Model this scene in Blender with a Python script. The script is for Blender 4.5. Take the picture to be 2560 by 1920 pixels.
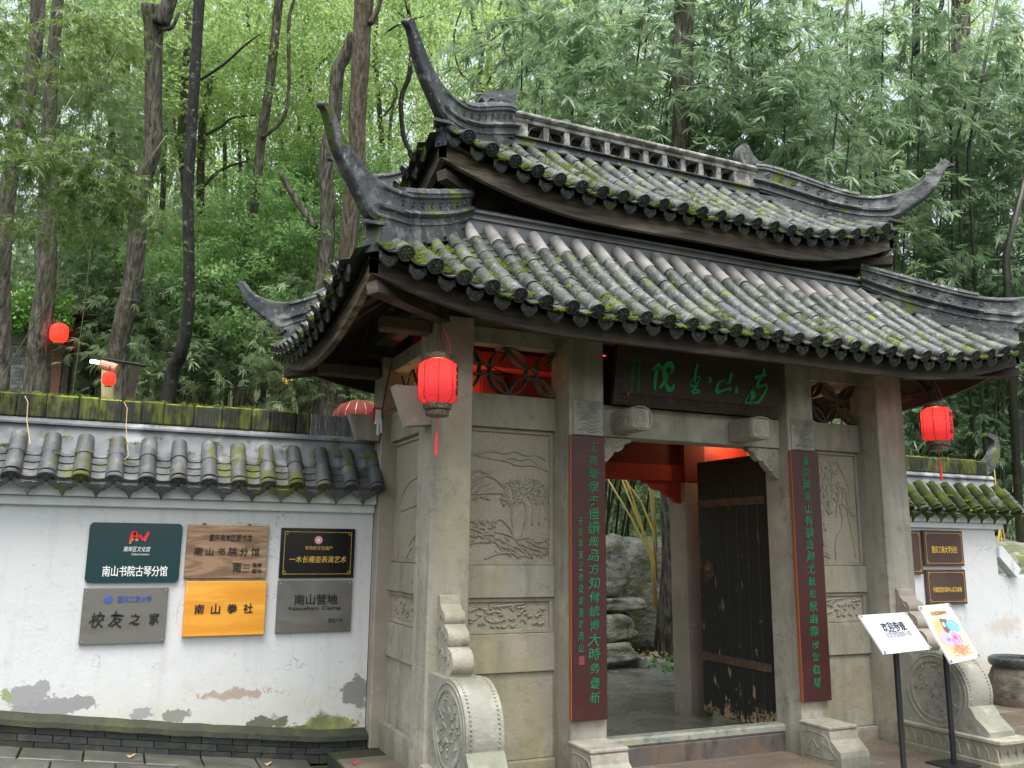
import bpy, bmesh, math, random
import numpy as np
from mathutils import Vector, Matrix
random.seed(7); RNG = np.random.default_rng(11)
S = bpy.context.scene; COL = S.collection
for o_ in list(bpy.data.objects): bpy.data.objects.remove(o_)
PI = math.pi
# ------------------------------------------------------------------ camera
FPX, YAW, PITCH, ROLL, CAM = 2150.9, 0.4205, 0.1876, 0.0101, (0.0, -5.6507, 1.6)
cy_, sy_, cp_, sp_ = math.cos(YAW), math.sin(YAW), math.cos(PITCH), math.sin(PITCH)
FW = Vector((sy_*cp_, cy_*cp_, sp_)); RT0 = Vector((cy_, -sy_, 0)); UP0 = RT0.cross(FW)
RT = RT0*math.cos(ROLL)+UP0*math.sin(ROLL); UP = UP0*math.cos(ROLL)-RT0*math.sin(ROLL)
cam_d = bpy.data.cameras.new('camera'); cam = bpy.data.objects.new('camera', cam_d); COL.objects.link(cam)
cam_d.sensor_width = 36; cam_d.lens = FPX/2560*36; cam_d.clip_start = .05; cam_d.clip_end = 500
M = Matrix((RT, UP, -FW)).transposed().to_4x4(); M.translation = Vector(CAM); cam.matrix_world = M
S.camera = cam
# ------------------------------------------------------------------ sky, sun, exposure
wd = bpy.data.worlds.new("World"); S.world = wd; wd.use_nodes = True
nt = wd.node_tree; bgn = nt.nodes['Background']
sky = nt.nodes.new('ShaderNodeTexSky'); sky.sky_type = 'NISHITA'; sky.sun_disc = False
SUN_EL, SUN_AZ = math.radians(68), math.radians(200)
sky.sun_elevation = SUN_EL; sky.sun_rotation = SUN_AZ
sky.air_density = 1.6; sky.dust_density = 6.0; sky.ozone_density = 1.0; sky.altitude = 300
hs = nt.nodes.new('ShaderNodeHueSaturation'); hs.inputs['Saturation'].default_value = .45
nt.links.new(sky.outputs[0], hs.inputs['Color']); nt.links.new(hs.outputs[0], bgn.inputs[0])
bgn.inputs[1].default_value = 0.15
sun_d = bpy.data.lights.new('sun', 'SUN'); sun = bpy.data.objects.new('sun', sun_d); COL.objects.link(sun)
sun_d.energy = 1.35; sun_d.angle = math.radians(40); sun_d.color = (1, .97, .92)
sd = Vector((math.sin(SUN_AZ)*math.cos(SUN_EL), math.cos(SUN_AZ)*math.cos(SUN_EL), math.sin(SUN_EL)))
sun.rotation_euler = sd.to_track_quat('Z', 'Y').to_euler()
S.view_settings.view_transform = 'Standard'; S.view_settings.look = 'None'
S.view_settings.exposure = 1.2; S.view_settings.gamma = 1
S.view_settings.use_curve_mapping = False
try: S.cycles.max_bounces = 7; S.cycles.diffuse_bounces = 3; S.cycles.transmission_bounces = 5; S.cycles.sample_clamp_indirect = 6
except Exception: pass

def ray(x, y): return FW + RT*((x-1280)/FPX) + UP*((960-y)/FPX)
def at(x, y, Y=None, Z=None, X=None, D=None):
    d = ray(x, y); c = Vector(CAM)
    if Y is not None: t = (Y-c.y)/d.y
    elif Z is not None: t = (Z-c.z)/d.z
    elif X is not None: t = (X-c.x)/d.x
    else: t = D
    return c+d*t
# ------------------------------------------------------------------ object helpers
WO = {}
def wo(o): return WO[o.name] if o is not None else Vector((0, 0, 0))
def tag(o, label=None, cat=None, group=None, kind=None):
    if label: o['label'] = label
    if cat: o['category'] = cat
    if group: o['group'] = group
    if kind: o['kind'] = kind
    return o
def empty(name, loc, label, cat, group=None):
    o = bpy.data.objects.new(name, None); COL.objects.link(o); o.location = loc; o.empty_display_size = .1
    WO[o.name] = Vector(loc); return tag(o, label, cat, group)
def add(name, me, parent, loc=None, rot=None):
    """place a mesh with its own origin at world loc (rotation matrix 3x3 optional)"""
    o = bpy.data.objects.new(name, me); COL.objects.link(o)
    L = Vector(loc) if loc is not None else wo(parent)
    if parent is not None: o.parent = parent
    mt = rot.to_4x4() if rot is not None else Matrix.Identity(4); mt.translation = L-wo(parent)
    o.matrix_local = mt; WO[o.name] = L
    return o
class MB:
    def __init__(s): s.v = []; s.f = []
    def add(s, vs, fs):
        n = len(s.v); s.v += [tuple(v) for v in vs]; s.f += [tuple(i+n for i in f) for f in fs]; return s
    def box(s, x0, x1, y0, y1, z0, z1, b=0.0):
        if b <= 0:
            v = [(x, y, z) for z in (z0, z1) for y in (y0, y1) for x in (x0, x1)]
            return s.add(v, [(0, 2, 3, 1), (4, 5, 7, 6), (0, 1, 5, 4), (2, 6, 7, 3), (0, 4, 6, 2), (1, 3, 7, 5)])
        pts = []
        for x, sx in ((x0, 1), (x1, -1)):
            for y, sy in ((y0, 1), (y1, -1)):
                for z, sz in ((z0, 1), (z1, -1)):
                    pts += [(x, y+sy*b, z+sz*b), (x+sx*b, y, z+sz*b), (x+sx*b, y+sy*b, z)]
        return s.hull(pts)
    def hull(s, pts):
        bm = bmesh.new(); [bm.verts.new(p) for p in pts]
        bmesh.ops.convex_hull(bm, input=bm.verts); 
        bmesh.ops.dissolve_limit(bm, angle_limit=.01, verts=bm.verts, edges=bm.edges)
        bm.verts.index_update(); s.add([v.co[:] for v in bm.verts], [tuple(v.index for v in f.verts) for f in bm.faces]); bm.free(); return s
    def prism(s, prof, a, b, axis='x'):
        """closed profile of (u,v) swept from a to b along axis; x:(y,z) y:(x,z) z:(x,y)"""
        def P(u, v, t): return (t, u, v) if axis == 'x' else (u, t, v) if axis == 'y' else (u, v, t)
        n = len(prof); vs = [P(u, v, a) for u, v in prof]+[P(u, v, b) for u, v in prof]
        fs = [tuple(range(n)), tuple(range(2*n-1, n-1, -1))]+[(i, i+n, (i+1) % n+n, (i+1) % n) for i in range(n)]
        return s.add(vs, fs)
    def tube(s, path, r, seg=6, cap=True, flat=1.0, nrm=None):
        P = [Vector(p) for p in path]; n = len(P); R = r if hasattr(r, '__len__') else [r]*n
        vs = []; up = Vector(nrm) if nrm is not None else None; prev = None
        for i, p in enumerate(P):
            t = (P[min(i+1, n-1)]-P[max(i-1, 0)])
            t = t.normalized() if t.length > 1e-9 else Vector((0, 0, 1))
            if up is not None: a = up-t*up.dot(t)
            elif prev is not None: a = prev-t*prev.dot(t)
            else: a = t.orthogonal()
            if a.length < 1e-6: a = t.orthogonal()
            a.normalize(); prev = a; b = t.cross(a)
            for k in range(seg):
                th = 2*PI*k/seg; vs.append(p+(a*math.cos(th)*flat+b*math.sin(th))*R[i])
        fs = [(i*seg+k, i*seg+(k+1) % seg, (i+1)*seg+(k+1) % seg, (i+1)*seg+k) for i in range(n-1) for k in range(seg)]
        if cap: fs += [tuple(range(seg-1, -1, -1)), tuple((n-1)*seg+k for k in range(seg))]
        return s.add(vs, fs)
    def lathe(s, prof, c, seg=24, ax=None):
        """(r,z) profile round z through c"""
        c = Vector(c); vs = []; n = len(prof)
        for r, z in prof:
            for k in range(seg):
                th = 2*PI*k/seg; vs.append(c+Vector((r*math.cos(th), r*math.sin(th), z)))
        fs = [(i*seg+k, i*seg+(k+1) % seg, (i+1)*seg+(k+1) % seg, (i+1)*seg+k) for i in range(n-1) for k in range(seg)]
        fs += [tuple(range(seg-1, -1, -1)), tuple((n-1)*seg+k for k in range(seg))]
        return s.add(vs, fs)
    def ico(s, c, r, sub=2, jit=0, sq=(1, 1, 1), rng=random):
        bm = bmesh.new(); bmesh.ops.create_icosphere(bm, subdivisions=sub, radius=1)
        vs = []
        for v in bm.verts:
            k = 1+rng.uniform(-jit, jit); vs.append((c[0]+v.co.x*r*sq[0]*k, c[1]+v.co.y*r*sq[1]*k, c[2]+v.co.z*r*sq[2]*k))
        bm.verts.index_update(); s.add(vs, [tuple(v.index for v in f.verts) for f in bm.faces]); bm.free(); return s
    def mesh(s, name, mat=None, smooth=False, origin=(0, 0, 0), fix=True):
        me = bpy.data.meshes.new(name); O = origin
        me.from_pydata([(v[0]-O[0], v[1]-O[1], v[2]-O[2]) for v in s.v], [], s.f)
        if fix and len(s.f) < 60000:
            bm = bmesh.new(); bm.from_mesh(me); bmesh.ops.recalc_face_normals(bm, faces=bm.faces); bm.to_mesh(me); bm.free()
        if mat: me.materials.append(mat)
        if smooth: smooth_me(me, smooth)
        return me
    def build(s, name, mat, parent=None, smooth=False, origin=None):
        if origin is None:
            if parent is not None: origin = wo(parent)
            else:
                a = np.array(s.v); lo = a.min(0); hi = a.max(0); origin = ((lo[0]+hi[0])/2, (lo[1]+hi[1])/2, lo[2])
        return add(name, s.mesh(name, mat, smooth, origin), parent, origin)
def smooth_me(me, ang=True):
    me.polygons.foreach_set('use_smooth', [True]*len(me.polygons))
    if ang is not True:
        try: me.set_sharp_from_angle(angle=math.radians(ang))
        except Exception: pass
def catmull(pts, k=4):
    P = [np.array(p, float) for p in pts]; out = []
    for i in range(len(P)-1):
        a = P[max(i-1, 0)]; b = P[i]; c = P[i+1]; d = P[min(i+2, len(P)-1)]
        for j in range(k):
            t = j/k; out.append(.5*((2*b)+(-a+c)*t+(2*a-5*b+4*c-d)*t*t+(-a+3*b-3*c+d)*t**3))
    out.append(P[-1]); return out
# ------------------------------------------------------------------ materials
def mk(name, base, rough=.8, spec=.3, layers=(), bump=(), metal=0, emis=None, transl=None, var=0.0, attr=None, coat=0, obj=False):
    m = bpy.data.materials.new(name); m.use_nodes = True; t = m.node_tree; N = t.nodes; L = t.links
    b = N['Principled BSDF']; b.inputs['Roughness'].default_value = rough; b.inputs['Metallic'].default_value = metal
    b.inputs['Specular IOR Level'].default_value = spec
    if coat: b.inputs['Coat Weight'].default_value = coat; b.inputs['Coat Roughness'].default_value = .15
    if obj:
        tc = N.new('ShaderNodeTexCoord'); pos = tc.outputs['Object']
    else:
        g = N.new('ShaderNodeNewGeometry'); pos = g.outputs['Position']
    gg = N.new('ShaderNodeNewGeometry')
    def math_(op, a, bb=None, cc=None, clamp=False):
        n = N.new('ShaderNodeMath'); n.operation = op; n.use_clamp = clamp
        for i, q in enumerate((a, bb, cc)):
            if q is None: continue
            if isinstance(q, (int, float)): n.inputs[i].default_value = q
            else: L.new(q, n.inputs[i])
        return n.outputs[0]
    def noise(scale, detail=5, stretch=(1, 1, 1), rough_=.55, off=0, dist=0):
        mp = N.new('ShaderNodeMapping'); mp.inputs['Scale'].default_value = stretch; mp.inputs['Location'].default_value = (off, off*1.7, off*.6)
        L.new(pos, mp.inputs[0]); n = N.new('ShaderNodeTexNoise'); n.inputs['Scale'].default_value = scale
        n.inputs['Detail'].default_value = detail; n.inputs['Roughness'].default_value = rough_; n.inputs['Distortion'].default_value = dist
        L.new(mp.outputs[0], n.inputs['Vector']); return n.outputs[0]
    def mr(x, lo, hi, a=0., bb=1.):
        n = N.new('ShaderNodeMapRange'); n.inputs[1].default_value = lo; n.inputs[2].default_value = hi
        n.inputs[3].default_value = a; n.inputs[4].default_value = bb; L.new(x, n.inputs[0]); return n.outputs[0]
    def mixc(f, a, c):
        n = N.new('ShaderNodeMix'); n.data_type = 'RGBA'
        if isinstance(f, (int, float)): n.inputs[0].default_value = f
        else: L.new(f, n.inputs[0])
        for i, q in ((6, a), (7, c)):
            if isinstance(q, tuple): n.inputs[i].default_value = (*q[:3], 1)
            else: L.new(q, n.inputs[i])
        return n.outputs[2]
    sep = N.new('ShaderNodeSeparateXYZ'); L.new(gg.outputs['Position'], sep.inputs[0])
    col = tuple(base); ro = rough
    for i, ly in enumerate(layers):
        k = ly.get('kind', 'noise')
        if k == 'noise':
            f = mr(noise(ly.get('scale', 5), ly.get('detail', 6), ly.get('stretch', (1, 1, 1)), off=ly.get('off', i*3.1), dist=ly.get('dist', 0)), ly.get('lo', .4), ly.get('hi', .6))
        elif k == 'vor':
            v = N.new('ShaderNodeTexVoronoi'); v.inputs['Scale'].default_value = ly['scale']; L.new(pos, v.inputs['Vector'])
            f = mr(v.outputs['Distance'], ly['lo'], ly['hi'])
        elif k == 'attr':
            a = N.new('ShaderNodeAttribute'); a.attribute_name = 'v'; f = mr(a.outputs['Fac'], ly.get('lo', 0), ly.get('hi', 1))
        elif k == 'obj':
            oi = N.new('ShaderNodeObjectInfo'); f = mr(oi.outputs['Random'], ly.get('lo', 0), ly.get('hi', 1))
        elif k == 'blob':   # stain or bare patch with a shape of its own, centred at a place
            cx, cz, rx, rz = ly['c']
            dx = math_('DIVIDE', math_('SUBTRACT', sep.outputs[0], cx), rx); dz = math_('DIVIDE', math_('SUBTRACT', sep.outputs[2], cz), rz)
            d2 = math_('SQRT', math_('ADD', math_('MULTIPLY', dx, dx), math_('MULTIPLY', dz, dz)))
            nn = math_('MULTIPLY', math_('ADD', math_('SUBTRACT', noise(ly.get('scale', 7), 8, off=i), .5), math_('MULTIPLY', math_('SUBTRACT', noise(ly.get('scale', 7)*5, 6, off=i+3), .5), .45)), ly.get('amt', 2.2)*1.5)
            f = mr(math_('ADD', d2, nn), 1.0, 1.0-ly.get('soft', .08))
        elif k == 'crack':
            f = mr(math_('ABSOLUTE', math_('SUBTRACT', noise(ly['scale'], 7, off=i*5.3, rough_=.6), .5)), ly['w']*1.6, ly['w']*.5)
        elif k == 'z':      # edge at a height, frayed by noise
            zz = math_('ADD', sep.outputs[2], math_('MULTIPLY', math_('SUBTRACT', noise(ly.get('scale', 4), 6, ly.get('stretch', (1, 1, 1)), off=i+2), .5), ly.get('amt', .5)))
            zz = math_('ADD', zz, math_('MULTIPLY', math_('SUBTRACT', noise(ly.get('scale', 4)*6, 5, off=i+7), .5), ly.get('amt', .5)*.35))
            f = mr(zz, ly['z']+ly.get('soft', .03), ly['z']-ly.get('soft', .03))
        if 'up' in ly:
            sn = N.new('ShaderNodeSeparateXYZ'); L.new(gg.outputs['Normal'], sn.inputs[0]); f = math_('MULTIPLY', f, mr(sn.outputs[2], ly['up'][0], ly['up'][1]))
        if 'zr' in ly:
            f = math_('MULTIPLY', f, mr(sep.outputs[2], ly['zr'][1], ly['zr'][0]))
        if 'br' in ly:
            f = math_('MULTIPLY', f, mr(noise(ly['br'], 5, off=9+i), .42, .55))
        f = math_('MULTIPLY', f, ly.get('fac', 1.0), clamp=True)
        col = mixc(f, col, tuple(ly['color']))
        if 'rough' in ly:
            n = N.new('ShaderNodeMix'); L.new(f, n.inputs[0])
            if isinstance(ro, (int, float)): n.inputs[2].default_value = ro
            else: L.new(ro, n.inputs[2])
            n.inputs[3].default_value = ly['rough']; ro = n.outputs[0]
    if var:
        oi = N.new('ShaderNodeObjectInfo'); h = N.new('ShaderNodeHueSaturation'); L.new(mr(oi.outputs['Random'], 0, 1, 1-var, 1+var), h.inputs['Value'])
        if isinstance(col, tuple): h.inputs['Color'].default_value = (*col[:3], 1)
        else: L.new(col, h.inputs['Color'])
        col = h.outputs[0]
    if isinstance(col, tuple): b.inputs['Base Color'].default_value = (*col[:3], 1)
    else: L.new(col, b.inputs['Base Color'])
    if not isinstance(ro, (int, float)): L.new(ro, b.inputs['Roughness'])
    if bump:
        h = None
        for i, (sc, st, stre) in enumerate(bump):
            x = math_('MULTIPLY', noise(sc, 6, stre, off=20+i), st); h = x if h is None else math_('ADD', h, x)
        bn = N.new('ShaderNodeBump'); bn.inputs['Strength'].default_value = 1; bn.inputs['Distance'].default_value = 1.0
        L.new(h, bn.inputs['Height']); L.new(bn.outputs[0], b.inputs['Normal'])
    if emis: b.inputs['Emission Color'].default_value = (*emis[0], 1); b.inputs['Emission Strength'].default_value = emis[1]
    if transl:
        tr = N.new('ShaderNodeBsdfTranslucent')
        if isinstance(transl[1], tuple): tr.inputs[0].default_value = (*transl[1], 1)
        elif isinstance(col, tuple): tr.inputs[0].default_value = (*[min(1, c*transl[1]) for c in col[:3]], 1)
        else:
            h = N.new('ShaderNodeHueSaturation'); h.inputs['Value'].default_value = transl[1]; h.inputs['Hue'].default_value = transl[2] if len(transl) > 2 else .5; L.new(col, h.inputs['Color']); L.new(h.outputs[0], tr.inputs[0])
        mx = N.new('ShaderNodeMixShader'); mx.inputs[0].default_value = transl[0]
        out = N['Material Output']; L.new(b.outputs[0], mx.inputs[1]); L.new(tr.outputs[0], mx.inputs[2]); L.new(mx.outputs[0], out.inputs[0])
    return m
MOSS = (.085, .12, .012); MOSSD = (.035, .055, .012)
m_stone = mk('carved_sandstone', (.30, .286, .240), .82, .25, [
    dict(color=(.28, .265, .21), scale=1.6, lo=.42, hi=.68, fac=.7), dict(color=(.47, .43, .36), scale=3.1, lo=.5, hi=.7, fac=.6), dict(color=(.16, .158, .132), scale=3.2, lo=.48, hi=.66, fac=.65, stretch=(2.2, 2.2, .22)), dict(color=(.17, .165, .13), scale=9, lo=.56, hi=.68, fac=.55, detail=9), dict(kind='crack', color=(.15, .14, .11), scale=1.3, w=.002, fac=.8, br=2.0),
    dict(color=(.30, .27, .13), scale=1.1, lo=.54, hi=.70, fac=.6, stretch=(1.4, 1.4, .35)), dict(color=(.12, .13, .08), kind='z', z=.12, amt=.55, soft=.12, scale=3, fac=.6),
    dict(color=(.45, .42, .36), scale=26, lo=.66, hi=.72, fac=.5)],
    bump=[(9, .009, (1, 1, 1)), (45, .004, (1, 1, 1)), (220, .0008, (1, 1, 1))])
m_stone2 = mk('pinkish_stone', (.33, .29, .245), .82, .25, [dict(color=(.22, .2, .16), scale=2.2, lo=.4, hi=.65, fac=.7), dict(color=(.42, .37, .31), scale=14, lo=.6, hi=.7, fac=.5),
    dict(color=(.16, .17, .1), kind='z', z=.1, amt=.4, soft=.1, fac=.5)],
    bump=[(11, .006, (1, 1, 1)), (70, .002, (1, 1, 1))])
m_stipple = mk('stippled_stone', (.36, .33, .26), .85, .2, [dict(color=(.30, .275, .20), scale=2.4, lo=.4, hi=.62, fac=.8), dict(color=(.50, .46, .37), scale=50, lo=.55, hi=.65, fac=.4)],
    bump=[(75, .012, (1, 1, 1)), (180, .002, (1, 1, 1))])
m_drum = mk('worn_drum_stone', (.25, .245, .21), .72, .35, [dict(color=(.16, .17, .145), scale=5, lo=.5, hi=.62, fac=.7, detail=9), dict(color=(.36, .355, .32), scale=7, lo=.54, hi=.66, fac=.7, detail=9),
    dict(color=(.13, .155, .07), scale=2.0, lo=.45, hi=.6, fac=.75, zr=(.2, .5)), dict(color=(.11, .13, .06), scale=3, lo=.4, hi=.6, fac=.6, up=(.3, .8))],
    bump=[(14, .010, (1, 1, 1)), (60, .004, (1, 1, 1))])
m_tile = mk('grey_clay_tile', (.060, .068, .070), .40, .5, [
    dict(color=(.22, .235, .22), scale=13, lo=.50, hi=.66, fac=.8, detail=10, dist=.6), dict(color=(.105, .125, .085), scale=6, lo=.52, hi=.64, fac=.7, detail=9), dict(color=(.035, .042, .042), scale=5, lo=.5, hi=.64, fac=.7), 
    dict(color=(.13, .15, .10), scale=4, lo=.5, hi=.66, fac=.6), dict(color=(.42, .43, .38), scale=60, lo=.62, hi=.68, fac=.8),
    dict(color=MOSS, scale=2.3, lo=.615, hi=.65, fac=1, rough=.95, up=(-.2, .3), br=11), dict(color=(.13, .17, .015), scale=7, lo=.62, hi=.67, fac=1, rough=.95, up=(0, .4)), dict(color=MOSSD, scale=5, lo=.60, hi=.65, fac=.8, rough=.95, up=(-.5, .1))],
    bump=[(38, .003, (1, 1, 1)), (130, .0014, (1, 1, 1))], var=.28)
m_tiletop = mk('pinkish_new_tile', (.29, .278, .262), .7, .3, [dict(color=(.16, .155, .15), scale=9, lo=.45, hi=.65, fac=.7)], bump=[(40, .002, (1, 1, 1))], var=.15)
m_disc = mk('wet_dark_tile_end', (.026, .030, .031), .32, .5, [dict(color=(.12, .13, .12), scale=34, lo=.5, hi=.68, fac=.6), dict(color=(.045, .065, .012), scale=4.5, lo=.56, hi=.62, fac=.8, rough=.9)], bump=[(50, .006, (1, 1, 1)), (110, .003, (1, 1, 1))], var=.3)
m_pan = mk('dark_pan_tile', (.045, .05, .048), .6, .35, [dict(color=(.13, .14, .12), scale=14, lo=.5, hi=.66, fac=.6), dict(color=MOSS, scale=3.2, lo=.56, hi=.62, fac=.9, rough=.95), dict(color=(.03, .04, .02), scale=5, lo=.5, hi=.62, fac=.6)], bump=[(45, .004, (1, 1, 1))], var=.3)
m_ridge = mk('grey_plaster_ridge', (.062, .068, .072), .55, .4, [dict(color=(.022, .026, .03), scale=2.2, lo=.45, hi=.58, fac=.9, stretch=(1, 1, .6)), dict(color=(.21, .225, .22), scale=5, lo=.54, hi=.66, fac=.75, detail=9), dict(color=(.30, .31, .29), scale=22, lo=.60, hi=.68, fac=.6),
    dict(color=MOSS, scale=4.5, lo=.60, hi=.66, fac=.8, rough=.95)], bump=[(14, .012, (1, 1, 1)), (50, .005, (1, 1, 1))])
m_smoothgrey = mk('smooth_grey_plaster_band', (.19, .20, .205), .75, .3, [dict(color=(.11, .12, .12), scale=3, lo=.42, hi=.62, fac=.7, stretch=(.6, .6, 2)), dict(color=(.3, .3, .3), scale=7, lo=.56, hi=.7, fac=.5)], bump=[(30, .002, (1, 1, 1))])
m_ridgelight = mk('weathered_lime_ridge', (.30, .30, .275), .85, .2, [dict(color=(.10, .10, .09), scale=9, lo=.44, hi=.58, fac=.9, detail=9), dict(color=(.5, .49, .45), scale=16, lo=.56, hi=.66, fac=.6), dict(color=MOSS, scale=4, lo=.58, hi=.64, fac=.8, up=(.0, .5))], bump=[(40, .006, (1, 1, 1))])
m_wood = mk('old_dark_timber', (.055, .042, .034), .7, .3, [dict(color=(.19, .15, .11), scale=3.0, lo=.54, hi=.70, fac=.75, stretch=(.5, .5, 2.5)), dict(color=(.025, .02, .018), scale=12, lo=.45, hi=.6, fac=.7, stretch=(.25, .25, 3)), dict(color=(.45, .43, .4), scale=34, lo=.71, hi=.735, fac=.8)],
    bump=[(22, .004, (.3, .3, 3))])
m_woodl = mk('weathered_fascia_timber', (.085, .068, .052), .7, .3, [dict(color=(.30, .245, .17), scale=1.7, lo=.50, hi=.66, fac=.85, stretch=(.7, .7, 3)), dict(color=(.03, .025, .02), scale=10, lo=.5, hi=.62, fac=.8, stretch=(.3, .3, 3))], bump=[(20, .004, (.3, .3, 3))])
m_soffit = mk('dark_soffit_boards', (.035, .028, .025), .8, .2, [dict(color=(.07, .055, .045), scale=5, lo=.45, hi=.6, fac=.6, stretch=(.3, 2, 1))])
m_beam = mk('dusty_brown_beam', (.10, .085, .07), .75, .2, [dict(color=(.055, .045, .04), scale=4, lo=.4, hi=.6, fac=.7)])
m_red = mk('red_painted_wood', (.42, .045, .022), .55, .4, [dict(color=(.24, .03, .018), scale=3, lo=.45, hi=.65, fac=.7)], bump=[(20, .002, (1, 1, 1))])
m_redd = mk('dark_red_paint', (.16, .02, .014), .6, .3, [dict(color=(.08, .015, .012), scale=3, lo=.45, hi=.65, fac=.7)])
m_tilew = mk('mossy_wall_tile', (.075, .082, .085), .55, .4, [dict(color=(.16, .17, .165), scale=8, lo=.5, hi=.64, fac=.7), dict(color=(.05, .06, .06), scale=5, lo=.5, hi=.62, fac=.7), dict(color=(.10, .11, .028), scale=2.0, lo=.49, hi=.54, fac=.95, rough=.95, br=9), dict(color=(.07, .055, .03), scale=3, lo=.6, hi=.66, fac=.7)], bump=[(30, .006, (1, 1, 1)), (90, .003, (1, 1, 1))], var=.2)
m_tiler = mk('thick_moss_tile', (.032, .045, .010), .9, .2, [dict(color=(.065, .088, .015), scale=8, lo=.45, hi=.6, fac=.8), dict(color=(.02, .025, .012), scale=5, lo=.5, hi=.62, fac=.7), dict(color=(.14, .15, .15), scale=2.2, lo=.60, hi=.66, fac=.9)], bump=[(50, .008, (1, 1, 1))], var=.2)
m_bed = mk('mottled_lime_bed', (.17, .18, .19), .92, .2, [dict(color=(.10, .11, .12), scale=3, lo=.48, hi=.62, fac=.8), dict(color=(.36, .385, .40), scale=4, lo=.52, hi=.66, fac=.7, detail=9), dict(color=(.09, .11, .04), scale=5, lo=.6, hi=.66, fac=.7)], bump=[(20, .005, (1, 1, 1))])
m_door = mk('worn_black_door', (.018, .017, .016), .5, .35, [
    dict(color=(.33, .24, .13), scale=13, lo=.625, hi=.645, fac=1, stretch=(1, 1, .33), zr=(.1, 2.1), detail=9),
    dict(color=(.34, .25, .14), kind='z', z=.20, amt=.75, soft=.02, scale=9, stretch=(1, 1, .5), br=30), dict(color=(.3, .27, .22), scale=30, lo=.705, hi=.72, fac=.8)], bump=[(20, .003, (1, 1, .3))])
m_iron = mk('rusty_iron', (.095, .062, .048), .62, .4, [dict(color=(.17, .11, .075), scale=16, lo=.45, hi=.62, fac=.7)], metal=.3, bump=[(50, .003, (1, 1, 1))])
m_thr = mk('worn_blue_grey_threshold', (.10, .085, .078), .5, .4, [dict(color=(.19, .235, .215), scale=5, lo=.50, hi=.60, fac=.9, zr=(.21, .11)), dict(color=(.15, .105, .07), scale=6, lo=.5, hi=.6, fac=.7), dict(color=(.045, .045, .05), scale=9, lo=.52, hi=.62, fac=.7, stretch=(1, 1, .4))], bump=[(16, .006, (1, 1, 1))])
m_thr2 = mk('worn_threshold_top', (.24, .26, .22), .45, .4, [dict(color=(.34, .31, .24), scale=5, lo=.45, hi=.6, fac=.9), dict(color=(.12, .16, .15), scale=11, lo=.52, hi=.62, fac=.8)], bump=[(16, .006, (1, 1, 1))])
at_ = lambda x, y: at(x, y, Y=1.7)
def blob(x0, x1, y0, y1, color, **k):
    a = at_(x0, y1); b = at_(x1, y0); return dict(kind='blob', c=((a.x+b.x)/2, (a.z+b.z)/2, (b.x-a.x)/2, (b.z-a.z)/2), color=color, **k)
m_white = mk('limewashed_wall', (.59, .605, .605), .9, .15, [
    dict(color=(.53, .565, .59), scale=1.5, lo=.4, hi=.65, fac=.6), dict(color=(.42, .44, .43), scale=5, lo=.54, hi=.72, fac=.4, stretch=(2.2, 1, .10)), dict(kind='crack', color=(.16, .17, .17), scale=.7, w=.0013, fac=.6, br=1.6), dict(kind='crack', color=(.25, .26, .26), scale=3.2, w=.0015, fac=.35, br=1.4), dict(color=(.48, .49, .46), scale=13, lo=.6, hi=.68, fac=.5), dict(color=(.50, .50, .42), kind='z', z=.45, amt=.5, soft=.14, scale=2.5, fac=.55),
    dict(color=(.5, .38, .27), scale=1.6, lo=.55, hi=.68, fac=.55, zr=(.5, .75)), 
    dict(color=(.30, .31, .31), scale=55, lo=.70, hi=.73, fac=.7), dict(color=(.34, .35, .35), scale=9, lo=.70, hi=.72, fac=.7, stretch=(1, 1, .5)),
    blob(15, 245, 1735, 1795, (.27, .28, .285), scale=6, amt=1.5), blob(20, 130, 1700, 1765, (.30, .30, .31), scale=7, amt=2), blob(850, 930, 1690, 1775, (.22, .23, .215), scale=6, amt=1.2),
    blob(415, 480, 1765, 1810, (.24, .25, .22), scale=8, amt=1.4), blob(595, 730, 1785, 1830, (.14, .15, .12), scale=8, amt=1.8), blob(560, 930, 1800, 1850, (.13, .14, .085), scale=5, amt=1.5), blob(760, 900, 1785, 1835, (.30, .31, .12), scale=11, amt=1.8),
    blob(485, 720, 1715, 1755, (.33, .22, .15), scale=9, amt=2.6, soft=.3, fac=.7), blob(325, 385, 1770, 1800, (.3, .31, .31), scale=9, amt=2), blob(0, 30, 1720, 1760, (.27, .32, .16), scale=8, amt=2),
    blob(2440, 2500, 1680, 1720, (.10, .12, .07), scale=6, amt=1.8), blob(2455, 2560, 1540, 1600, (.45, .38, .31), scale=3, amt=2, soft=.8, fac=.6),
    dict(color=(.12, .14, .07), kind='z', z=.20, amt=.5, soft=.03, scale=4, fac=.85, br=3)], bump=[(5, .007, (1, 1, 1)), (40, .002, (1, 1, 1))])
m_whitetrim = mk('white_cornice', (.62, .66, .68), .85, .2, [dict(color=(.45, .48, .48), scale=2.5, lo=.5, hi=.7, fac=.5), dict(color=(.3, .33, .28), scale=6, lo=.62, hi=.7, fac=.5)], bump=[(20, .002, (1, 1, 1))])
m_brick = mk('dark_wet_brick', (.026, .029, .028), .5, .35, [dict(color=(.05, .055, .035), scale=6, lo=.5, hi=.65, fac=.7), dict(color=(.022, .025, .024), scale=4, lo=.5, hi=.62, fac=.7)], bump=[(30, .006, (1, 1, 1))], var=.3)
m_mortar = mk('dark_mortar', (.035, .038, .03), .9, .2, [dict(color=MOSSD, scale=8, lo=.5, hi=.6)], bump=[(40, .005, (1, 1, 1))])
m_capmoss = mk('mossy_plinth_cap', (.04, .045, .03), .8, .3, [dict(color=(.06, .07, .03), scale=6, lo=.45, hi=.62, fac=.8), dict(color=(.03, .035, .03), scale=3, lo=.5, hi=.6, fac=.7)], bump=[(25, .008, (1, 1, 1))])
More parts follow.
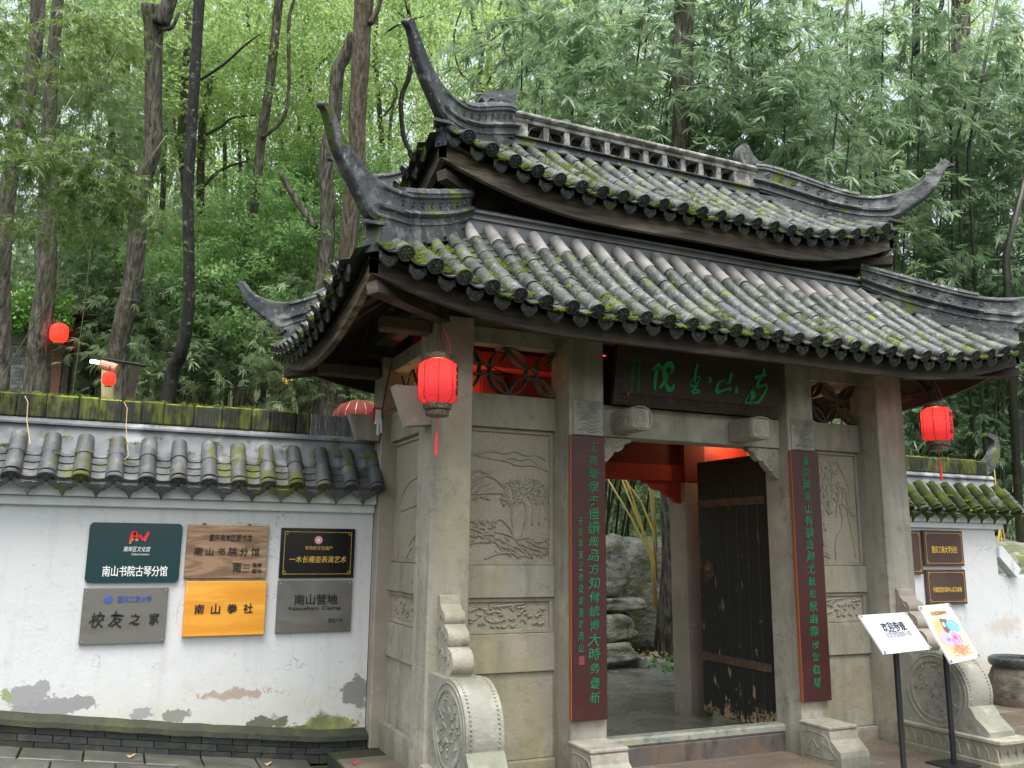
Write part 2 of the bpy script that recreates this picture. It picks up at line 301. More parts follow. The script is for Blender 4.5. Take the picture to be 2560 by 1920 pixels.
m_cope = mk('mossy_stacked_tile_coping', (.04, .043, .035), .85, .2, [dict(color=(.105, .125, .03), scale=5, lo=.45, hi=.58, fac=.95, stretch=(1.3, 1, .55)), dict(color=(.03, .035, .015), scale=18, lo=.5, hi=.6, fac=.8, stretch=(1, 1, .3)), dict(color=(.17, .22, .02), scale=7, lo=.44, hi=.57, fac=.8, up=(.2, .7))], bump=[(30, .012, (1, 1, .4))], var=.35)
m_slat = mk('clean_edge_tile', (.15, .155, .165), .7, .3, [dict(color=(.38, .38, .4), scale=60, lo=.5, hi=.6, fac=.8, stretch=(3, 1, .2))], var=.35)
m_pave = mk('wet_dark_paver', (.065, .07, .06), .32, .5, [dict(color=(.11, .11, .09), scale=3, lo=.45, hi=.62, fac=.7, rough=.55), dict(color=(.05, .055, .048), scale=6, lo=.5, hi=.64, fac=.7), dict(color=(.07, .085, .04), scale=9, lo=.58, hi=.66, fac=.6)], bump=[(14, .006, (1, 1, 1)), (80, .0015, (1, 1, 1))], var=.2)
m_slab = mk('wet_brown_floor_slab', (.155, .125, .095), .26, .5, [dict(color=(.10, .085, .068), scale=1.5, lo=.42, hi=.6, fac=.8, stretch=(.5, 1.8, 1), rough=.4), dict(color=(.21, .185, .14), scale=2.5, lo=.54, hi=.7, fac=.6, rough=.5)], bump=[(7, .004, (1, 1, 1)), (60, .001, (1, 1, 1))], var=.1)
m_slabin = mk('wet_grey_inner_slab', (.16, .165, .145), .22, .5, [dict(color=(.22, .215, .18), scale=2, lo=.45, hi=.62, fac=.7, rough=.4), dict(color=(.10, .105, .09), scale=3, lo=.5, hi=.62, fac=.7)], bump=[(6, .004, (1, 1, 1))], var=.15)
m_soil = mk('leaf_litter_soil', (.05, .05, .028), .95, .1, [dict(color=(.035, .065, .018), scale=1.3, lo=.42, hi=.6, fac=.9), dict(color=(.09, .075, .045), scale=8, lo=.5, hi=.62, fac=.7)], bump=[(6, .05, (1, 1, 1))])
m_rock = mk('garden_rock', (.25, .25, .21), .8, .3, [dict(color=(.10, .11, .09), scale=4, lo=.48, hi=.62, fac=.9, detail=9, dist=1.2), dict(color=(.38, .38, .35), scale=6, lo=.56, hi=.68, fac=.7, dist=1), dict(color=(.12, .16, .03), scale=2.5, lo=.52, hi=.62, fac=.8)], bump=[(7, .05, (1, 1, 2)), (30, .012, (1, 1, 1))])
def bark(name, a, b, moss=.3):
    return mk(name, a, .9, .15, [dict(color=b, scale=16, lo=.44, hi=.58, fac=.9, stretch=(1, 1, .16), detail=8), dict(color=tuple(c*.35 for c in a), scale=26, lo=.5, hi=.62, fac=.8, stretch=(1, 1, .13)), dict(color=(.08, .10, .03), scale=1.4, lo=.5, hi=.7, fac=moss)], bump=[(24, .05, (1, 1, .14)), (80, .014, (1, 1, .3))])
m_bark = bark('grey_brown_bark', (.098, .092, .076), (.20, .185, .155)); m_barkb = bark('reddish_bark', (.105, .086, .068), (.20, .165, .135), .4)
m_barkd = mk('black_wet_bark', (.016, .016, .014), .6, .3, [dict(color=(.16, .20, .15), scale=10, lo=.60, hi=.66, fac=.8), dict(color=(.04, .04, .035), scale=18, lo=.5, hi=.6, fac=.7, stretch=(1, 1, .3))], bump=[(18, .02, (1, 1, .3))])
m_barkf = bark('mossy_far_bark', (.10, .10, .065), (.17, .16, .12), .7)
def leaf(name, c1, c2, c3=None, tr=.35, val=1.7, hue=.485, rough=.38, spec=.5):
    ly = [dict(kind='attr', color=c2, fac=1.0)]
    if c3: ly.append(dict(kind='attr', color=c3, lo=.86, hi=.97, fac=.8))
    if name.startswith('bamboo'): ly.append(dict(kind='attr', color=(.33, .25, .12), lo=.955, hi=.965, fac=.85))
    ly.append(dict(kind='obj', color=c2, fac=.35))
    return mk(name, c1, rough, spec, ly, transl=(tr, val, hue))
m_lfR = leaf('bamboo_leaf_cool', (.09, .165, .085), (.22, .33, .18), (.30, .39, .24), rough=.3, spec=.6)
m_lfL = leaf('bamboo_leaf_warm', (.06, .125, .035), (.16, .235, .07), (.26, .29, .12))
m_lfD = leaf('bamboo_leaf_dark', (.10, .17, .08), (.25, .34, .185), (.30, .31, .20), tr=.42, val=1.9)
m_lfF = leaf('far_broad_leaf', (.10, .20, .065), (.33, .43, .18), (.46, .52, .27), tr=.55, val=2.0, hue=.49, rough=.5, spec=.3)
m_lfM = leaf('mid_broad_leaf', (.08, .18, .06), (.20, .34, .12), None, tr=.45, val=1.9)
m_lfI = leaf('ivy_leaf', (.06, .16, .02), (.12, .28, .04), None, tr=.3)
m_culmd = mk('dark_culm', (.022, .026, .016), .45, .4, [dict(color=(.06, .07, .035), scale=5, lo=.5, hi=.65, fac=.6)])
m_culmg = mk('green_culm', (.09, .11, .04), .4, .4, [dict(color=(.15, .13, .06), scale=3, lo=.45, hi=.65, fac=.8)])
m_culmy = mk('yellow_culm', (.55, .40, .10), .35, .5, [dict(color=(.42, .38, .15), scale=4, lo=.5, hi=.6, fac=.6)])
m_moss = mk('moss_tuft', (.09, .15, .015), .9, .1, [dict(kind='attr', color=(.22, .28, .025), fac=1), dict(color=(.05, .085, .012), scale=6, lo=.45, hi=.6, fac=.8)], transl=(.25, 1.5, .5))
m_fern = leaf('small_fern_green', (.06, .16, .02), (.13, .28, .04), None, tr=.3)
def plain(name, c, rough=.5, spec=.4, **k): return mk(name, c, rough, spec, **k)
m_board = mk('maroon_lacquer_board', (.048, .014, .012), .42, .35, [dict(color=(.045, .016, .022), scale=2, lo=.45, hi=.62, fac=.7, stretch=(1, 1, .5)), dict(color=(.07, .022, .018), scale=5, lo=.56, hi=.7, fac=.5)], bump=[(60, .0006, (1, 1, .1))])
m_boardedge = plain('lacquer_edge', (.25, .085, .035), .4)
m_plaque = mk('dark_brown_name_board', (.028, .015, .012), .42, .4, [dict(color=(.05, .025, .018), scale=4, lo=.5, hi=.65, fac=.7, stretch=(.4, 1, 2))])
m_fret = plain('fret_carving_brown', (.06, .035, .024), .5)
m_green = mk('green_carved_paint', (.015, .17, .075), .5, .3, [dict(color=(.25, .33, .22), scale=40, lo=.6, hi=.7, fac=.5)])
m_greenb = plain('bright_green_paint', (.008, .27, .085), .5)
m_sealred = plain('seal_red', (.45, .02, .02), .6)
m_black = plain('black_ink', (.012, .012, .012), .5); m_blackm = plain('black_metal', (.014, .015, .018), .35, .5)
m_lan = mk('lit_red_lantern_cloth', (.34, .022, .055), .65, .25, [dict(color=(.26, .015, .04), scale=9, lo=.45, hi=.65, fac=.6)], transl=(.55, (.70, .085, .13)), emis=((1, .05, .12), .025))
m_lanfar = mk('lit_far_lantern_cloth', (.6, .02, .01), .6, .3, emis=((1, .02, .01), 1.3))
m_lanbig = mk('dark_red_lantern_cloth', (.085, .01, .012), .7, .3, emis=((.7, .02, .02), .05))
m_brass = mk('pierced_brass_trim', (.20, .15, .10), .5, .4, [dict(color=(.07, .05, .035), scale=70, lo=.45, hi=.55, fac=.9)], metal=.4)
m_goldw = plain('gold_wire', (.5, .34, .1), .4, metal=.6)
m_bulb = mk('lit_bulb', (1, .5, .15), .5, emis=((1, .5, .14), 30)); m_bulbw = mk('lit_white_led', (1, 1, 1), .5, emis=((.85, .88, 1), 6))
m_bulbo = mk('lit_orange_lamp', (1, .6, .1), .5, emis=((1, .42, .05), 3))
m_petal = mk('dark_grey_lattice_stone', (.10, .095, .085), .8, .2, [dict(color=(.15, .14, .125), scale=8, lo=.5, hi=.65, fac=.6)], bump=[(60, .002, (1, 1, 1))])
m_tassel = plain('red_tassel', (.62, .03, .035), .7); m_wire = plain('black_wire', (.015, .015, .015), .6); m_whitep = plain('white_plastic', (.75, .76, .76), .4)
m_acr = mk('clear_acrylic_edge', (.62, .65, .66), .12, .6, [dict(color=(.36, .38, .38), scale=6, lo=.4, hi=.6, fac=.6)]); m_screw = plain('steel_cap_screw', (.5, .48, .44), .3, metal=.8)
m_paper = mk('glossy_white_notice', (.60, .62, .70), .4, .4, [dict(color=(.68, .72, .80), scale=3, lo=.45, hi=.6, fac=.8)])
m_post = mk('orange_poster', (.80, .36, .18), .6, .2, [dict(color=(.8, .66, .5), scale=3.5, lo=.4, hi=.62, fac=.9), dict(color=(.8, .42, .2), scale=6, lo=.56, hi=.68, fac=.8)])
m_pblue = mk('poster_blue', (.10, .36, .80), .3, .5, [dict(color=(.35, .65, .9), scale=40, lo=.5, hi=.6, fac=.7)]); m_ppink = mk('poster_pink', (.85, .20, .45), .3, .5, [dict(color=(.95, .7, .78), scale=30, lo=.5, hi=.6, fac=.8)]); m_plil = plain('poster_lilac', (.38, .36, .78), .3)
m_pbrn = plain('poster_brown', (.12, .09, .06), .3); m_pmint = plain('poster_mint', (.3, .6, .5), .3); m_cyan = plain('pale_cyan_ink', (.30, .70, .72), .4); m_inkg = plain('grey_ink', (.22, .22, .25), .5)
m_sgreen = plain('dark_teal_sign', (.012, .045, .052), .12, .6, coat=.6); m_sblack = plain('black_sign_face', (.006, .006, .007), .18, .6)
m_swood = mk('printed_wood_sign', (.30, .19, .115), .5, .3, [dict(color=(.15, .095, .06), scale=3.2, lo=.47, hi=.58, fac=.9, stretch=(.6, 1, 3), dist=1.5), dict(color=(.42, .30, .18), scale=4.5, lo=.55, hi=.66, fac=.8, stretch=(.5, 1, 3), dist=1)], bump=[(30, .001, (.2, 1, 3))])
m_steel = mk('brushed_steel_sign', (.20, .195, .18), .25, .5, [dict(color=(.12, .115, .105), scale=1.6, lo=.42, hi=.62, fac=.7, stretch=(.6, 1, 2), dist=1.5)], metal=.35, bump=[(200, .0002, (.05, 1, 1))])
m_sorange = mk('orange_bamboo_sign', (.72, .33, .035), .45, .4, [dict(color=(.62, .25, .02), scale=5, lo=.45, hi=.58, fac=.8, stretch=(.4, 1, 2.5)), dict(color=(.8, .42, .07), scale=3, lo=.56, hi=.64, fac=.7, stretch=(.4, 1, 2.5))])
m_gold = plain('gold_lettering', (.70, .47, .10), .35, .5, metal=.3); m_signwhite = plain('white_lettering', (.8, .82, .82), .5); m_logored = plain('logo_red', (.75, .03, .03), .4); m_logoyel = plain('logo_orange', (.75, .35, .15), .4)
m_blue = plain('faded_blue_print', (.05, .10, .36), .5); m_pinkem = plain('emblem_pink', (.6, .16, .22), .5)
m_brown = mk('brown_copper_plaque', (.055, .032, .028), .3, .5, [dict(color=(.085, .055, .05), scale=1.5, lo=.4, hi=.6, fac=.7)])
m_houseb = mk('grey_house_brick', (.26, .27, .27), .8, .2, [dict(color=(.09, .095, .095), scale=5, lo=.45, hi=.6, fac=.7)], var=.35); m_housem = plain('pale_mortar', (.72, .72, .70), .9); m_brickr = mk('red_house_brick', (.25, .12, .09), .8, .2, var=.3)
m_conc = mk('grey_concrete', (.24, .25, .235), .85, .2, [dict(color=(.15, .165, .14), scale=3, lo=.45, hi=.62, fac=.7)]); m_leafr = plain('fallen_red_leaf', (.5, .05, .03), .6); m_leafb = plain('dry_leaf', (.42, .32, .16), .8); m_cut = plain('fresh_cut_wood', (.62, .34, .22), .7); m_pale = mk('pale_bark_post', (.6, .52, .28), .8, .2, [dict(color=(.3, .25, .12), scale=9, lo=.5, hi=.6, fac=.7, stretch=(1, 1, .3))])
# ------------------------------------------------------------------ lettering
def text(body, o, ux, uy, h, mat, parent, name='lettering', width=None, vertical=False, bold=0.0, shear=0, thick=.002, brush=0, gap=1.0, rot=0, eps=.0025):
    """flat raised lettering centred at o in the plane ux,uy"""
    o = Vector(o); ux = Vector(ux).normalized(); uy = Vector(uy).normalized(); n = ux.cross(uy)
    vs = []; fs = []; pen = 0; chars = body if (vertical or brush) else [body]
    for ch in chars:
        if ch in ' ': pen += .6*gap; continue
        c = bpy.data.curves.new('t', 'FONT'); c.body = ch; c.size = 1;  c.resolution_u = 2; c.align_x = 'LEFT'
        ob = bpy.data.objects.new('t', c); COL.objects.link(ob)
        me = ob.to_mesh(); V = np.array([v.co[:2] for v in me.vertices]) if len(me.vertices) else np.zeros((0, 2)); F = [tuple(p.vertices) for p in me.polygons]
        ob.to_mesh_clear(); COL.objects.unlink(ob); bpy.data.objects.remove(ob); bpy.data.curves.remove(c)
        if not len(V): continue
        if vertical or brush:
            cx = (V[:, 0].min()+V[:, 0].max())/2; V = V-np.array([cx, .36])
            if brush:
                a = random.uniform(-.12, .12)*brush; k = 1+random.uniform(-.2, .12)*brush
                R = np.array([[math.cos(a), -math.sin(a)], [math.sin(a), math.cos(a)]]); V = V@R.T*k
                V[:, 0] += .12*brush*V[:, 1]+.045*brush*np.sin(V[:, 1]*9+pen); V[:, 1] += .045*brush*np.sin(V[:, 0]*8+pen*2)
            if vertical: V = V+np.array([0, -pen*gap])
            else: V = V+np.array([pen*gap, 0])
            pen += 1
        V[:, 0] += shear*V[:, 1]; k = len(vs); vs += V.tolist(); fs += [tuple(i+k for i in f) for f in F]
    if not vs: return None
    V = np.array(vs); V -= (V.max(0)+V.min(0))/2
    sc = h if (not vertical and not brush) else h
    if not vertical and not brush: V *= h/.85
    elif vertical: V *= h/((pen-1)*gap+.85) if pen else 1
    else: V *= h
    if width: V[:, 0] *= width/(V[:, 0].max()-V[:, 0].min())
    if rot: V = V@np.array([[math.cos(rot), math.sin(rot)], [-math.sin(rot), math.cos(rot)]])
    # front face slightly proud, with side walls from boundary edges
    P = [o+ux*float(a)+uy*float(b)+n*(eps+thick) for a, b in V]; Q = [p-n*thick for p in P]
    ec = {}
    for f in fs:
        for i in range(len(f)):
            e = (f[i], f[(i+1) % len(f)]); kk = tuple(sorted(e)); ec[kk] = None if kk in ec else e
    m = MB(); m.v = [tuple(p) for p in P+Q]; m.f = list(fs); k = len(P)
    if thick > .0015: m.f += [(b, a, a+k, b+k) for e in ec.values() if e for a, b in [e]]
    if bold:
        base = list(m.v); nf = list(m.f); hgt = (V[:, 1].max()-V[:, 1].min())/(pen if vertical and pen else 1)
        for q, (a, b) in enumerate(((1, 0), (0, 1), (1, 1))):
            k2 = len(m.v); dd = ux*(a*bold*hgt*1.6)+uy*(b*bold*hgt*1.1)+n*(.0002*(q+1)); m.v += [tuple(Vector(p)+dd) for p in base]; m.f += [tuple(i+k2 for i in f) for f in nf]
    me = m.mesh(name, mat, False, wo(parent), fix=False); return add(name, me, parent)
def strokes(ls, mapf, n, mat, parent, name='lettering', thick=.004, k=5, depth=.003, minw=3):
    """brush strokes: lists of (x,y,width) in picture units mapped onto the board by mapf"""
    m = MB(); n = Vector(n)
    for st in ls:
        P = catmull(st, k); L = []; Rr = []
        for i, p in enumerate(P):
            a = P[max(i-1, 0)]; b = P[min(i+1, len(P)-1)]; t = np.array([b[0]-a[0], b[1]-a[1]]); t /= (np.linalg.norm(t)+1e-9); q = np.array([-t[1], t[0]]); w = max(p[2], minw)/2
            L.append(mapf(p[0]+q[0]*w, p[1]+q[1]*w)); Rr.append(mapf(p[0]-q[0]*w, p[1]-q[1]*w))
        N = len(P); vs = [v+n*(thick+depth) for v in L]+[v+n*(thick+depth) for v in Rr]+[v+n*depth for v in L]+[v+n*depth for v in Rr]
        fs = [(i, i+1, N+i+1, N+i) for i in range(N-1)]+[(i, 2*N+i, 2*N+i+1, i+1) for i in range(N-1)]+[(N+i, N+i+1, 3*N+i+1, 3*N+i) for i in range(N-1)]
        fs += [(0, N, 3*N, 2*N), (N-1, 3*N-1, 4*N-1, 2*N-1)]
        m.add(vs, fs)
    return add(name, m.mesh(name, mat, False, wo(parent)), parent)
# ------------------------------------------------------------------ ground
def hill(x, y):
    d = max(0, y-9)+max(0, x-13)*.6*(1 if y > 4 else 0)
    h = .30*d+.012*max(0, d-6)**1.5 if d > 0 else 0
    h = min(h, 22+.02*d)
    return h+(.25*math.sin(x*.5)*math.sin(y*.37) if d > 2 else 0)
def gz(x, y):   # ground height of the forecourt
    if y > 2.1: return hill(x, y)-.1
    return 0.0
def lz(x):      # paving in front of the left wall rises to the left
    pts = [(-6, .9), (-.634, .209), (-.036, .129), (.61, .043), (1.138, -.021), (1.592, -.074), (2.6, -.10)]
    for (a, za), (b, zb) in zip(pts, pts[1:]):
        if x <= b: return za+(zb-za)*(x-a)/(b-a) if x > a else za
    return pts[-1][1]
m = MB(); n = 90
xs = [-60+i*1.6 for i in range(100)]; ys = [-14+j*1.4 for j in range(80)]
m.v = [(x, y, (hill(x, y) if y > 2.2 else 0)-.16-(.0 if y > 2.2 else .10)) for y in ys for x in xs]
m.f = [(j*100+i, j*100+i+1, (j+1)*100+i+1, (j+1)*100+i) for j in range(79) for i in range(99)]
g = m.build('ground', m_soil, None, True); g['kind'] = 'structure'
# paved forecourt: left dark pavers
pv = MB(); pv.v = []; 
for i in range(30):
    x = -6+i*.3; 
    pv.v += [(x, -7, lz(x)-.05), (x, 1.62, lz(x)-.05), (x, -7, lz(x)-.35), (x, 1.62, lz(x)-.35)]
for i in range(29):
    a = i*4; pv.f += [(a, a+4, a+5, a+1), (a+2, a+3, a+7, a+6), (a, a+2, a+6, a+4), (a+1, a+5, a+7, a+3)]
pave = pv.build('pavement', m_mortar, None); pave['kind'] = 'structure'
def slab_piece(name, parent, mat, x0, x1, y0, y1, zf, t=.05, g_=.006, jz=.003):
    vs = []; 
    dz = random.uniform(-jz, jz); b = .006
    c = Vector(((x0+x1)/2, (y0+y1)/2, zf((x0+x1)/2)))
    for (x, y, dd, ins) in [(x0, y0, -t, 0), (x1, y0, -t, 0), (x1, y1, -t, 0), (x0, y1, -t, 0)]: vs.append((x+(g_ if x == x0 else -g_), y+(g_ if y == y0 else -g_), zf(x)+dz-t))
    for (x, y) in [(x0, y0), (x1, y0), (x1, y1), (x0, y1)]: vs.append((x+(g_ if x == x0 else -g_), y+(g_ if y == y0 else -g_), zf(x)+dz-b))
    for (x, y) in [(x0, y0), (x1, y0), (x1, y1), (x0, y1)]: vs.append((x+(g_+b if x == x0 else -g_-b), y+(g_+b if y == y0 else -g_-b), zf(x)+dz))
    mm = MB().add(vs, [(3, 2, 1, 0), (8, 9, 10, 11)]+[(i, (i+1) % 4, 4+(i+1) % 4, 4+i) for i in range(4)]+[(4+i, 4+(i+1) % 4, 8+(i+1) % 4, 8+i) for i in range(4)])
    return mm.build(name, mat, parent, origin=c)
for r in range(5):
    y1 = 1.60-r*.34; y0 = y1-.34; off = (r % 2)*.21
    for i in range(9):
        x0 = -1.7+off+i*.40
        if x0 > 1.5: continue
        if y0 < .2 and x0 > -.5: pass
        slab_piece('paving_stone', pave, m_pave, x0, min(x0+.40, 1.66) if x0 < 1.3 else 1.66, y0, y1, lz)
# gate platform with slabs
plat = MB().box(1.66, 10.9, -6.5, 1.58, -.3, -.02).box(2.0, 10.9, 1.58, 2.15, -.3, -.02).box(3.0, 9.5, 2.15, 9.0, -.3, -.02).build('gate_platform', m_mortar, None); plat['kind'] = 'structure'
for r in range(6):
    for i in range(12):
        x0 = 1.66+i*.78-(r % 2)*.0; y1 = 1.25-r*.55+.0
        if i == 0 and r > 3: pass
        slab_piece('floor_slab', plat, m_slab, x0+(.0 if r % 2 == 0 else (.3 if i else 0)), x0+.78+(.0 if r % 2 == 0 else .3), y1-.55, y1, lambda x: 0, g_=.003, jz=.001)
for r in range(7):
    for i in range(4):
        x0 = 3.05+i*1.15+(r % 2)*.3; y0 = 1.25+r*.66
        slab_piece('floor_slab', plat, m_slabin, x0, x0+1.15, y0, y0+.66, lambda x: 0, g_=.003, jz=.001)
# stray leaves
for k, (x, y, mt, nm) in enumerate([(1.74, 1.05, m_leafr, 'red'), (1.15, 1.35, m_leafb, 'dry'), (.2, 1.42, m_leafb, 'dry')]):
    zz = (0 if x > 1.66 else lz(x))+.004
    mm = MB(); 
    mm.add([(x, y-.03, zz), (x+.025, y, zz+.012), (x+.005, y+.035, zz+.004), (x-.022, y+.005, zz+.015)], [(0, 1, 2, 3)]).add([(x, y-.02, zz+.002), (x+.045, y+.015, zz+.02), (x+.02, y+.03, zz+.012)], [(0, 1, 2)])
    o = mm.build('fallen_leaf', mt, None); tag(o, ['bright red fallen leaf on the stone step by the gate', 'dry fallen leaf on the pavers near the step', 'thin dry fallen leaf on the pavers under the signs'][k], 'leaf')
# ------------------------------------------------------------------ gatehouse
gate = empty('gatehouse', (4.19, .93, 0), 'stone gatehouse with double tiled roof and upturned black eaves in front of the wood', 'gatehouse')
A, B, Cc, D_ = (1.9236, 2.2211), (3.0025, 3.3005), (5.094, 5.3815), (6.1332, 6.4534)
PD = .31; PF = .268
def part(mb, name, mat, parent=gate, **k): return mb.build(name, mat, parent, **k)
for (x0, x1) in (A, B, Cc, D_): part(MB().box(x0, x1, 0, PD, -.02, 3.24, .008), 'post', m_stone)
for (x0, x1, y0) in ((1.9911, 2.29, 1.566), (6.1, 6.4, 1.566), (2.98, 3.2, 1.70), (5.235, 5.50, 1.70)):
    part(MB().box(x0, x1, y0, y0+.28, -.02, 2.27 if 2.5 < x0 < 6 else 3.24, .008), 'rear_post', m_stone2)
    if 2.5 < x0 < 6: part(MB().box(x0, x1, y0, y0+.28, 2.27, 3.24, .006), 'red_post_head', m_redd)
Z1, Z2, Z3, Z4, Z5, Z6 = 2.483, .713, 2.7357, .1117, 1.2375, .9831
def relief(parent, mapf, lines, r, name='carved_relief', mat=m_stipple, seg=5, nrm=(0, -1, 0), h=1.0):
    mm = MB()
    for ln in lines:
        P = catmull([(a, b, 0) for a, b in ln], 3) if len(ln) > 2 else [np.array((a, b, 0)) for a, b in ln]
        R = [r*(.45+.55*math.sin(PI*min(1, max(0, (i+.6)/(len(P)+.2))))) for i in range(len(P))]
        mm.tube([mapf(p[0], p[1]) for p in P], R, seg, True, h, nrm)
    o_ = add(name, mm.mesh(name, mat, True, wo(parent)), parent); o_['kind'] = 'stuff'; return o_
def z2l(pts): return [((x-650)/550, (1640-y)/840) for x, y in pts]
rr = random.Random(5)
L1 = [z2l(p) for p in [
 [(700, 965), (740, 950), (830, 925), (920, 935), (980, 915), (1050, 940), (1120, 935), (1180, 970)], [(740, 962), (850, 978), (930, 985), (1000, 1012), (1100, 1008), (1195, 1042)], [(900, 985), (960, 960), (1010, 975), (1070, 960), (1130, 1000)],
 [(650, 1125), (700, 1085), (760, 1055), (800, 1075), (850, 1052)], [(655, 1210), (690, 1160), (750, 1112), (800, 1090), (860, 1110), (900, 1150), (935, 1185)], [(650, 1214), (740, 1212), (820, 1203), (900, 1200), (935, 1185)],
 [(650, 1170), (690, 1120), (720, 1105)], [(700, 1200), (740, 1150), (790, 1120)], [(740, 1200), (780, 1160), (820, 1140)], [(790, 1200), (820, 1170), (850, 1160)],
 [(975, 1425), (962, 1350), (975, 1290), (1010, 1250), (1040, 1190), (1055, 1110), (1050, 1082)], [(1025, 1485), (1050, 1400), (1056, 1300), (1042, 1250), (1010, 1200), (990, 1160)], [(1045, 1200), (1085, 1160), (1100, 1118)],
 [(1095, 1410), (1102, 1290), (1080, 1230)], [(1140, 1410), (1135, 1290), (1152, 1240)], [(1182, 1370), (1180, 1285), (1160, 1200), (1192, 1150)], [(960, 1300), (935, 1250), (900, 1235)],
 [(850, 1402), (890, 1372), (930, 1400), (960, 1440), (975, 1470)], [(840, 1482), (880, 1460), (950, 1477), (1010, 1500), (1060, 1490), (1140, 1520), (1200, 1500)], [(650, 1450), (700, 1430), (760, 1455), (850, 1480)], [(650, 1530), (720, 1530), (800, 1510), (840, 1490)],
 [(800, 1636), (850, 1606), (920, 1590), (1000, 1600), (1100, 1625)], [(860, 1520), (900, 1550), (960, 1560), (1000, 1590)], [(900, 1500), (950, 1540), (1040, 1560), (1100, 1600)], [(1000, 1510), (1060, 1550), (1130, 1570), (1190, 1600)], [(1060, 1500), (1120, 1540), (1195, 1560)]]]
for i in range(110):   # foliage tufts, hatching and waves
    x = rr.uniform(900, 1195); y = rr.uniform(1100, 1260)+max(0, 1000-x)*.3; a = rr.uniform(0, PI); l = rr.uniform(8, 20)
    L1.append(z2l([(x-l*math.cos(a), y-l*math.sin(a)), (x+rr.uniform(-6, 6), y+rr.uniform(-6, 6)), (x+l*math.cos(a), y+l*math.sin(a))]))
for i in range(60):
    x = rr.uniform(655, 860); y = rr.uniform(1380, 1530); L1.append(z2l([(x, y), (x+12, y-6), (x+25, y+rr.uniform(2, 9))]))
for i in range(14):
    x = rr.uniform(660, 820); y = 1240+rr.uniform(-6, 14); L1.append(z2l([(x, y), (x+10, y-5), (x+20, y)]))
for i in range(40):
    x = rr.uniform(860, 1190); y = rr.uniform(1490, 1600); L1.append(z2l([(x, y), (x+14, y+10), (x+24, y+26)]))
def branchy(seed, n0=5, lo=(.05, .05), hi=(.95, .95)):
    r_ = random.Random(seed); out = []
    def grow(x, y, a, l, d):
        pts = [(x, y)]
        for i in range(4):
            a += r_.uniform(-.6, .6); x += math.cos(a)*l*.55; y += math.sin(a)*l
            x = min(max(x, lo[0]), hi[0]); y = min(max(y, lo[1]), hi[1]); pts.append((x, y))
            if d > 0 and r_.random() < .7: grow(x, y, a+r_.choice((-1, 1))*r_.uniform(.6, 1.2), l*.7, d-1)
        out.append(pts)
        if d == 0:
            for i in range(5):
                b = r_.uniform(0, 2*PI); out.append([(x, y), (x+math.cos(b)*.04, y+math.sin(b)*.02), (x+math.cos(b+.4)*.07, y+math.sin(b+.4)*.035)])
    for i in range(n0): grow(r_.uniform(.45, .8), r_.uniform(.1, .7), r_.uniform(.6, 2.6), .09, 2)
    return out
L2 = branchy(3, 6)+[[(.95, .03), (.9, .3), (.85, .5), (.9, .7), (.7, .95)], [(.6, .02), (.62, .2), (.75, .35), (.7, .6), (.55, .85), (.5, .98)]]
def small_relief(seed):
    r_ = random.Random(seed); out = []
    for i in range(46):
        x = r_.uniform(.04, .93); y = r_.uniform(.1, .86); a = r_.uniform(-1, 1); l = r_.uniform(.03, .07)
        out.append([(x, y), (x+l*math.cos(a)*.6, y+l*math.sin(a)*2), (x+l, y+r_.uniform(-.1, .1))])
    out += [[(.28, .45), (.33, .62), (.42, .66), (.5, .5), (.46, .3), (.34, .28), (.28, .45)], [(.36, .62), (.38, .82), (.44, .84), (.46, .7)], [(.4, .85), (.6, .9), (.75, .96)], [(.0, .3), (.08, .45), (.16, .36), (.22, .55)], [(.02, .75), (.1, .7), (.18, .78)]]
    return out
